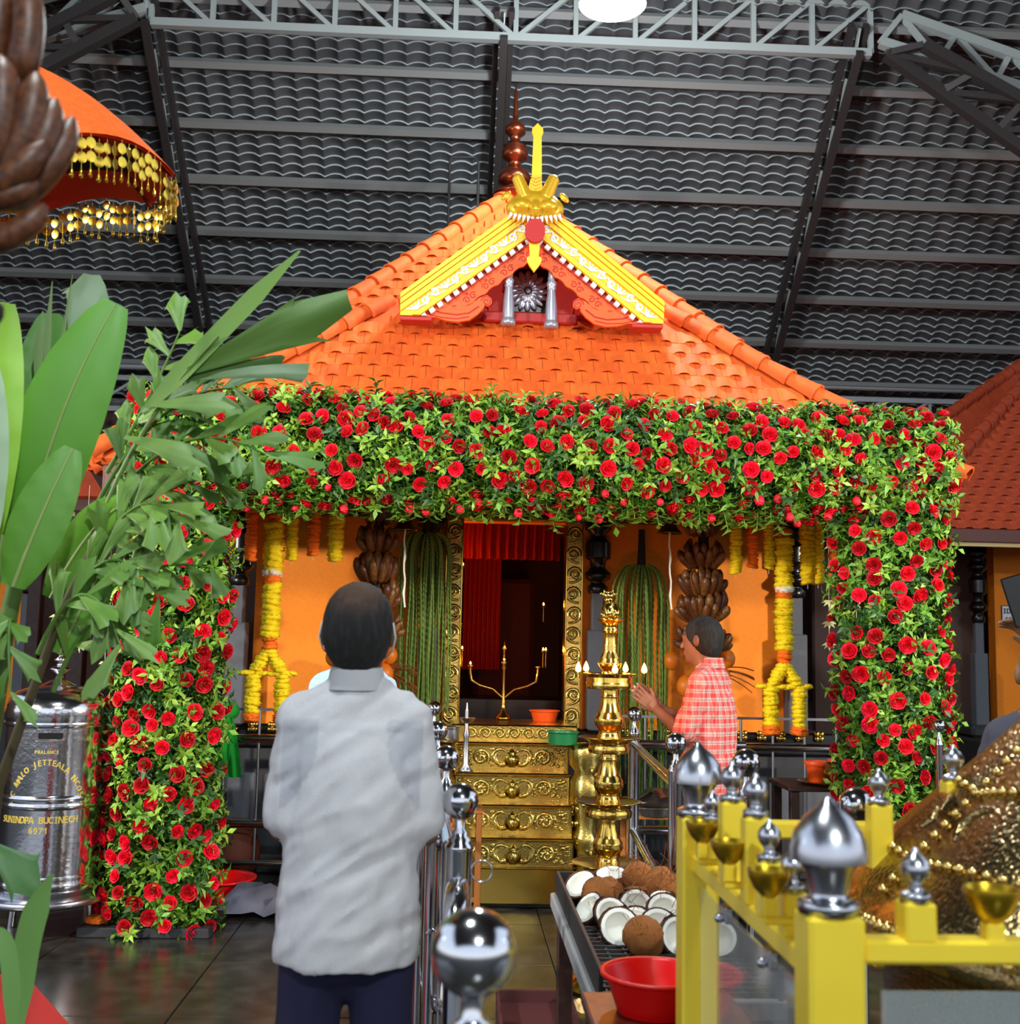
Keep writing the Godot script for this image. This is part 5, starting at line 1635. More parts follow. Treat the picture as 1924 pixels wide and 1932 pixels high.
func railings() -> void:
	# the railing that closes the shrine front
	for side in 2:
		var x0: float = [-1.62, 1.0][side]
		var x1: float = [-0.16, 2.42][side]
		var t := thing("steel_railing", ["steel railing before the shrine wall left of the steps", "steel railing before the shrine wall right of the brass lamp"][side], "railing", Vector3(x0, 0, -7.4), "railings before the shrine wall")
		var w := x1 - x0
		for q in [[0.89, 0.027], [0.375, 0.027], [0.14, 0.018]]:
			part(t, "rail", MB.new().tube([Vector3(0, q[0], 0), Vector3(w, q[0], 0)], q[1], 14), M.steel)
		part(t, "rail", MB.new().box(Vector3(w * 0.5, 1.07, 0), Vector3(w, 0.016, 0.016)), M.brushed_steel)
		for k in 8:
			part(t, "bar", MB.new().tube([Vector3(w * k / 7.0, 0.14, 0), Vector3(w * k / 7.0, 1.07, 0)], 0.009, 8), M.brushed_steel)
		for k in [0, 1]:
			part(t, "post", MB.new().tube([Vector3(w * k, 0, -0.02), Vector3(w * k, 0.9, -0.02)], 0.026, 12), M.steel)
	# the queue rail beside the praying man
	var q := thing("queue_railing", "steel queue railing with round balls beside the man in grey", "railing", Vector3(0.02, 0, -2.75), "queue railings")
	ball_post(q, Vector3(0.0, 0.0, 0.0), 0.030, 0.042)
	ball_post(q, Vector3(-0.04, 0, -1.02), 0.028)
	ball_post(q, Vector3(-0.085, 0, -2.2), 0.026)
	ball_post(q, Vector3(-0.13, 0, -3.85), 0.026)
	for y in [0.97, 0.55]:
		part(q, "rail", MB.new().tube([Vector3(0.0, y, 0.0), Vector3(-0.04, y, -1.02)], 0.024, 14), M.steel)
		part(q, "rail", MB.new().tube([Vector3(-0.04, y, -1.02), Vector3(-0.085, y, -2.2)], 0.024, 14), M.steel)
		part(q, "rail", MB.new().tube([Vector3(-0.085, y, -2.2), Vector3(-0.13, y, -3.85)], 0.024, 14), M.steel)
	# elbow that points at the camera
	part(q, "rail_end", MB.new().tube([Vector3(0, 0.95, 0.0), Vector3(-0.004, 0.945, 0.10), Vector3(-0.006, 0.915, 0.16), Vector3(-0.006, 0.86, 0.175), Vector3(-0.006, 0.83, 0.175)], [0.027, 0.027, 0.027, 0.027, 0.022], 18), M.steel)
	var ring := []
	for k in 25: ring.append(Vector3(0.052 + 0.024 * cos(TAU * k / 24), 0.985 + 0.024 * sin(TAU * k / 24), 0.01))
	part(q, "ring", MB.new().tube(ring, 0.0022, 6, false), M.steel)
	# pipes behind the man's elbow
	var pg := thing("pipe_gate", "pair of upright steel pipes close behind the grey-shirted man's elbow", "gate", Vector3(-0.045, 0, -3.2))
	part(pg, "pipe", MB.new().tube([Vector3(0, 0, 0), Vector3(0, 1.05, 0)], 0.021, 14), M.steel)
	part(pg, "pipe", MB.new().tube([Vector3(-0.035, 0, -0.15), Vector3(-0.035, 1.0, -0.15)], 0.018, 14), M.steel)
	part(pg, "foot_plate", MB.new().lathe([Vector2(0, 0), Vector2(0.06, 0), Vector2(0.06, 0.01), Vector2(0.03, 0.03), Vector2(0, 0.03)], 16), M.steel, Vector3(-0.01, 0, -0.05))
	part(pg, "hook", MB.new().tube(bez(Vector3(-0.01, 0.74, 0.02), Vector3(0.035, 0.80, 0.02), Vector3(0.02, 0.55, 0.03), 8), 0.006, 8), M.steel)
	# nearest post, with the low rail that leads to the gold enclosure
	var n := thing("queue_railing", "nearest steel post with a large round ball at the bottom edge", "railing", Vector3(0.028, 0, -1.33), "queue railings")
	var np := part(n, "post", MB.new().lathe([Vector2(0.03, 0), Vector2(0.03, 1.035), Vector2(0.03, 1.035), Vector2(0.036, 1.037), Vector2(0.038, 1.045), Vector2(0.034, 1.053), Vector2(0.028, 1.057), Vector2(0.031, 1.063), Vector2(0.029, 1.071), Vector2(0.020, 1.076), Vector2(0.023, 1.083), Vector2(0.020, 1.09), Vector2(0.012, 1.096), Vector2(0.013, 1.12)], 28), M.steel)
	part(np, "ball", MB.new().ball(Vector3(0, 1.163, 0), Vector3.ONE * 0.0475, 36, 20), M.steel)
	part(n, "rail", MB.new().tube([Vector3(0.0, 1.062, 0.0), Vector3(0.46, 1.060, -0.02)], 0.009, 14), M.steel)
	# right of the brass lamp
	var r := thing("queue_railing", "steel queue railing with balls between brass lamp and man in check", "railing", Vector3(0.85, 0, -4.5), "queue railings")
	ball_post(r, Vector3.ZERO, 0.028, 0.041)
	ball_post(r, Vector3(0.13, 0, -1.9), 0.030, 0.041)
	for y in [0.98, 0.52]:
		part(r, "rail", MB.new().tube([Vector3(0, y, 0), Vector3(0.13, y, -1.9)], 0.022, 14), M.steel)
	part(r, "rail", MB.new().tube([Vector3(0.13, 0.98, -1.9), Vector3(0.75, 0.98, -1.95)], 0.022, 14), M.steel)
	part(r, "rail", MB.new().tube([Vector3(0.13, 0.52, -1.9), Vector3(0.75, 0.52, -1.95)], 0.022, 14), M.steel)
	part(r, "rail", MB.new().tube([Vector3(0, 0.60, 0), Vector3(0.18, 0.42, 0.5)], 0.02, 12), M.steel)
	ball_post(r, Vector3(0.085, 0, 0.75), 0.026, 0.045)
	var f := thing("queue_railing", "steel post with a shiny ball behind the near gold post", "railing", Vector3(1.03, 0, -3.0), "queue railings")
	ball_post(f, Vector3(0, -0.03, 0), 0.026, 0.044)
	var g := thing("queue_railing", "thin steel post with a ball at the edge of the right rose column", "railing", Vector3(2.50, 0, -6.0), "queue railings")
	ball_post(g, Vector3(0, 0, 0), 0.02, 0.034)


# ---------------------------------------------------------------- tall brass lamp
func brass_lamp() -> void:
	var t := thing("brass_lamp", "tall tiered brass oil lamp with five lit wicks beside the coconuts", "oil lamp", Vector3(0.705, 0, -5.35))
	part(t, "lamp_foot", MB.new().lathe([Vector2(0, 0), Vector2(0.20, 0), Vector2(0.20, 0.02), Vector2(0.20, 0.02), Vector2(0.17, 0.05), Vector2(0.10, 0.10), Vector2(0.06, 0.17), Vector2(0.05, 0.28), Vector2(0.065, 0.36), Vector2(0.05, 0.42), Vector2(0.045, 0.46), Vector2(0.0, 0.46)], 32), M.brass)
	var stem := []
	for q in [[0.055, 0.0], [0.056, 0.025], [0.050, 0.035], [0.047, 0.05], [0.052, 0.06], [0.064, 0.075], [0.069, 0.09], [0.066, 0.105], [0.067, 0.108], [0.056, 0.125], [0.050, 0.14], [0.051, 0.143], [0.042, 0.17], [0.039, 0.20], [0.042, 0.203], [0.042, 0.209], [0.038, 0.212], [0.036, 0.235], [0.038, 0.25]]:
		stem.append(Vector2(q[0], q[1]))
	var sm := MB.new().lathe(stem, 32).mesh()
	for y in [0.52, 0.79, 1.07]:
		part(t, "lamp_stem", sm, M.brass, Vector3(0, y, 0))
	var dish := func(r: float, base: float) -> ArrayMesh:
		var mb := MB.new().lathe([Vector2(0.02, -0.055), Vector2(base * 0.96, -0.055), Vector2(base * 0.96, -0.055), Vector2(base, -0.048), Vector2(base, -0.028), Vector2(base * 0.94, -0.022), Vector2(base * 0.98, -0.004), Vector2(r * 0.8, 0.004), Vector2(r, 0.012), Vector2(r, 0.016), Vector2(r * 0.97, 0.016), Vector2(r * 0.75, 0.008), Vector2(0.03, 0.004)], 40)
		for k in 5:   # pointed wick spouts
			var a := TAU * k / 5 + 0.3
			var d := Vector3(cos(a), 0, sin(a))
			var s := Vector3(-sin(a), 0, cos(a))
			mb.tri(d * (r * 0.9) + s * r * 0.22 + Vector3(0, 0.013, 0), d * (r * 0.9) - s * r * 0.22 + Vector3(0, 0.013, 0), d * (r * 1.2) + Vector3(0, 0.02, 0))
			mb.tri(d * (r * 0.9) - s * r * 0.22 + Vector3(0, 0.008, 0), d * (r * 0.9) + s * r * 0.22 + Vector3(0, 0.008, 0), d * (r * 1.2) + Vector3(0, 0.017, 0))
		return mb.mesh()
	part(t, "lamp_dish", dish.call(0.165, 0.115), M.brass, Vector3(0, 0.525, 0))
	part(t, "lamp_dish", dish.call(0.150, 0.108), M.brass, Vector3(0, 0.795, 0))
	part(t, "lamp_dish", dish.call(0.140, 0.094), M.brass, Vector3(0, 1.078, 0))
	part(t, "lamp_dish", dish.call(0.125, 0.108), M.brass, Vector3(0, 1.365, 0))
	part(t, "lamp_top", MB.new().lathe([Vector2(0.036, 1.365), Vector2(0.036, 1.385), Vector2(0.03, 1.39), Vector2(0.046, 1.405), Vector2(0.052, 1.42), Vector2(0.050, 1.43), Vector2(0.045, 1.445), Vector2(0.046, 1.45), Vector2(0.036, 1.47), Vector2(0.033, 1.49), Vector2(0.036, 1.494), Vector2(0.032, 1.50), Vector2(0.036, 1.505), Vector2(0.031, 1.515), Vector2(0.029, 1.56), Vector2(0.036, 1.57), Vector2(0.040, 1.575), Vector2(0.034, 1.582), Vector2(0.032, 1.60), Vector2(0.050, 1.615), Vector2(0.062, 1.625), Vector2(0.062, 1.631), Vector2(0.0, 1.633)], 32), M.brass)
	var beads := MB.new()
	for k in 20:
		var a := TAU * k / 20
		beads.ball(Vector3(cos(a) * 0.053, 1.425, sin(a) * 0.053), Vector3.ONE * 0.005, 6, 4)
	part(t, "bead_ring", beads, M.brass)
	# seated bull seen from behind
	var b := Blob.new()
	b.egg(Vector3(0.002, 0.035, 0.0), Vector3(0.043, 0.040, 0.042), 0.01).egg(Vector3(-0.015, 0.02, 0.02), Vector3(0.02, 0.028, 0.03), 0.01).egg(Vector3(0.022, 0.02, 0.02), Vector3(0.02, 0.028, 0.03), 0.01)
	b.cap(Vector3(-0.005, 0.06, -0.015), Vector3(-0.007, 0.095, -0.02), 0.024, 0.017, 0.012).egg(Vector3(-0.007, 0.102, -0.022), Vector3(0.026, 0.02, 0.026), 0.008)
	b.cap(Vector3(-0.022, 0.11, -0.02), Vector3(-0.028, 0.128, -0.02), 0.008, 0.004, 0.006).cap(Vector3(0.008, 0.11, -0.02), Vector3(0.014, 0.130, -0.02), 0.008, 0.004, 0.006)
	b.cap(Vector3(-0.03, 0.107, -0.022), Vector3(-0.044, 0.112, -0.022), 0.006, 0.005, 0.006).cap(Vector3(0.016, 0.107, -0.022), Vector3(0.030, 0.114, -0.022), 0.006, 0.005, 0.006)
	b.cap(Vector3(-0.035, 0.006, 0.03), Vector3(-0.045, 0.018, 0.03), 0.006, 0.005, 0.006).cap(Vector3(0.004, 0.07, 0.03), Vector3(0.008, 0.01, 0.046), 0.004, 0.003, 0.006)
	part(t, "bull_figure", b.net(Vector3(-0.07, -0.01, -0.06), Vector3(0.07, 0.145, 0.07), 0.004), M.brass, Vector3(0.0, 1.632, 0.0))
	for k in 5:
		var a := TAU * k / 5 + 0.3
		flame(t, Vector3(cos(a) * 0.158, 1.383, sin(a) * 0.158), 0.05, 0.06)


# ---------------------------------------------------------------- gold enclosure at the near right
func acorn(r: float) -> ArrayMesh:
	return MB.new().lathe([Vector2(0, -0.2 * r), Vector2(0.98 * r, -0.2 * r), Vector2(0.98 * r, 0.12 * r), Vector2(0.8 * r, 0.2 * r), Vector2(0.62 * r, 0.26 * r), Vector2(0.62 * r, 0.5 * r), Vector2(0.75 * r, 1.05 * r), Vector2(0.95 * r, 1.35 * r), Vector2(0.95 * r, 1.35 * r), Vector2(1.22 * r, 1.42 * r), Vector2(1.22 * r, 1.42 * r), Vector2(1.22 * r, 1.8 * r), Vector2(1.08 * r, 2.3 * r), Vector2(0.75 * r, 2.75 * r), Vector2(0.32 * r, 3.1 * r), Vector2(0.15 * r, 3.3 * r), Vector2(0, 3.42 * r)], 28).mesh()

func knob_finial(r: float) -> ArrayMesh:
	return MB.new().lathe([Vector2(0, -0.3 * r), Vector2(1.0 * r, -0.3 * r), Vector2(1.0 * r, 0.2 * r), Vector2(0.9 * r, 0.3 * r), Vector2(0.55 * r, 0.42 * r), Vector2(0.42 * r, 0.6 * r), Vector2(0.45 * r, 0.8 * r), Vector2(0.75 * r, 1.15 * r), Vector2(0.95 * r, 1.6 * r), Vector2(0.92 * r, 2.0 * r), Vector2(0.7 * r, 2.4 * r), Vector2(0.32 * r, 2.7 * r), Vector2(0.2 * r, 2.85 * r), Vector2(0.22 * r, 3.0 * r), Vector2(0, 3.12 * r)], 22).mesh()

func gold_enclosure() -> void:
	var t := thing("gold_enclosure", "gold painted railing with steel acorn finials at the near right", "railing", Vector3(0.511, 0, -1.6))
	var big := acorn(0.0425)
	var far_z := -0.86
	for q in [[0.0, 0.0, 1.152], [0.0, far_z, 1.155]]:
		var p := part(t, "corner_post", MB.new().cbox(Vector3(0, q[2] * 0.5, 0), Vector3(0.076, q[2], 0.076), 0.006), M.gold_rail, Vector3(q[0], 0, q[1]))
		part(p, "acorn_finial", big, M.brushed_steel, Vector3(0, q[2] + 0.008, 0))
	# top rails and lower rails
	part(t, "rail", MB.new().cbox(Vector3(0.65, 1.104, 0), Vector3(1.22, 0.032, 0.04), 0.005), M.gold_rail)
	part(t, "rail", MB.new().cbox(Vector3(0, 1.065, far_z * 0.5), Vector3(0.036, 0.036, -far_z), 0.005), M.gold_rail)
	part(t, "rail", MB.new().cbox(Vector3(0.65, 1.13, far_z), Vector3(1.22, 0.035, 0.04), 0.005), M.gold_rail)
	part(t, "rail", MB.new().cbox(Vector3(0, 0.2, far_z * 0.5), Vector3(0.036, 0.036, -far_z), 0.005), M.gold_rail)
	part(t, "rail", MB.new().cbox(Vector3(0.65, 0.2, 0), Vector3(1.22, 0.036, 0.04), 0.005), M.gold_rail)
	var kn := knob_finial(0.0215)
	var stub := func(x: float, z: float, top: float, w: float, base: float) -> void:
		var p := part(t, "short_post", MB.new().cbox(Vector3(0, (top + base) * 0.5, 0), Vector3(w, top - base, w), 0.004), M.gold_rail, Vector3(x, 0, z))
		part(p, "knob_finial", kn, M.brushed_steel, Vector3(0, top + 0.004, 0), Basis.from_scale(Vector3.ONE * w / 0.043))
	stub.call(0.0, -0.17, 1.145, 0.038, 1.08)
	stub.call(0.0, -0.30, 1.165, 0.040, 1.08)
	stub.call(0.0, -0.385, 1.222, 0.044, 1.08)
	stub.call(0.0, -0.555, 1.225, 0.044, 1.08)
	stub.call(0.0, -0.72, 1.165, 0.036, 1.08)
	stub.call(0.119, 0.0, 1.168, 0.043, 1.115)
	stub.call(0.40, 0.0, 1.168, 0.043, 1.115)
	stub.call(0.325, -0.70, 1.205, 0.043, 0.9)
	stub.call(0.475, -0.70, 1.252, 0.043, 0.9)
	var bowl := MB.new().lathe([Vector2(0, -0.012), Vector2(0.012, -0.01), Vector2(0.026, 0.004), Vector2(0.036, 0.024), Vector2(0.0375, 0.036), Vector2(0.035, 0.036), Vector2(0.03, 0.02), Vector2(0.0, 0.004)], 24).mesh()
	var foot := MB.new().cbox(Vector3(0, -0.026, 0), Vector3(0.026, 0.034, 0.026), 0.003).mesh()
	for q in [[-0.041, -0.152, 1.148, 0.85], [-0.041, -0.405, 1.148, 0.85], [-0.041, -0.618, 1.148, 0.85], [0.224, 0.0, 1.150, 1.0]]:
		var bw := part(t, "oil_bowl", bowl, M.old_gold, Vector3(q[0], q[2], q[1]), Basis.from_scale(Vector3.ONE * q[3]))
		part(bw, "bowl_foot", foot, M.gold_rail)
		if q[0] < 0: part(bw, "bowl_arm", MB.new().cbox(Vector3(0.02, -0.05, 0), Vector3(0.06, 0.014, 0.016), 0.003), M.gold_rail)
	# clear panels with their steel clips
	part(t, "clear_panel", MB.new().box(Vector3(0.0, 0.62, far_z * 0.5), Vector3(0.005, 0.80, -far_z - 0.09)), M.acrylic)
	part(t, "clear_panel", MB.new().box(Vector3(0.65, 0.63, 0.0), Vector3(1.16, 0.84, 0.005)), M.acrylic)
	for z in [-0.28, -0.58]:
		part(t, "clip", MB.new().cbox(Vector3(-0.004, 1.02, z), Vector3(0.016, 0.03, 0.04), 0.003).ball(Vector3(-0.018, 1.012, z), Vector3(0.009, 0.009, 0.009), 10, 6), M.brushed_steel)
	# the golden cover that stands inside
	var c := thing("gold_cover", "dark gold embossed bell-shaped cover with bead rows inside the gold railing", "cover", Vector3(1.42, 0, -2.18))
	var prof := [[0.0, 1.62], [0.10, 1.58], [0.22, 1.44], [0.36, 1.30], [0.50, 1.17], [0.62, 1.05], [0.66, 1.0], [0.66, 0.97], [0.60, 0.95], [0.58, 0.80], [0.60, 0.70], [0.60, 0.0]]
	var rows := []
	for j in prof.size():
		var ring := PackedVector3Array()
		for i in 72:
			var a := TAU * i / 72
			var lob := 1.0 + (0.045 * absf(sin(a * 4.0)) if j > 1 and j < 8 else 0.0)
			ring.append(Vector3(cos(a) * prof[j][0] * lob, prof[j][1] + (0.02 * absf(sin(a * 4.0)) if j > 1 and j < 8 else 0.0), sin(a) * prof[j][0] * lob))
		rows.append(ring)
	part(c, "cover_body", MB.new().sheet(rows, true), M.gold_sheet)
	for q in [[0.655, 1.005, 130, 0.011], [0.56, 1.11, 120, 0.010], [0.43, 1.235, 90, 0.010], [0.30, 1.36, 66, 0.010]]:
		var mb := MB.new()
		for k in q[2]:
			var a: float = TAU * k / q[2]
			var lob := 1.0 + 0.045 * absf(sin(a * 4.0))
			mb.ball(Vector3(cos(a) * q[0] * lob, q[1] + 0.02 * absf(sin(a * 4.0)) + 0.008, sin(a) * q[0] * lob), Vector3.ONE * q[3], 7, 5)
		part(c, "bead_row", mb, M.bright_bead)
	for k in 8:
		var ribs := MB.new()
		var a := TAU * k / 8 + 0.01
		for j in 22:
			var f := j / 21.0
			var r := lerpf(0.62, 0.2, f)
			ribs.ball(Vector3(cos(a) * r, lerpf(1.06, 1.475, f) + 0.006, sin(a) * r), Vector3.ONE * 0.010, 7, 5)
		part(c, "bead_rib", ribs, M.bright_bead)
	var sw := MB.new()
	for k in 16:
		var a := TAU * (k + 0.5) / 16
		sw.xf = Transform3D(Basis(Vector3(sin(a), 0, -cos(a)), Vector3(cos(a) * -0.7, 0.75, sin(a) * -0.7).normalized(), Vector3(cos(a), 0.95, sin(a)).normalized()), Vector3(cos(a) * 0.50, 1.185, sin(a) * 0.50))
		sw.tube(spiral(Vector3.ZERO, 0.06, 0.01, 0.3, 1.5, 18), taper(19, 0.012, 0.008), 6)
	part(c, "scroll_relief", sw, M.gold_sheet)


# ---------------------------------------------------------------- steel donation box
func donation_box() -> void:
	var t := thing("donation_box", "tall round steel donation box with domed lid at the left", "donation box", Vector3(-2.045, 0, -6.2))
	var r := 0.245
	part(t, "drum", MB.new().lathe([Vector2(0, 0.24), Vector2(r, 0.24), Vector2(r, 0.24), Vector2(r * 1.03, 0.26), Vector2(r * 1.03, 0.28), Vector2(r, 0.29), Vector2(r * 1.02, 0.30), Vector2(r, 0.32), Vector2(r, 0.32), Vector2(r, 0.64), Vector2(r, 0.64), Vector2(r * 1.03, 0.65), Vector2(r * 1.03, 0.665), Vector2(r, 0.675), Vector2(r * 1.03, 0.69), Vector2(r * 1.02, 0.70), Vector2(r, 0.71), Vector2(r, 0.71), Vector2(r, 1.045)], 64), M.box_steel)
	part(t, "lid", MB.new().lathe([Vector2(r * 1.0, 1.04), Vector2(r * 1.03, 1.045), Vector2(r * 1.03, 1.065), Vector2(r * 1.01, 1.07), Vector2(r * 1.04, 1.08), Vector2(r * 1.04, 1.13), Vector2(r * 1.02, 1.135), Vector2(r * 1.03, 1.145), Vector2(r * 0.97, 1.18), Vector2(r * 0.80, 1.215), Vector2(r * 0.5, 1.24), Vector2(r * 0.2, 1.25), Vector2(0, 1.252)], 64), M.box_steel)
	part(t, "lid_finial", MB.new().lathe([Vector2(0.09, 1.245), Vector2(0.05, 1.265), Vector2(0.022, 1.275), Vector2(0.018, 1.30), Vector2(0.05, 1.32), Vector2(0.05, 1.33), Vector2(0.02, 1.345), Vector2(0.016, 1.36), Vector2(0.035, 1.375), Vector2(0.012, 1.39), Vector2(0.012, 1.40), Vector2(0.018, 1.405), Vector2(0.012, 1.43), Vector2(0.0, 1.475)], 24), M.box_steel)
	part(t, "base_plate", MB.new().lathe([Vector2(0, 0.17), Vector2(0.29, 0.17), Vector2(0.30, 0.18), Vector2(0.30, 0.20), Vector2(0.29, 0.205), Vector2(r, 0.215), Vector2(r, 0.245), Vector2(0, 0.245)], 56), M.brushed_steel)
	for k in 3:
		var a := TAU * k / 3 + PI / 2
		part(t, "leg", MB.new().tube([Vector3(cos(a) * 0.24, 0, sin(a) * 0.24), Vector3(cos(a) * 0.22, 0.18, sin(a) * 0.22)], 0.02, 10), M.steel)
	# the coin slot in its raised frame
	var face := func(a: float, rr: float) -> Transform3D:   # a frame on the drum, a radians right of the camera side
		return Transform3D(Basis(Vector3.UP, a), Vector3(sin(a) * rr, 0, cos(a) * rr))
	var f: Transform3D = face.call(0.22, r)
	part(t, "slot_frame", MB.new().cbox(Vector3(0, 1.005, 0.0), Vector3(0.15, 0.055, 0.02), 0.004), M.box_steel, f.origin, f.basis)
	part(t, "slot", MB.new().cbox(Vector3(0, 1.005, 0.003), Vector3(0.115, 0.030, 0.02), 0.003), M.glass_black, f.origin, f.basis)
	var on := func(ch: String, a: float, y: float, h: float, roll: float) -> void:
		var w: Transform3D = face.call(a, r + 0.001)
		letters(t, ch, h, w.origin + Vector3(0, y, 0), M.letter_gold, w.basis * Basis(Vector3(0, 0, 1), roll))
	var top := "PRALANCE"
	for k in top.length(): on.call(top[k], -0.05 + k * 0.06, 0.925, 0.017, 0.0)
	var word := "SC MALO JETTEALA NCOSB"
	for k in word.length():
		var u := (k - 10.5) / 10.5
		on.call(word[k], 0.18 + 0.78 * sin(u * 1.25) / 0.95 * 0.95, 0.875 - 0.19 * (1.0 - cos(u * 1.45)) / 0.88, 0.030, -u * 1.2)
	var low := "SUNINDPA BUCINECH"
	for k in low.length(): on.call(low[k], -0.72 + k * 0.095, 0.595, 0.034, 0.0)
	var num := "6971"
	for k in num.length(): on.call(num[k], -0.05 + k * 0.095, 0.545, 0.030, 0.0)


# ---------------------------------------------------------------- coconuts on their grate, basins, tables
func parts_of_half(h: Node3D, r: float) -> void:
	var husk := MB.new()
	var rows := []
	for j in 7:
		var t := PI * 0.5 * j / 6.0
		var ring := PackedVector3Array()
		for i in 16:
			var a := TAU * i / 16
			var q := r * (1.0 + rnd(-0.10, 0.10)) if j > 0 else r * 0.3
			ring.append(Vector3(cos(a) * sin(t) * q, -r * 1.12 * cos(t) * (1.0 + rnd(-0.03, 0.03)) + rnd(-0.003, 0.003), sin(a) * sin(t) * q))
		rows.append(ring)
	husk.sheet(rows, true, true)
	part(h, "husk", husk, M.husk)
	part(h, "shell", MB.new().lathe([Vector2(r * 0.98, -0.004), Vector2(r * 0.97, 0.002), Vector2(r * 0.86, 0.003), Vector2(r * 0.84, -0.002)], 20), M.shell)
	part(h, "kernel", MB.new().lathe([Vector2(0, -r * 0.62), Vector2(r * 0.3, -r * 0.58), Vector2(r * 0.55, -r * 0.4), Vector2(r * 0.66, -r * 0.12), Vector2(r * 0.68, 0.001), Vector2(r * 0.70, 0.003), Vector2(r * 0.88, 0.003)], 20), M.kernel)
	var fib := MB.new()
	for k in 16:
		var a := rnd(0, TAU)
		var t := rnd(0.3, 1.5)
		var d := Vector3(cos(a) * sin(t), -cos(t), sin(a) * sin(t))
		var e := d * r * rnd(1.15, 1.5) + Vector3(rnd(-0.02, 0.02), rnd(-0.02, 0.02), rnd(-0.02, 0.02))
		fib.tube([d * r * 0.95, (d * r * 1.1 + e) * 0.5, e], 0.0009, 3, false)
	part(h, "fibre", fib, M.coir).set_meta("kind", "stuff")

func coconuts() -> void:
	var t := thing("offering_table", "dark wooden table with a black iron grate full of split coconuts", "table", Vector3(0.63, 0, -3.75))
	for q in [[-0.21, 0.58], [-0.21, -0.58], [0.20, 0.58], [0.20, -0.58]]:
		part(t, "leg", MB.new().cbox(Vector3(q[0], 0.28, q[1]), Vector3(0.055, 0.56, 0.055), 0.004), M.dark_wood)
	part(t, "apron", MB.new().cbox(Vector3(-0.245, 0.575, 0), Vector3(0.03, 0.05, 1.30), 0.004), M.galvanised)
	part(t, "apron", MB.new().cbox(Vector3(0.0, 0.575, 0.64), Vector3(0.50, 0.05, 0.03), 0.004), M.galvanised)
	part(t, "apron", MB.new().cbox(Vector3(0.0, 0.575, -0.64), Vector3(0.50, 0.05, 0.03), 0.004), M.galvanised)
	part(t, "tray_floor", MB.new().box(Vector3(0.0, 0.592, 0), Vector3(0.48, 0.008, 1.28)), M.tray_black)
	part(t, "tray_side", MB.new().cbox(Vector3(-0.235, 0.635, 0), Vector3(0.012, 0.085, 1.30), 0.002), M.tray_black)
	part(t, "tray_side", MB.new().cbox(Vector3(0.235, 0.635, 0), Vector3(0.012, 0.085, 1.30), 0.002), M.tray_black)
	part(t, "tray_side", MB.new().cbox(Vector3(0.0, 0.635, -0.64), Vector3(0.46, 0.085, 0.012), 0.002), M.tray_black)
	for k in 27:
		part(t, "grate_bar", MB.new().box(Vector3(0.0, 0.602, -0.62 + k * 0.047), Vector3(0.46, 0.010, 0.008)), M.dark_steel)
	for k in 9:
		part(t, "grate_bar", MB.new().box(Vector3(-0.21 + k * 0.052, 0.598, 0), Vector3(0.006, 0.010, 1.26)), M.dark_steel)
	# the heap: place, how the cut face looks, size
	var heap := [
		[-0.30, 0.70, -0.60, -0.5, 0.75, 0.5, 0.062], [-0.24, 0.66, -0.38, -0.7, 0.6, 0.4, 0.060], [-0.06, 0.74, -0.62, -0.1, 0.9, 0.25, 0.058],
		[-0.15, 0.66, -0.56, 0.2, -0.2, -0.9, 0.062], [0.05, 0.74, -0.58, 0.1, -0.6, -0.6, 0.06], [0.0, 0.70, -0.34, 0.05, 0.35, 0.9, 0.060],
		[-0.12, 0.68, -0.28, 0.1, 0.5, 0.8, 0.058], [-0.13, 0.655, -0.12, -0.15, 0.45, 0.85, 0.064], [0.04, 0.68, -0.14, 0.1, 0.6, 0.8, 0.064],
		[0.20, 0.72, -0.50, 0.3, -0.1, -0.9, 0.062], [0.18, 0.70, -0.36, 0.1, 0.75, 0.5, 0.060], [0.30, 0.70, -0.30, 0.3, 0.2, -0.8, 0.062],
		[0.34, 0.72, -0.52, -0.6, 0.7, 0.4, 0.060], [0.38, 0.67, -0.20, -0.2, 0.4, 0.9, 0.062], [0.25, 0.66, -0.10, 0.3, 0.1, -0.9, 0.066],
		[0.10, 0.66, 0.02, 0.35, 0.35, 0.85, 0.062], [-0.02, 0.645, 0.02, 0.2, -0.4, -0.9, 0.060], [0.17, 0.65, 0.05, 0.8, 0.4, 0.4, 0.052],
		[0.14, 0.72, -0.22, 0.1, 0.5, 0.85, 0.064], [0.24, 0.73, -0.24, -0.2, -0.5, -0.8, 0.06], [0.06, 0.69, -0.46, -0.2, 0.1, -0.9, 0.062],
		[-0.18, 0.70, -0.45, 0.3, 0.2, -0.9, 0.058], [0.30, 0.655, 0.02, -0.3, 0.5, 0.8, 0.060], [0.40, 0.68, -0.42, 0.2, 0.6, 0.7, 0.056], [-0.06, 0.66, -0.20, -0.3, 0.7, 0.5, 0.054],
	]
	var spot := ["at the far left corner of the grate", "low on the left edge of the heap", "lying flat at the back of the heap", "turned away at the back left of the heap", "turned away at the very back of the heap",
		"facing out in the middle of the heap", "facing out left of the middle of the heap", "facing out at the front left of the heap", "facing out at the front of the heap", "turned away at the back right of the heap",
		"tilted up right of the middle of the heap", "turned away on the right slope of the heap", "leaning left at the far right corner", "facing out on the right edge near the gold post", "turned away low on the right of the heap",
		"facing right at the very front of the heap", "turned away at the very front of the heap", "broken piece at the front right of the heap", "large and facing out on top of the front", "turned away on top of the heap",
		"turned away in the middle of the heap", "turned away left of the middle of the heap", "facing out low at the front right", "tilted up at the back right of the heap", "small and tilted up inside the left of the heap"]
	var at := []
	for q in heap: at.append(Vector3(0.415 + (q[0] + 0.30) * 0.66, q[1], -3.56 + q[2]))
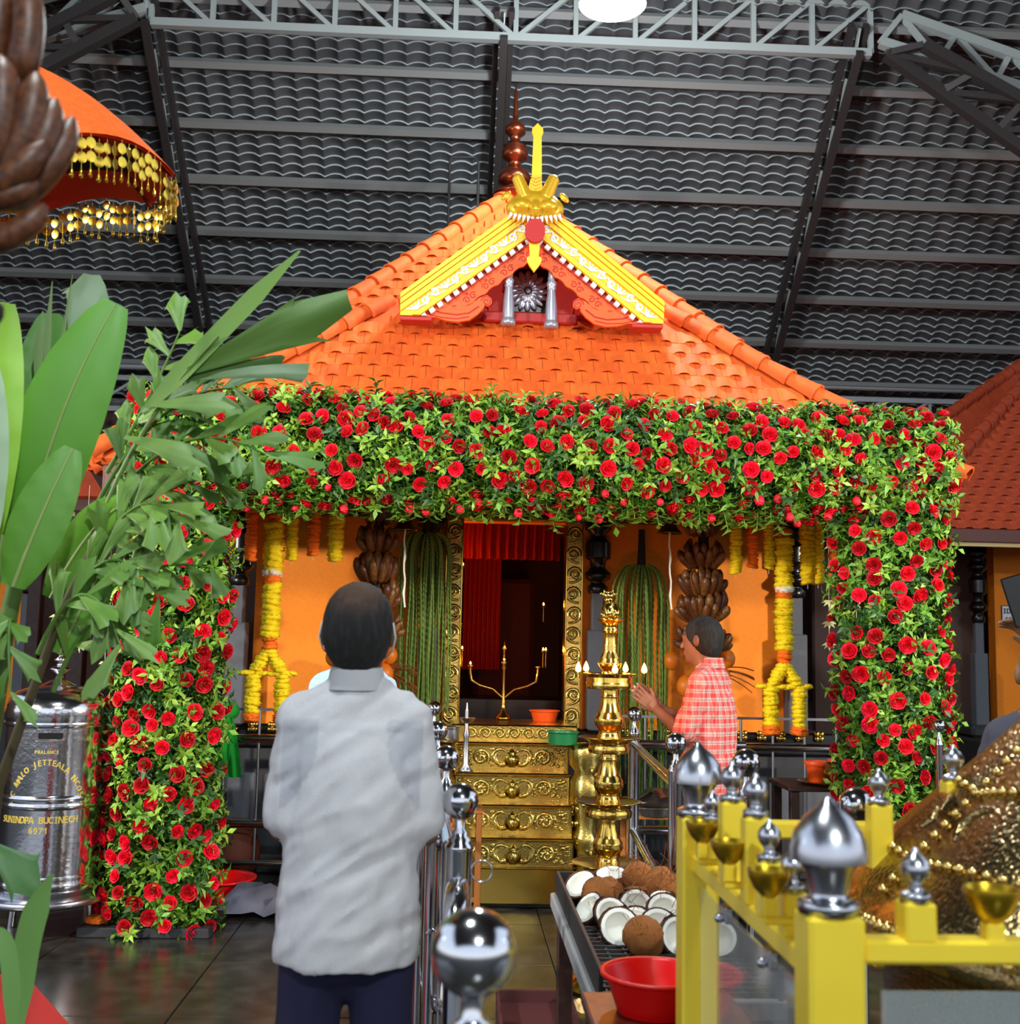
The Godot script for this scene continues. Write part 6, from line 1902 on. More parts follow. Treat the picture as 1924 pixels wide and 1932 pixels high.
	for step in 40:   # let the halves settle apart
		for i in at.size():
			for j in i:
				var d: Vector3 = at[i] - at[j]
				var gap: float = (heap[i][6] + heap[j][6]) * 0.90
				if d.length() < gap:
					var push := d.normalized() * (gap - d.length()) * 0.5
					at[i] += push
					at[j] -= push
			at[i] = Vector3(clampf(at[i].x, 0.455, 0.80), clampf(at[i].y - 0.001, 0.65, 0.84), clampf(at[i].z, -4.31, -3.42))
	for k in heap.size():
		var q: Array = heap[k]
		var h := thing("coconut_half", "split coconut half " + spot[k], "coconut", at[k], "split coconuts on the grate")
		h.basis = aim(Vector3(q[3], q[4], q[5]), rnd(0, TAU))
		parts_of_half(h, q[6])
	var fb := MB.new()
	for k in 60:
		var p := Vector3(rnd(-0.05, 0.22), rnd(0.70, 0.77), rnd(-0.6, -0.1))
		fb.tube([p, p + Vector3(rnd(-0.03, 0.03), rnd(0.0, 0.05), rnd(-0.03, 0.03)), p + Vector3(rnd(-0.06, 0.06), rnd(-0.01, 0.10), rnd(-0.05, 0.05))], 0.0012, 3, false)
	var fo := single("coir_fibre", "loose brown coir fibres tangled over the split coconuts", "fibre", fb, M.coir, Vector3(0.60, 0, -3.56))
	fo.set_meta("kind", "stuff")
	# red basin on a brown stool
	var s := thing("wooden_stool", "brown wooden stool under the red basin at the lower edge", "stool", Vector3(0.50, 0, -2.72))
	part(s, "seat", MB.new().cbox(Vector3(0, 0.665, 0), Vector3(0.36, 0.03, 0.34), 0.005), M.brown_wood)
	for q in [[-0.15, -0.14], [0.15, -0.14], [-0.15, 0.14], [0.15, 0.14]]:
		part(s, "leg", MB.new().cbox(Vector3(q[0], 0.325, q[1]), Vector3(0.04, 0.65, 0.04), 0.004), M.brown_wood)
	single("red_basin", "bright red plastic basin on the stool before the coconuts", "basin", basin_shape(0.125, 0.088, 0.088), M.red_plastic, Vector3(0.475, 0.681, -2.74))
	# things on the floor under the table
	var tr := thing("floor_tray", "shallow dark red metal tray on the floor under the table", "tray", Vector3(0.36, 0, -4.75))
	part(tr, "tray_floor", MB.new().cbox(Vector3(0, 0.012, 0), Vector3(0.30, 0.016, 0.62), 0.003), M.maroon)
	for q in [[-0.15, 0.0, 0.012, 0.62], [0.15, 0.0, 0.012, 0.62], [0.0, -0.31, 0.30, 0.012], [0.0, 0.31, 0.30, 0.012]]:
		part(tr, "tray_side", MB.new().cbox(Vector3(q[0], 0.04, q[1]), Vector3(q[2], 0.06, q[3]), 0.003), M.maroon)
	single("paper_scrap", "crumpled pale yellow paper lying under the coconut table", "paper", crumple(0.16, 0.10, 5), M.cream, Vector3(0.55, 0.02, -4.95))

func crumple(w: float, d: float, sd: int) -> MB:
	var r := RandomNumberGenerator.new()
	r.seed = sd
	var rows := []
	for j in 8:
		var row := PackedVector3Array()
		for i in 9:
			var e := minf(minf(i, 8 - i), minf(j, 7 - j))
			row.append(Vector3((i / 8.0 - 0.5) * w + r.randf_range(-0.012, 0.012), 0.002 + e * 0.008 + r.randf_range(0.0, 0.03) * minf(1.0, e + 0.3), (0.5 - j / 7.0) * d + r.randf_range(-0.01, 0.01)))
		rows.append(row)
	return MB.new().sheet(rows)

func small_things() -> void:
	single("red_basin", "dark red basin on the floor behind the left rose column", "basin", basin_shape(0.21, 0.15, 0.14), M.red_plastic, Vector3(-1.33, 0, -6.98))
	single("grey_rag", "crumpled grey cloth on the floor beside the dark red basin", "cloth", crumple(0.48, 0.34, 8), M.grey_cloth, Vector3(-1.06, 0.005, -6.72), "", Basis.from_scale(Vector3(1, 3.2, 1)))
	# green cloth tied to the railing
	var g := thing("green_cloth", "bright green cloth tied to the left railing", "cloth", Vector3(-1.385, 0.66, -7.36))
	part(g, "knot", MB.new().ball(Vector3(0.005, 0.40, 0.0), Vector3(0.06, 0.055, 0.05), 14, 8), M.green_cloth)
	for s in [-1.0, 1.0]:
		var rows := []
		for j in 10:
			var f := j / 9.0
			var row := PackedVector3Array()
			for i in 13:
				var u := i / 12.0 - 0.5
				row.append(Vector3(s * 0.045 * (1.0 - f) + u * lerpf(0.115, 0.05, pow(f, 2.0)), lerpf(0.0 + (0.05 if s < 0 else 0.0), 0.39, f), 0.028 + 0.018 * sin(u * 14.0 + s) * (1.0 - 0.5 * f)))
			rows.append(row)
		part(g, "tail", MB.new().sheet(rows), M.green_cloth)
	# wire crate with leaves
	var c := thing("wire_crate", "brown wire crate half hidden behind the left rose column", "crate", Vector3(-1.83, 0, -7.0))
	for k in 9:
		part(c, "wire", MB.new().tube([Vector3(-0.2 + k * 0.05, 0.0, 0.14), Vector3(-0.2 + k * 0.05, 0.74, 0.14)], 0.003, 5), M.coir)
	for k in 14:
		part(c, "wire", MB.new().tube([Vector3(-0.2, 0.03 + k * 0.053, 0.14), Vector3(0.2, 0.03 + k * 0.053, 0.14)], 0.003, 5), M.coir)
	part(c, "crate_frame", MB.new().cbox(Vector3(0, 0.74, 0.14), Vector3(0.44, 0.03, 0.03), 0.003).cbox(Vector3(0, 0.37, -0.14), Vector3(0.42, 0.74, 0.02), 0.003).cbox(Vector3(-0.21, 0.37, 0), Vector3(0.02, 0.74, 0.28), 0.003).cbox(Vector3(0.21, 0.37, 0), Vector3(0.02, 0.74, 0.28), 0.003), M.dark_wood)
	var lf := thing("leaf_bundle", "bundle of green and yellow palm leaves on the wire crate", "leaves", Vector3(-1.83, 0.76, -6.98))
	for k in 7:
		var mb := MB.new()
		mb.col = Color(0.42, 0.50, 0.06) if k % 2 else Color(0.15, 0.30, 0.04)
		strap(mb, bez(Vector3(-0.22, 0.01 + k * 0.012, 0.10 - k * 0.03), Vector3(0.0, 0.05 + k * 0.014, 0.1 - k * 0.03), Vector3(0.24, 0.01 + k * 0.016, 0.12 - k * 0.03), 8), 0.03, Vector3.UP)
		part(lf, "palm_leaf", mb, M.leaf)
	# clay pots behind the left railing
	for k in 2:
		single("clay_pot", ["round brown clay pot behind the railing by the red basin", "round brown clay pot behind the railing nearer the steps"][k], "pot", MB.new().lathe([Vector2(0, 0), Vector2(0.10, 0), Vector2(0.155, 0.10), Vector2(0.165, 0.19), Vector2(0.13, 0.29), Vector2(0.09, 0.32), Vector2(0.12, 0.36), Vector2(0.10, 0.36), Vector2(0.07, 0.32)], 26), M.clay, [Vector3(-1.36, 0, -7.61), Vector3(-0.85, 0, -7.61)][k], "clay pots")
	# table with brass and orange pots at the right
	var t := thing("pot_table", "low dark table with brass and orange pots by the right rose column", "table", Vector3(2.22, 0, -6.9))
	part(t, "tabletop", MB.new().cbox(Vector3(0, 0.72, 0), Vector3(0.62, 0.03, 0.45), 0.005), M.dark_wood)
	for q in [[-0.27, -0.18], [0.27, -0.18], [-0.27, 0.18], [0.27, 0.18]]:
		part(t, "leg", MB.new().cbox(Vector3(q[0], 0.353, q[1]), Vector3(0.05, 0.705, 0.05), 0.004), M.dark_wood)
	var pot := MB.new().lathe([Vector2(0, 0), Vector2(0.045, 0), Vector2(0.058, 0.10), Vector2(0.058, 0.10), Vector2(0.068, 0.10), Vector2(0.068, 0.125), Vector2(0.055, 0.125), Vector2(0.05, 0.09), Vector2(0, 0.09)], 22)
	single("orange_pot", "orange flower pot left on the low dark table", "pot", pot, M.orange_plastic, Vector3(2.13, 0.736, -6.88), "orange flower pots")
	single("orange_pot", "orange flower pot half hidden behind the brass pot", "pot", pot, M.orange_plastic, Vector3(2.30, 0.736, -6.98), "orange flower pots")
	single("brass_pot", "round-bellied brass pot on a brass plate on the low table", "pot", MB.new().lathe([Vector2(0, 0), Vector2(0.045, 0), Vector2(0.075, 0.03), Vector2(0.078, 0.05), Vector2(0.06, 0.08), Vector2(0.04, 0.09), Vector2(0.055, 0.105), Vector2(0.05, 0.107), Vector2(0.03, 0.09)], 24), M.old_brass, Vector3(2.21, 0.757, -6.76))
	single("brass_plate", "wide brass plate under the brass pot on the low table", "plate", MB.new().lathe([Vector2(0, 0), Vector2(0.13, 0), Vector2(0.17, 0.018), Vector2(0.168, 0.02), Vector2(0.13, 0.006), Vector2(0, 0.006)], 30), M.old_brass, Vector3(2.16, 0.737, -6.78))
	# small side tables by the steps
	var a := thing("plain_stand", "thin wooden stand beside the gilded steps behind the queue rail", "stand", Vector3(0.07, 0, -6.55))
	part(a, "stand_top", MB.new().cbox(Vector3(-0.02, 0.60, 0), Vector3(0.24, 0.018, 0.26), 0.003), M.cream_wood)
	for q in [[0.08, 0.11], [-0.12, 0.11], [0.08, -0.11], [-0.12, -0.11]]:
		part(a, "leg", MB.new().cbox(Vector3(q[0], 0.30, q[1]), Vector3(0.03, 0.60, 0.03), 0.003), M.cream_wood)
	part(a, "crossbar", MB.new().cbox(Vector3(-0.02, 0.14, 0.11), Vector3(0.20, 0.025, 0.02), 0.003), M.cream_wood)
	single("dark_bowl", "dark metal bowl on the thin wooden stand behind the steel ball", "bowl", MB.new().lathe([Vector2(0, 0), Vector2(0.045, 0), Vector2(0.095, 0.06), Vector2(0.105, 0.065), Vector2(0.09, 0.066), Vector2(0, 0.01)], 26), M.old_brass, Vector3(0.05, 0.61, -6.52))
	var b := thing("plain_stand", "thin wooden stand right of the brass lamp behind the queue rail", "stand", Vector3(1.20, 0, -6.95))
	part(b, "stand_top", MB.new().cbox(Vector3(0, 0.53, 0), Vector3(0.42, 0.02, 0.30), 0.003), M.cream_wood)
	for q in [[0.18, 0.12], [-0.18, 0.12], [0.18, -0.12], [-0.18, -0.12]]:
		part(b, "leg", MB.new().cbox(Vector3(q[0], 0.26, q[1]), Vector3(0.03, 0.52, 0.03), 0.003), M.cream_wood)
	single("foil_parcels", "crumpled silver foil parcels in a tray right of the brass lamp", "foil", crumple(0.34, 0.22, 15), M.brushed_steel, Vector3(1.18, 0.585, -6.92), "", Basis.from_scale(Vector3(1, 2.0, 1)))
	single("steel_tray", "steel tray under the silver foil parcels on the stand", "tray", basin_shape(0.18, 0.15, 0.05), M.brushed_steel, Vector3(1.18, 0.541, -6.92))

func strap(mb: MB, path: Array, w: float, up: Vector3, tip := 0.12, fold := 0.12) -> void:   # a long leaf with a fold along its middle
	var rows := []
	for k in path.size():
		var f := float(k) / (path.size() - 1)
		var t: Vector3 = (path[mini(k + 1, path.size() - 1)] - path[maxi(k - 1, 0)]).normalized()
		var s := t.cross(up).normalized()
		var n := s.cross(t)
		var ww := w * minf(1.0, 0.35 + f * 3.0) * minf(1.0, (1.0 - f) / 0.35 + tip)
		rows.append(PackedVector3Array([path[k] - s * ww + n * ww * fold, path[k], path[k] + s * ww + n * ww * fold]))
	mb.sheet(rows)


# ---------------------------------------------------------------- the festival parasol
func parasol() -> void:
	var t := thing("festival_parasol", "orange brocade parasol with gold sequin fringe on a red pole", "parasol", Vector3(-1.40, 0.6, -3.6))
	t.rotation.x = 0.15
	var top := 2.56   # canopy crown above the foot
	part(t, "pole", MB.new().tube([Vector3(0, 0, 0), Vector3(0, 1.2, 0), Vector3(0, 2.62, 0)], 0.029, 16), M.red_pole)
	var cut := MB.new()
	for k in 16:
		var a := TAU * k / 16
		cut.tube([Vector3(cos(a) * 0.028, 0, sin(a) * 0.028), Vector3(cos(a) * 0.028, 2.2, sin(a) * 0.028)], 0.004, 5)
	part(t, "fluting", cut, M.red_pole)
	# canopy: eight panels, each sagging between its ribs
	var R := 0.56
	var ring := func(f: float, inner: float) -> PackedVector3Array:
		var out := PackedVector3Array()
		for i in 64:
			var a := TAU * i / 64
			var sag := absf(sin(a * 4.0))
			var r := R * f * (1.0 - 0.05 * sag * f) - inner
			out.append(Vector3(cos(a) * r, top - 0.31 * pow(f, 1.9) + 0.035 * sag * f * f - inner, sin(a) * r))
		return out
	var rows := []
	var inn := []
	for j in 13:
		rows.append(ring.call(0.1 + 0.9 * j / 12.0, 0.0))
		inn.append(ring.call(0.1 + 0.9 * j / 12.0, 0.006))
	part(t, "canopy", MB.new().sheet(rows, true), M.brocade)
	part(t, "lining", MB.new().sheet(inn.slice(0, 10), true, true), M.lining)
	part(t, "lining_band", MB.new().sheet(inn.slice(9, 11), true, true), M.dark_band)
	part(t, "lining", MB.new().sheet(inn.slice(10, 13), true, true), M.lining)
	for k in 8:
		var a := TAU * k / 8
		var path := []
		for j in 8:
			var f := j / 7.0
			path.append(Vector3(cos(a) * R * f * 0.98, top - 0.31 * pow(f, 1.9) - 0.014, sin(a) * R * f * 0.98))
		part(t, "rib", MB.new().tube(path, 0.006, 6), M.lining_red)
	# sequin fringe
	var s := MB.new()
	var disc := func(y: float, r: float, z: float) -> void:
		s.xf = Transform3D(Basis(Vector3.RIGHT, PI / 2), Vector3(0, y, z))
		s.lathe([Vector2(0, -0.0006), Vector2(r, -0.0006), Vector2(r, 0.0006), Vector2(0, 0.0006)], 12)
		s.xf = Transform3D.IDENTITY
	disc.call(-0.024, 0.0145, 0.0)
	disc.call(-0.060, 0.0145, 0.002)
	s.xf = Transform3D(Basis.from_scale(Vector3(1, 1, 0.35)), Vector3(0, -0.115, 0))
	s.lathe([Vector2(0, 0), Vector2(0.006, 0.005), Vector2(0.0065, 0.011), Vector2(0.003, 0.024), Vector2(0, 0.028)], 8)
	s.xf = Transform3D.IDENTITY
	s.tube([Vector3(0, 0, 0), Vector3(0, -0.10, 0)], 0.0008, 4, false)
	var sm := s.mesh()
	var rim: PackedVector3Array = ring.call(1.0, 0.0)
	for k in 120:
		var f := k * 64.0 / 120.0
		var p: Vector3 = rim[int(f) % 64].lerp(rim[(int(f) + 1) % 64], f - floorf(f))
		part(t, "sequin_strand", sm, M.sequin, p * Vector3(1.005, 1, 1.005) - Vector3(0, rnd(0.0, 0.03), 0), Basis(Vector3.UP, -TAU * k / 120.0 + PI / 2 + rnd(-0.35, 0.35)))
	# crown: gilt collar with its own fringe, silver knob
	part(t, "crown_collar", MB.new().lathe([Vector2(0.07, top - 0.01), Vector2(0.06, top + 0.03), Vector2(0.085, top + 0.13), Vector2(0.10, top + 0.15), Vector2(0.0, top + 0.16)], 24), M.brass)
	for k in 22:
		var a := TAU * k / 22
		part(t, "sequin_strand", sm, M.sequin, Vector3(cos(a) * 0.10, top + 0.15, sin(a) * 0.10), Basis(Vector3.UP, -a + PI / 2 + rnd(-0.5, 0.5)))
	part(t, "silver_knob", MB.new().lathe([Vector2(0.05, top + 0.16), Vector2(0.03, top + 0.18), Vector2(0.022, top + 0.20), Vector2(0.035, top + 0.22), Vector2(0.04, top + 0.25), Vector2(0.03, top + 0.27), Vector2(0.018, top + 0.275), Vector2(0.025, top + 0.29), Vector2(0.0, top + 0.31)], 20), M.steel)


# ---------------------------------------------------------------- banana leaves, palm fronds and the hanging bananas by the camera
func broad_leaf(path: Array, w: float, up: Vector3, c: Color, droop: float) -> MB:
	var mb := MB.new()
	mb.col = c
	var rows := []
	for k in path.size():
		var f := float(k) / (path.size() - 1)
		var t: Vector3 = (path[mini(k + 1, path.size() - 1)] - path[maxi(k - 1, 0)]).normalized()
		var s := t.cross(up).normalized()
		var n := s.cross(t)
		var ww := w * pow(sin(PI * clampf(0.06 + f * 0.9, 0.0, 1.0)), 0.55)
		var row := PackedVector3Array()
		for i in 11:
			var u := i / 5.0 - 1.0
			row.append(path[k] + s * (u * ww) + n * (ww * (0.16 * absf(u) - droop * u * u) + 0.003 * sin(k * 2.1 + u * 5.0) * absf(u)))
		rows.append(row)
	mb.sheet(rows)
	return mb

func fishtail(mb: MB, at: Vector3, dir: Vector3, up: Vector3, l: float, w: float, r: RandomNumberGenerator) -> void:   # wedge leaflet with a torn end
	var d := dir.normalized()
	var s := d.cross(up).normalized()
	var n := s.cross(d)
	var rows := []
	var jag := []
	for i in 7: jag.append(r.randf_range(0.72, 1.0) * (1.0 - 0.25 * absf(i / 3.0 - 1.15)))
	for j in 5:
		var f := j / 4.0
		var row := PackedVector3Array()
		for i in 7:
			var u := i / 3.0 - 1.0
			var g: float = f * (jag[i] if j == 4 else lerpf(1.0, jag[i], f * f))
			row.append(at + d * (l * g) + s * (u * w * (0.12 + 0.88 * pow(f, 0.9))) + n * (0.012 * (i % 2) * f - 0.10 * l * f * f + 0.04 * absf(u) * w))
		rows.append(row)
	mb.sheet(rows)

func frond(t: Node, a: Vector3, b: Vector3, c: Vector3, n: int, l: float, w: float, col: Color, sd: int) -> void:
	var r := RandomNumberGenerator.new()
	r.seed = sd
	var path := bez(a, b, c, 12)
	var mb := MB.new()
	mb.col = col * 0.8
	mb.tube(path, taper(13, 0.007, 0.0025), 6)
	for k in n:
		var f := 0.22 + 0.78 * k / (n - 1.0)
		var i := int(f * 11.99)
		var p: Vector3 = path[i].lerp(path[i + 1], f * 12.0 - i if i < 12 else 0.0)
		var d: Vector3 = (path[i + 1] - path[i]).normalized()
		var s := d.cross(Vector3(0, 0.4, 1)).normalized() * (1.0 if k % 2 else -1.0)
		mb.col = col.lerp(Color(0.20, 0.30, 0.07), r.randf_range(0.0, 0.4)) * r.randf_range(0.75, 1.15)
		fishtail(mb, p, d * r.randf_range(0.5, 1.0) + s * r.randf_range(0.5, 0.9) + Vector3(0, -0.15, r.randf_range(-0.3, 0.4)), Vector3(0, 0.5, 1), l * r.randf_range(0.7, 1.1), w * r.randf_range(0.7, 1.1), r)
	part(t, "frond", mb, M.leaf)

func near_plants() -> void:
	var t := thing("banana_plant", "leafy banana and palm bundle standing at the left edge", "plant", Vector3(-1.10, 0.55, -3.15))
	var o := Vector3(-1.10, 0.55, -3.15)
	var P := func(x: float, y: float, z: float) -> Vector3: return Vector3(x, y, z) - o
	part(t, "stem", MB.new().tube([P.call(-1.21, 0.55, -3.1), P.call(-1.20, 1.1, -3.1), P.call(-1.17, 1.5, -3.1), P.call(-1.12, 1.85, -3.1)], [0.03, 0.028, 0.024, 0.015], 12), M.stem)
	part(t, "stem", MB.new().tube([P.call(-1.22, 0.55, -3.18), P.call(-1.19, 1.1, -3.18), P.call(-1.06, 1.55, -3.18), P.call(-0.97, 1.78, -3.18)], [0.016, 0.015, 0.012, 0.008], 10), M.stem_brown)
	part(t, "stem", MB.new().tube([P.call(-1.22, 0.55, -3.0), P.call(-1.21, 1.2, -3.0), P.call(-1.16, 1.75, -3.0)], [0.03, 0.025, 0.018], 10), M.stem_pale)
	for q in [
		[[-1.20, 1.72, -3.0], [-1.215, 2.05, -2.95], [-1.20, 2.36, -3.02], 0.085, Color(0.26, 0.50, 0.02), 0.15],
		[[-1.135, 1.70, -3.1], [-1.075, 2.05, -3.02], [-0.93, 2.385, -3.08], 0.105, Color(0.105, 0.30, 0.022), 0.22],
		[[-1.155, 2.0, -3.16], [-1.12, 2.2, -3.15], [-1.135, 2.38, -3.18], 0.075, Color(0.085, 0.26, 0.018), 0.1],
		[[-1.215, 1.56, -2.9], [-1.225, 1.9, -2.86], [-1.21, 2.20, -2.92], 0.105, Color(0.30, 0.42, 0.24), 0.1],
		[[-1.10, 1.60, -3.22], [-1.0, 1.82, -3.2], [-0.90, 1.86, -3.18], 0.06, Color(0.16, 0.38, 0.03), 0.2],
		[[-1.06, 1.45, -3.2], [-1.0, 1.60, -3.2], [-0.955, 1.70, -3.2], 0.06, Color(0.11, 0.30, 0.02), 0.1],
		[[-1.12, 1.62, -3.0], [-1.06, 1.80, -2.98], [-1.0, 1.98, -3.02], 0.07, Color(0.10, 0.27, 0.02), 0.2],
	]:
		var path := bez(P.call(q[0][0], q[0][1], q[0][2]), P.call(q[1][0], q[1][1], q[1][2]), P.call(q[2][0], q[2][1], q[2][2]), 16)
		var lf := part(t, "banana_leaf", broad_leaf(path, q[3], Vector3(0.25, 0.1, 1), q[4], q[5]), M.leaf)
		part(lf, "midrib", MB.new().tube(path, taper(17, 0.006, 0.002), 6), M.stem_pale)
	var g1 := Color(0.08, 0.20, 0.018)
	var g2 := Color(0.12, 0.25, 0.03)
	var F := [
		[[-0.98, 1.80, -3.2], [-0.80, 2.15, -3.2], [-0.53, 2.0, -3.15], 13, 0.19, 0.038, g1], [[-1.03, 1.63, -3.2], [-0.86, 1.97, -3.15], [-0.74, 1.80, -3.1], 12, 0.17, 0.040, g2],
		[[-1.05, 1.57, -3.2], [-0.93, 1.82, -3.15], [-0.78, 1.60, -3.1], 12, 0.18, 0.036, g1], [[-1.10, 1.45, -3.15], [-0.98, 1.75, -3.1], [-0.86, 1.48, -3.05], 10, 0.18, 0.034, g2],
		[[-1.0, 1.84, -3.22], [-0.86, 2.2, -3.25], [-0.64, 2.20, -3.25], 12, 0.17, 0.040, g1], [[-0.98, 1.95, -3.25], [-0.86, 2.18, -3.25], [-0.80, 2.36, -3.25], 9, 0.15, 0.036, g2],
		[[-1.02, 1.72, -3.25], [-0.9, 1.95, -3.3], [-0.66, 1.95, -3.3], 11, 0.17, 0.035, g1], [[-1.06, 1.66, -3.28], [-0.98, 1.85, -3.3], [-0.82, 1.93, -3.3], 9, 0.15, 0.035, g2],
		[[-1.12, 1.50, -3.05], [-1.14, 1.62, -3.0], [-1.09, 1.36, -2.95], 7, 0.12, 0.03, g1], [[-1.07, 1.35, -3.2], [-1.0, 1.58, -3.2], [-0.90, 1.55, -3.15], 8, 0.15, 0.03, g2],
		[[-1.03, 1.56, -3.3], [-0.92, 1.74, -3.35], [-0.70, 1.70, -3.35], 10, 0.16, 0.034, g1],
	]
	for k in F.size():
		var q: Array = F[k]
		frond(t, P.call(q[0][0], q[0][1], q[0][2]), P.call(q[1][0], q[1][1], q[1][2]), P.call(q[2][0], q[2][1], q[2][2]), q[3], q[4], q[5], q[6], 300 + k)
	# the long frond that reaches over the shrine roof
	var r := RandomNumberGenerator.new()
	r.seed = 9
	var mb := MB.new()
	mb.col = Color(0.16, 0.25, 0.06)
	mb.tube(bez(P.call(-0.97, 1.82, -3.2), P.call(-0.88, 2.08, -3.15), P.call(-0.66, 2.31, -3.1), 10), taper(11, 0.008, 0.004), 6)
	mb.col = Color(0.14, 0.25, 0.05)
	strap(mb, bez(P.call(-0.86, 2.10, -3.14), P.call(-0.64, 2.34, -3.1), P.call(-0.452, 2.555, -3.1), 10), 0.028, Vector3(0, 0.3, 1))
	mb.col = Color(0.105, 0.20, 0.035)
	fishtail(mb, P.call(-0.74, 2.215, -3.12), Vector3(0.49, 0.24, 0.0), Vector3(0.1, -0.4, 1), 0.56, 0.085, r)
	mb.col = Color(0.06, 0.12, 0.025)
	fishtail(mb, P.call(-0.78, 2.19, -3.13), Vector3(0.44, 0.10, 0.0), Vector3(0.1, 0.5, 1), 0.44, 0.055, r)
	mb.col = Color(0.13, 0.23, 0.05)
	fishtail(mb, P.call(-0.84, 2.12, -3.13), Vector3(0.24, 0.02, 0.05), Vector3(0, 0.5, 1), 0.27, 0.045, r)
	fishtail(mb, P.call(-0.86, 2.10, -3.13), Vector3(0.16, 0.16, -0.1), Vector3(0, 0.5, 1), 0.22, 0.04, r)
	fishtail(mb, P.call(-0.90, 2.03, -3.12), Vector3(0.2, -0.05, 0.1), Vector3(0, 0.5, 1), 0.30, 0.045, r)
	part(t, "frond", mb, M.leaf)
	# tall wedge leaf and thin spears on top
	var up := MB.new()
	up.col = Color(0.24, 0.36, 0.19)
	fishtail(up, P.call(-1.05, 2.24, -3.1), Vector3(0.055, 0.3, 0.0), Vector3(0.3, 0, 1), 0.30, 0.062, r)
	up.col = Color(0.15, 0.25, 0.08)
	strap(up, [P.call(-1.10, 2.1, -3.08), P.call(-1.105, 2.28, -3.08), P.call(-1.102, 2.44, -3.08)], 0.010, Vector3(0, 0, 1))
	strap(up, [P.call(-1.07, 2.1, -3.08), P.call(-1.065, 2.28, -3.08), P.call(-1.05, 2.46, -3.08)], 0.006, Vector3(0, 0, 1))
	strap(up, [P.call(-1.12, 2.1, -3.09), P.call(-1.13, 2.25, -3.09), P.call(-1.125, 2.36, -3.09)], 0.014, Vector3(0, 0, 1))
	part(t, "spear_leaf", up, M.leaf)
	# low leaves that hang over the red pedestal
	var low := MB.new()
	low.col = Color(0.13, 0.27, 0.06)
	strap(low, bez(P.call(-0.95, 0.62, -2.75), P.call(-0.955, 0.86, -2.75), P.call(-0.895, 0.965, -2.75), 10), 0.028, Vector3(0.3, 0, 1))
	strap(low, bez(P.call(-0.96, 0.88, -2.6), P.call(-0.91, 0.86, -2.6), P.call(-0.91, 0.62, -2.6), 10), 0.018, Vector3(0.3, 0, 1))
	low.col = Color(0.06, 0.16, 0.035)
	fishtail(low, P.call(-1.04, 1.03, -2.75), Vector3(0.12, -0.10, 0.0), Vector3(0, 0.5, 1), 0.17, 0.06, r)
	part(t, "low_leaf", low, M.leaf)
	# red pedestal under the bundle
	var pd := thing("red_pedestal", "red painted pedestal in the bottom left corner", "pedestal", Vector3(-1.28, 0, -2.98), "", 0.55)
	part(pd, "pedestal_body", MB.new().cbox(Vector3(0, 0.26, 0), Vector3(0.60, 0.52, 0.60), 0.02), M.pedestal_red)
	part(pd, "pedestal_top", MB.new().cbox(Vector3(0, 0.545, 0), Vector3(0.66, 0.06, 0.66), 0.02), M.pedestal_red)
	# bananas that hang right beside the camera
	var b := thing("banana_bunch", "large brown banana hand hanging close at the top left corner", "bananas", Vector3(-0.60, 2.1, -1.47), "hanging banana bunches")
	var Q := func(x: float, y: float, z: float) -> Vector3: return Vector3(x + 0.60, y - 2.1, z + 1.47)
	part(b, "stalk", MB.new().tube([Q.call(-0.64, 1.96, -1.50), Q.call(-0.625, 2.15, -1.49), Q.call(-0.60, 2.5, -1.48)], [0.02, 0.03, 0.03], 10), M.stalk)
	for q in [
		[[-0.585, 2.21, -1.46], [-0.56, 2.27, -1.45], [-0.585, 2.34, -1.46], 0.021], [[-0.62, 2.22, -1.46], [-0.61, 2.29, -1.45], [-0.612, 2.36, -1.46], 0.02],
		[[-0.61, 2.07, -1.45], [-0.575, 2.15, -1.42], [-0.60, 2.23, -1.44], 0.022], [[-0.60, 2.065, -1.46], [-0.545, 2.12, -1.43], [-0.558, 2.215, -1.45], 0.021],
		[[-0.60, 2.06, -1.47], [-0.535, 2.09, -1.44], [-0.535, 2.185, -1.46], 0.020], [[-0.60, 2.05, -1.48], [-0.525, 2.07, -1.45], [-0.518, 2.17, -1.48], 0.018],
		[[-0.63, 2.09, -1.44], [-0.60, 2.16, -1.42], [-0.625, 2.24, -1.43], 0.021], [[-0.62, 2.05, -1.45], [-0.57, 2.05, -1.42], [-0.535, 2.12, -1.44], 0.018],
		[[-0.65, 2.04, -1.45], [-0.59, 2.03, -1.43], [-0.545, 2.07, -1.45], 0.017],
		[[-0.64, 2.00, -1.47], [-0.575, 1.975, -1.45], [-0.538, 2.045, -1.46], 0.017], [[-0.66, 2.20, -1.46], [-0.64, 2.12, -1.44], [-0.65, 2.30, -1.46], 0.021],
	]:
		var path := bez(Q.call(q[0][0], q[0][1], q[0][2]), Q.call(q[1][0], q[1][1], q[1][2]), Q.call(q[2][0], q[2][1], q[2][2]), 12)
		var rr := []
		for k in 13: rr.append(q[3] * (0.45 if k == 0 else (0.8 if k == 1 else (0.3 if k == 12 else (0.72 if k == 11 else (0.93 if k == 10 else 1.0))))))
		part(b, "banana", MB.new().tube(path, rr, 12), M.near_banana)
	part(b, "dark_tip", MB.new().ball(Vector3.ZERO, Vector3(0.009, 0.014, 0.009), 8, 5), M.stalk, Q.call(-0.592, 1.905, -1.47))


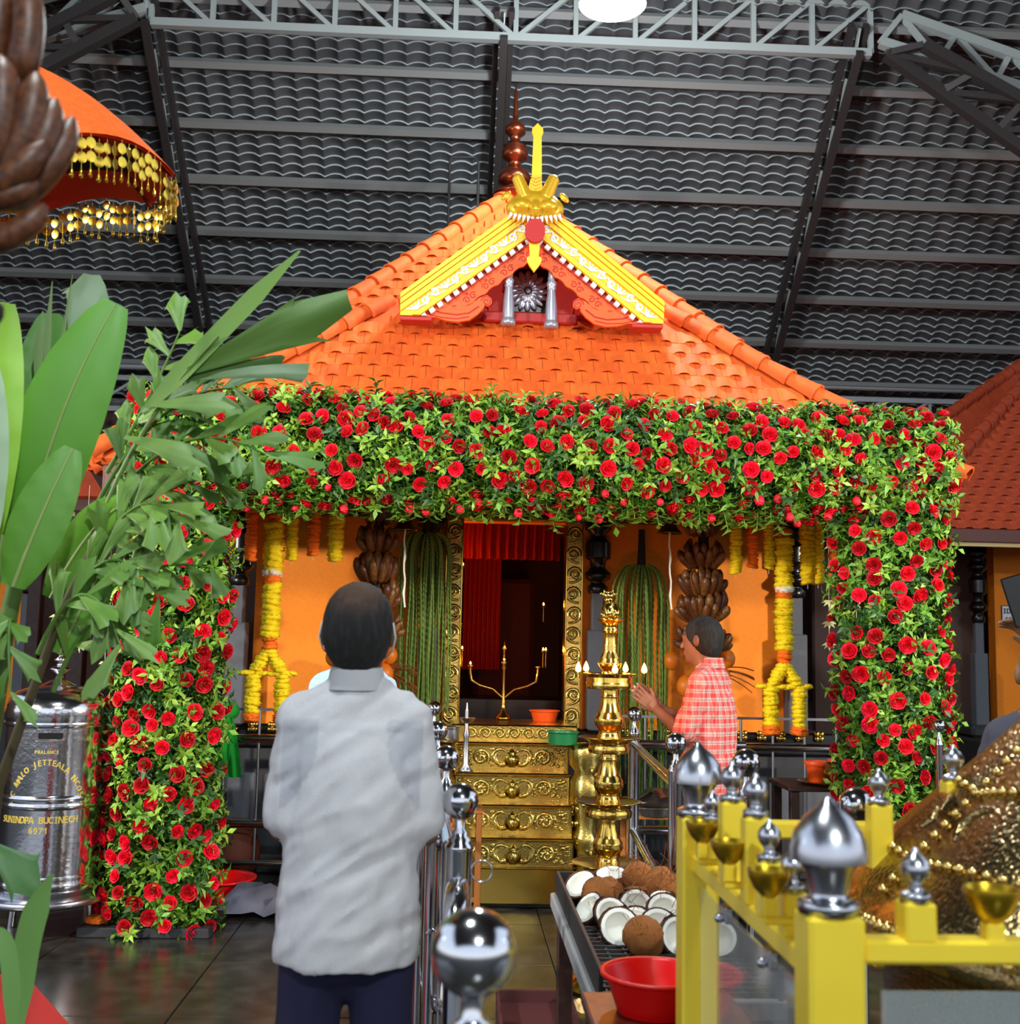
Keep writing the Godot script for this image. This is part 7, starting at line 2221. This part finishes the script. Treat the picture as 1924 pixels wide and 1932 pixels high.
# ---------------------------------------------------------------- people; every figure is built facing -z with its feet at the origin
func person(p: Dictionary) -> Node3D:
	var t := thing("person", p.label, "person", p.at, "", p.get("turn", 0.0))
	var h: float = p.h / 1.63
	var skin: Color = p.skin
	var hd: Vector3 = p.get("head", Vector3(0, 1.525, 0)) * h
	var hb := Basis.from_euler(p.get("look", Vector3.ZERO))
	var J := {}
	for s in [-1, 1]:
		J[["sl", "", "sr"][s + 1]] = Vector3(0.135 * s, 1.312, 0) * h
		J[["hl", "", "hr"][s + 1]] = Vector3(0.085 * s, 0.84, 0) * h
		J[["kl", "", "kr"][s + 1]] = Vector3(0.095 * s, 0.45, -0.01) * h
		J[["al", "", "ar"][s + 1]] = Vector3(0.10 * s, 0.07, 0.02) * h
	J.el = p.get("el", Vector3(-0.165, 1.09, -0.02)) * h
	J.er = p.get("er", Vector3(0.165, 1.09, -0.02)) * h
	J.wl = p.get("wl", Vector3(-0.03, 1.19, -0.25)) * h
	J.wr = p.get("wr", Vector3(0.03, 1.19, -0.25)) * h
	# the body, one surface
	var b := Blob.new()
	b.egg(Vector3(0, 1.17, 0) * h, Vector3(0.135, 0.20, 0.09) * h, 0.05).egg(Vector3(0, 0.93, 0) * h, Vector3(0.115, 0.15, 0.085) * h, 0.04)
	b.cap(Vector3(0, 1.28, 0.01) * h, Vector3(hd.x * 0.6, 1.45 * h, hd.z * 0.6), 0.062 * h, 0.052 * h, 0.05)
	b.cap(J.sl * Vector3(0.8, 1, 1), J.sr * Vector3(0.8, 1, 1), 0.045 * h, 0.045 * h, 0.04)
	for s in ["l", "r"]:
		b.cap(J["s" + s] * Vector3(0.9, 1, 1), J["e" + s], 0.036 * h, 0.034 * h, 0.02)
		b.cap(J["e" + s], J["w" + s], 0.035 * h, 0.025 * h, 0.02)
		b.cap(J["h" + s] * Vector3(0.92, 1, 1), J["k" + s] * Vector3(0.92, 1, 1), 0.062 * h, 0.048 * h, 0.03)
		b.cap(J["k" + s] * Vector3(0.92, 1, 1), J["a" + s], 0.048 * h, 0.034 * h, 0.03)
		b.cap(J["a" + s] - Vector3(0, 0.035, 0), J["a" + s] + Vector3(0.01 if s == "r" else -0.01, -0.045, -0.15) * h, 0.034 * h, 0.024 * h, 0.03)
	var shade := func(q: Vector3) -> Color: return skin
	var body := b.net(Vector3(-0.34, 0.0, -0.42) * h, Vector3(0.34, 1.44, 0.2) * h, 0.013, shade)
	# head on a finer grid
	var f := Blob.new()
	var H := func(x: float, y: float, z: float) -> Vector3: return hd + hb * (Vector3(x, y, z) * h)
	f.egg(H.call(0, 0.018, 0.008), Vector3(0.074, 0.088, 0.093) * h, 0.03, hb)
	f.egg(H.call(0, -0.035, -0.028), Vector3(0.058, 0.075, 0.062) * h, 0.03, hb)
	f.cap(H.call(0, -0.085, -0.058), H.call(0, -0.09, -0.062), 0.026 * h, 0.024 * h, 0.03)
	f.cap(H.call(0, 0.005, -0.088), H.call(0, -0.030, -0.106), 0.009 * h, 0.013 * h, 0.012)
	f.cap(H.call(-0.022, 0.022, -0.080), H.call(0.022, 0.022, -0.080), 0.012 * h, 0.012 * h, 0.02)
	f.cap(H.call(-0.018, -0.058, -0.083), H.call(0.018, -0.058, -0.083), 0.009 * h, 0.009 * h, 0.01)
	f.cap(H.call(-0.015, -0.068, -0.081), H.call(0.015, -0.068, -0.081), 0.009 * h, 0.009 * h, 0.01)
	for s in [-1.0, 1.0]:
		f.egg(H.call(0.076 * s, -0.008, 0.008), Vector3(0.010, 0.030, 0.020) * h, 0.008, hb * Basis(Vector3.UP, s * 0.45))
		f.egg(H.call(0.031 * s, 0.004, -0.076), Vector3(0.014, 0.009, 0.010) * h, 0.006, hb)
	f.cap(H.call(0, -0.06, 0.012), Vector3(hd.x * 0.6, 1.40 * h, hd.z * 0.6 + 0.008), 0.054 * h, 0.055 * h, 0.03)
	var dark := skin * 0.35
	var lip := skin.lerp(Color(0.35, 0.10, 0.09), 0.5)
	var face := func(q: Vector3) -> Color:
		var w: Vector3 = hb.inverse() * (q - hd) / h
		if w.z < -0.06 and absf(w.y + 0.063) < 0.010 and absf(w.x) < 0.024: return lip
		if w.z < -0.06 and absf(w.y - 0.004) < 0.006 and absf(absf(w.x) - 0.031) < 0.012: return dark
		if w.z < -0.06 and absf(w.y - 0.027) < 0.005 and absf(absf(w.x) - 0.03) < 0.018: return Color(0.02, 0.015, 0.012)
		return skin
	body.append(f.net(hd - Vector3(0.13, 0.16, 0.15) * h, hd + Vector3(0.13, 0.13, 0.14) * h, 0.0055, face))
	# hands
	for s in ["l", "r"]:
		if p.has("hand_" + s):
			body.append(hand_net(J["w" + s], p["hand_" + s][0] * h, p["hand_" + s][1], p["hand_" + s][2], h, skin))
	part(t, "body", body, M.skin)
	# hair
	if p.get("hair", 1.0) > 0.0:
		var g := Blob.new()
		g.egg(H.call(0, 0.020, 0.012), Vector3(0.081, 0.094, 0.099) * h, 0.02, hb)
		g.egg(H.call(0, -0.03, 0.035), Vector3(0.070, 0.07, 0.062) * h, 0.03, hb)
		g.cut(H.call(0, -0.005, -0.052), hb * Vector3(0, -0.45, -1.0), 0.02)
		g.cut(H.call(0, -0.092, 0.05), hb * Vector3(0, -1.0, -0.35), 0.01)
		var nz := FastNoiseLite.new()
		nz.frequency = 60.0
		g.warp = func(q: Vector3) -> float: return 0.0022 * nz.get_noise_3d(q.x, q.y * 0.25, q.z)
		var bald: float = p.get("bald", 0.0)
		var n2 := FastNoiseLite.new()
		n2.frequency = 45.0
		n2.seed = 5
		var hc := func(q: Vector3) -> Color:
			var w: Vector3 = hb.inverse() * (q - hd) / h
			var k := clampf(1.0 - (w - Vector3(0.0, 0.085, 0.065)).length() / 0.075, 0.0, 1.0) * bald
			var n: float = n2.get_noise_3d(q.x * 1.6, q.y * 0.3, q.z * 1.6)
			var c := Color(0.006, 0.005, 0.005).lerp(Color(0.035, 0.028, 0.024), clampf(n * 0.9 + 0.05, 0.0, 1.0))
			return c.lerp(skin * 0.5, clampf(k * 1.1 + n * 0.9 * k, 0.0, 0.6))
		part(t, "hair", g.net(hd - Vector3(0.12, 0.15, 0.14) * h, hd + Vector3(0.12, 0.14, 0.14) * h, 0.0048, hc), M.hair)
	# shirt
	var c := Blob.new()
	var hem: float = p.get("hem", 0.79) * h
	c.egg(Vector3(0, 1.175, 0.008) * h, Vector3(0.150, 0.20, 0.108) * h, 0.06)
	c.egg(Vector3(0, 0.98, 0.004) * h, Vector3(0.148, 0.22, 0.112) * h, 0.08)
	c.egg(Vector3(0, 0.80, 0.004) * h, Vector3(0.160, 0.22, 0.120) * h, 0.08)
	c.cap(Vector3(-0.095, 1.330, 0.004) * h, Vector3(0.095, 1.330, 0.004) * h, 0.046 * h, 0.046 * h, 0.06)
	c.cap(Vector3(0, 1.36, 0.004) * h, Vector3(0, 1.385, 0.0) * h, 0.066 * h, 0.060 * h, 0.04)
	for s in [-1.0, 1.0]: c.cap(Vector3(s * 0.03, 1.385, 0.004) * h, Vector3(s * 0.135, 1.338, 0.004) * h, 0.032 * h, 0.030 * h, 0.04)
	c.cut(Vector3(0, hem, 0), Vector3(0, -1, 0), 0.006)
	for s in ["l", "r"]:
		var e: Vector3 = J["s" + s].lerp(J["e" + s], 0.90)
		c.cap(J["s" + s] * Vector3(0.93, 1, 1), e, 0.050 * h, 0.054 * h, 0.03)
	var f1 := FastNoiseLite.new()
	f1.frequency = 7.0
	f1.fractal_octaves = 2
	var f2 := FastNoiseLite.new()
	f2.frequency = 5.0
	f2.seed = 8
	var rough: float = p.get("folds", 1.0)
	c.warp = func(q: Vector3) -> float:
		var r := q.x * 0.8 + q.y * 0.6
		var l := q.y * 0.8 - q.x * 0.6
		return rough * (0.011 * absf(f1.get_noise_3d(r * 0.55, l * 2.0, q.z * 0.7)) - 0.004 + 0.007 * f2.get_noise_3d(q.x * 2.6, q.y * 0.7, q.z * 2.6)) - (0.0016 if q.y > 1.305 * h and q.y < 1.317 * h and q.z > 0.0 else 0.0)
	part(t, "shirt", c.net(Vector3(-0.33, 0.72, -0.30) * h, Vector3(0.33, 1.44, 0.19) * h, 0.0085, p.get("shirt_tint", null)), p.shirt)
	var co := MB.new()
	co.xf = Transform3D(Basis.from_scale(Vector3(1.0, 1, 1.05)), Vector3(0, 0, 0.004))
	co.lathe([Vector2(0.068 * h, 1.393 * h), Vector2(0.071 * h, 1.390 * h), Vector2(0.067 * h, 1.408 * h), Vector2(0.061 * h, 1.437 * h), Vector2(0.060 * h, 1.441 * h), Vector2(0.056 * h, 1.441 * h), Vector2(0.056 * h, 1.40 * h)], 30)
	part(t, "collar", co, p.collar)
	# trousers or wrapped cloth
	var w := Blob.new()
	if p.get("wrap", false):
		w.egg(Vector3(0, 0.83, 0) * h, Vector3(0.15, 0.16, 0.115) * h, 0.08)
		w.cap(Vector3(0, 0.75, 0) * h, Vector3(0, 0.16, 0) * h, 0.150 * h, 0.165 * h, 0.05)
		w.cut(Vector3(0, 0.11, 0) * h, Vector3(0, -1, 0), 0.006)
		w.warp = func(q: Vector3) -> float: return 0.006 * sin(q.x * 60.0 + q.y * 6.0)
	else:
		w.egg(Vector3(0, 0.84, 0) * h, Vector3(0.128, 0.14, 0.10) * h, 0.05)
		for s in ["l", "r"]:
			w.cap(J["h" + s] * Vector3(0.92, 1, 1), J["k" + s] * Vector3(0.92, 1, 1), 0.074 * h, 0.068 * h, 0.02)
			w.cap(J["k" + s], J["a" + s] + Vector3(0, 0.02, 0), 0.072 * h, 0.066 * h, 0.03)
		w.warp = func(q: Vector3) -> float: return 0.006 * f1.get_noise_3d(q.x * 2.0, q.y * 0.8, q.z * 2.0)
	part(t, "lower_garment", w.net(Vector3(-0.25, 0.0, -0.22) * h, Vector3(0.25, 1.0, 0.22) * h, 0.012, p.get("lower_tint", null)), p.lower)
	return t

func hand_net(wrist: Vector3, dir: Vector3, palm_n: Vector3, curl: float, h: float, skin: Color) -> MB:
	# a hand from the wrist along dir; palm_n is where the palm faces, fingers curl towards it
	var d := dir.normalized()
	var n := (palm_n - d * palm_n.dot(d)).normalized()
	var s := d.cross(n)
	var b := Blob.new()
	b.cap(wrist, wrist + d * 0.025 * h, 0.025 * h, 0.024 * h, 0.02)
	for k in 4:
		var u := (k - 1.5) * 0.0185 * h
		b.cap(wrist + d * 0.02 * h + s * u * 0.8, wrist + d * 0.088 * h + s * u, 0.0125 * h, 0.0115 * h, 0.012)
		var l: float = [0.066, 0.076, 0.072, 0.056][k] * h
		var p0 := wrist + d * 0.088 * h + s * u
		var p1 := p0 + (d + n * curl * 0.4).normalized() * l * 0.45 + s * u * 0.10
		var p2 := p1 + (d + n * curl * 1.0).normalized() * l * 0.32 + s * u * 0.06
		var p3 := p2 + (d + n * curl * 1.6).normalized() * l * 0.23
		b.cap(p0, p1, 0.0092 * h, 0.0085 * h, 0.004)
		b.cap(p1, p2, 0.0085 * h, 0.0078 * h, 0.004)
		b.cap(p2, p3, 0.0078 * h, 0.0066 * h, 0.004)
	var q0 := wrist + d * 0.03 * h - s * 0.022 * h
	var q1 := q0 + (d * 0.75 - s * 0.75 + n * 0.25).normalized() * 0.036 * h
	var q2 := q1 + (d * 0.95 - s * 0.25 + n * 0.2 * curl).normalized() * 0.030 * h
	b.cap(q0, q1, 0.014 * h, 0.0105 * h, 0.012)
	b.cap(q1, q2, 0.0105 * h, 0.0082 * h, 0.004)
	var c := wrist + d * 0.09 * h
	var nails := func(q: Vector3) -> Color: return skin.lerp(Color(0.7, 0.48, 0.40), clampf(((q - wrist).dot(d) / h - 0.145) / 0.02, 0.0, 0.6))
	return b.net(c - Vector3.ONE * 0.135 * h, c + Vector3.ONE * 0.135 * h, 0.0042, nails)

func people() -> void:
	var sk := Color(0.165, 0.072, 0.036)
	# man in a thin grey shirt, seen from behind; the vest shows through
	var vest := func(q: Vector3) -> Color:
		var base := Color(0.66, 0.635, 0.65)
		if q.z < -0.02 or absf(q.x) > 0.158: return base
		var edge := 0.078 + 0.075 * clampf((1.27 - q.y) / 0.15, 0.0, 1.0) ** 1.6
		if q.y < 1.325 and q.y > 1.13 and absf(q.x - 0.004) > edge: return Color(0.52, 0.51, 0.55)
		return base
	var m1 := person({"label": "man in a thin grey shirt and navy trousers praying with his back turned", "at": Vector3(-0.228, 0, -2.75), "h": 1.63, "skin": sk, "shirt": M.shirt_vc, "collar": M.grey_shirt, "lower": M.navy, "shirt_tint": vest, "bald": 1.0, "hem": 0.785, "el": Vector3(-0.150, 1.08, 0.0), "er": Vector3(0.165, 1.075, 0.0)})
	var strings := MB.new()
	for s in [-1.0, 1.0]:
		strings.tube([Vector3(s * 0.082, 1.545, 0.03), Vector3(s * 0.088, 1.51, 0.03), Vector3(s * 0.080, 1.48, 0.0), Vector3(s * 0.06, 1.46, -0.05)], 0.0022, 5)
	part(m1, "mask_loop", strings, M.rope)
	part(m1, "mask", MB.new().ball(Vector3(0, 1.465, -0.075), Vector3(0.055, 0.05, 0.045), 14, 8), M.rope)
	# man in light blue and a white wrapped cloth, hidden behind him
	var blue := func(q: Vector3) -> Color: return Color(0.42, 0.60, 0.83) if fposmod(q.y, 0.012) < 0.006 else Color(0.52, 0.68, 0.87)
	var border := func(q: Vector3) -> Color: return Color(0.70, 0.42, 0.06) if q.y < 0.16 and q.y > 0.125 else Color(0.86, 0.85, 0.82)
	person({"label": "man in a light blue shirt and white wrapped cloth standing behind the man in grey", "at": Vector3(-0.415, 0, -4.85), "h": 1.62, "skin": sk, "shirt": M.shirt_vc, "collar": M.blue_shirt, "lower": M.shirt_vc, "shirt_tint": blue, "lower_tint": border, "wrap": true, "el": Vector3(-0.185, 1.10, 0.0), "er": Vector3(0.185, 1.10, 0.0)})
	# man in a red check shirt, hands joined, looking towards the shrine
	person({"label": "man in a red and grey check shirt praying with joined hands beside the lamp", "at": Vector3(1.24, 0, -5.70), "turn": 0.95, "h": 1.65, "skin": Color(0.19, 0.082, 0.042), "shirt": M.check, "collar": M.check, "lower": M.dark_trousers, "look": Vector3(-0.06, -0.05, 0), "head": Vector3(-0.01, 1.528, -0.035),
		"el": Vector3(-0.185, 1.075, -0.05), "er": Vector3(0.17, 1.09, -0.10), "wl": Vector3(-0.022, 1.185, -0.27), "wr": Vector3(0.022, 1.185, -0.27),
		"hand_l": [Vector3(0, 0.55, -0.75), Vector3(1, 0, 0), 0.05], "hand_r": [Vector3(0, 0.55, -0.75), Vector3(-1, 0, 0), 0.05]})
	# bald man in dark grey at the right edge, holding up a phone
	person({"label": "bald man in a dark grey shirt at the right edge holding up a phone", "at": Vector3(1.735, 0, -3.40), "turn": -0.25, "h": 1.55, "skin": Color(0.27, 0.13, 0.065), "shirt": M.dark_shirt, "collar": M.dark_shirt, "lower": M.dark_trousers, "hair": 0.0,
		"el": Vector3(-0.225, 1.07, 0.02), "er": Vector3(0.24, 1.20, -0.12), "wl": Vector3(-0.10, 1.10, -0.24), "wr": Vector3(0.05, 1.60, -0.22), "hand_r": [Vector3(-0.6, 0.7, -0.1), Vector3(-0.6, -0.2, 0.2), 0.9], "hand_l": [Vector3(0.5, 0.2, -0.8), Vector3(0.5, 0.5, 0), 0.3]})
	single("phone", "black phone held up at the right edge above the bald man", "phone", MB.new().cbox(Vector3.ZERO, Vector3(0.078, 0.155, 0.009), 0.004), M.glass_black, Vector3(1.718, 1.668, -3.50), "", Basis(Vector3(0, 0, 1), 0.30))
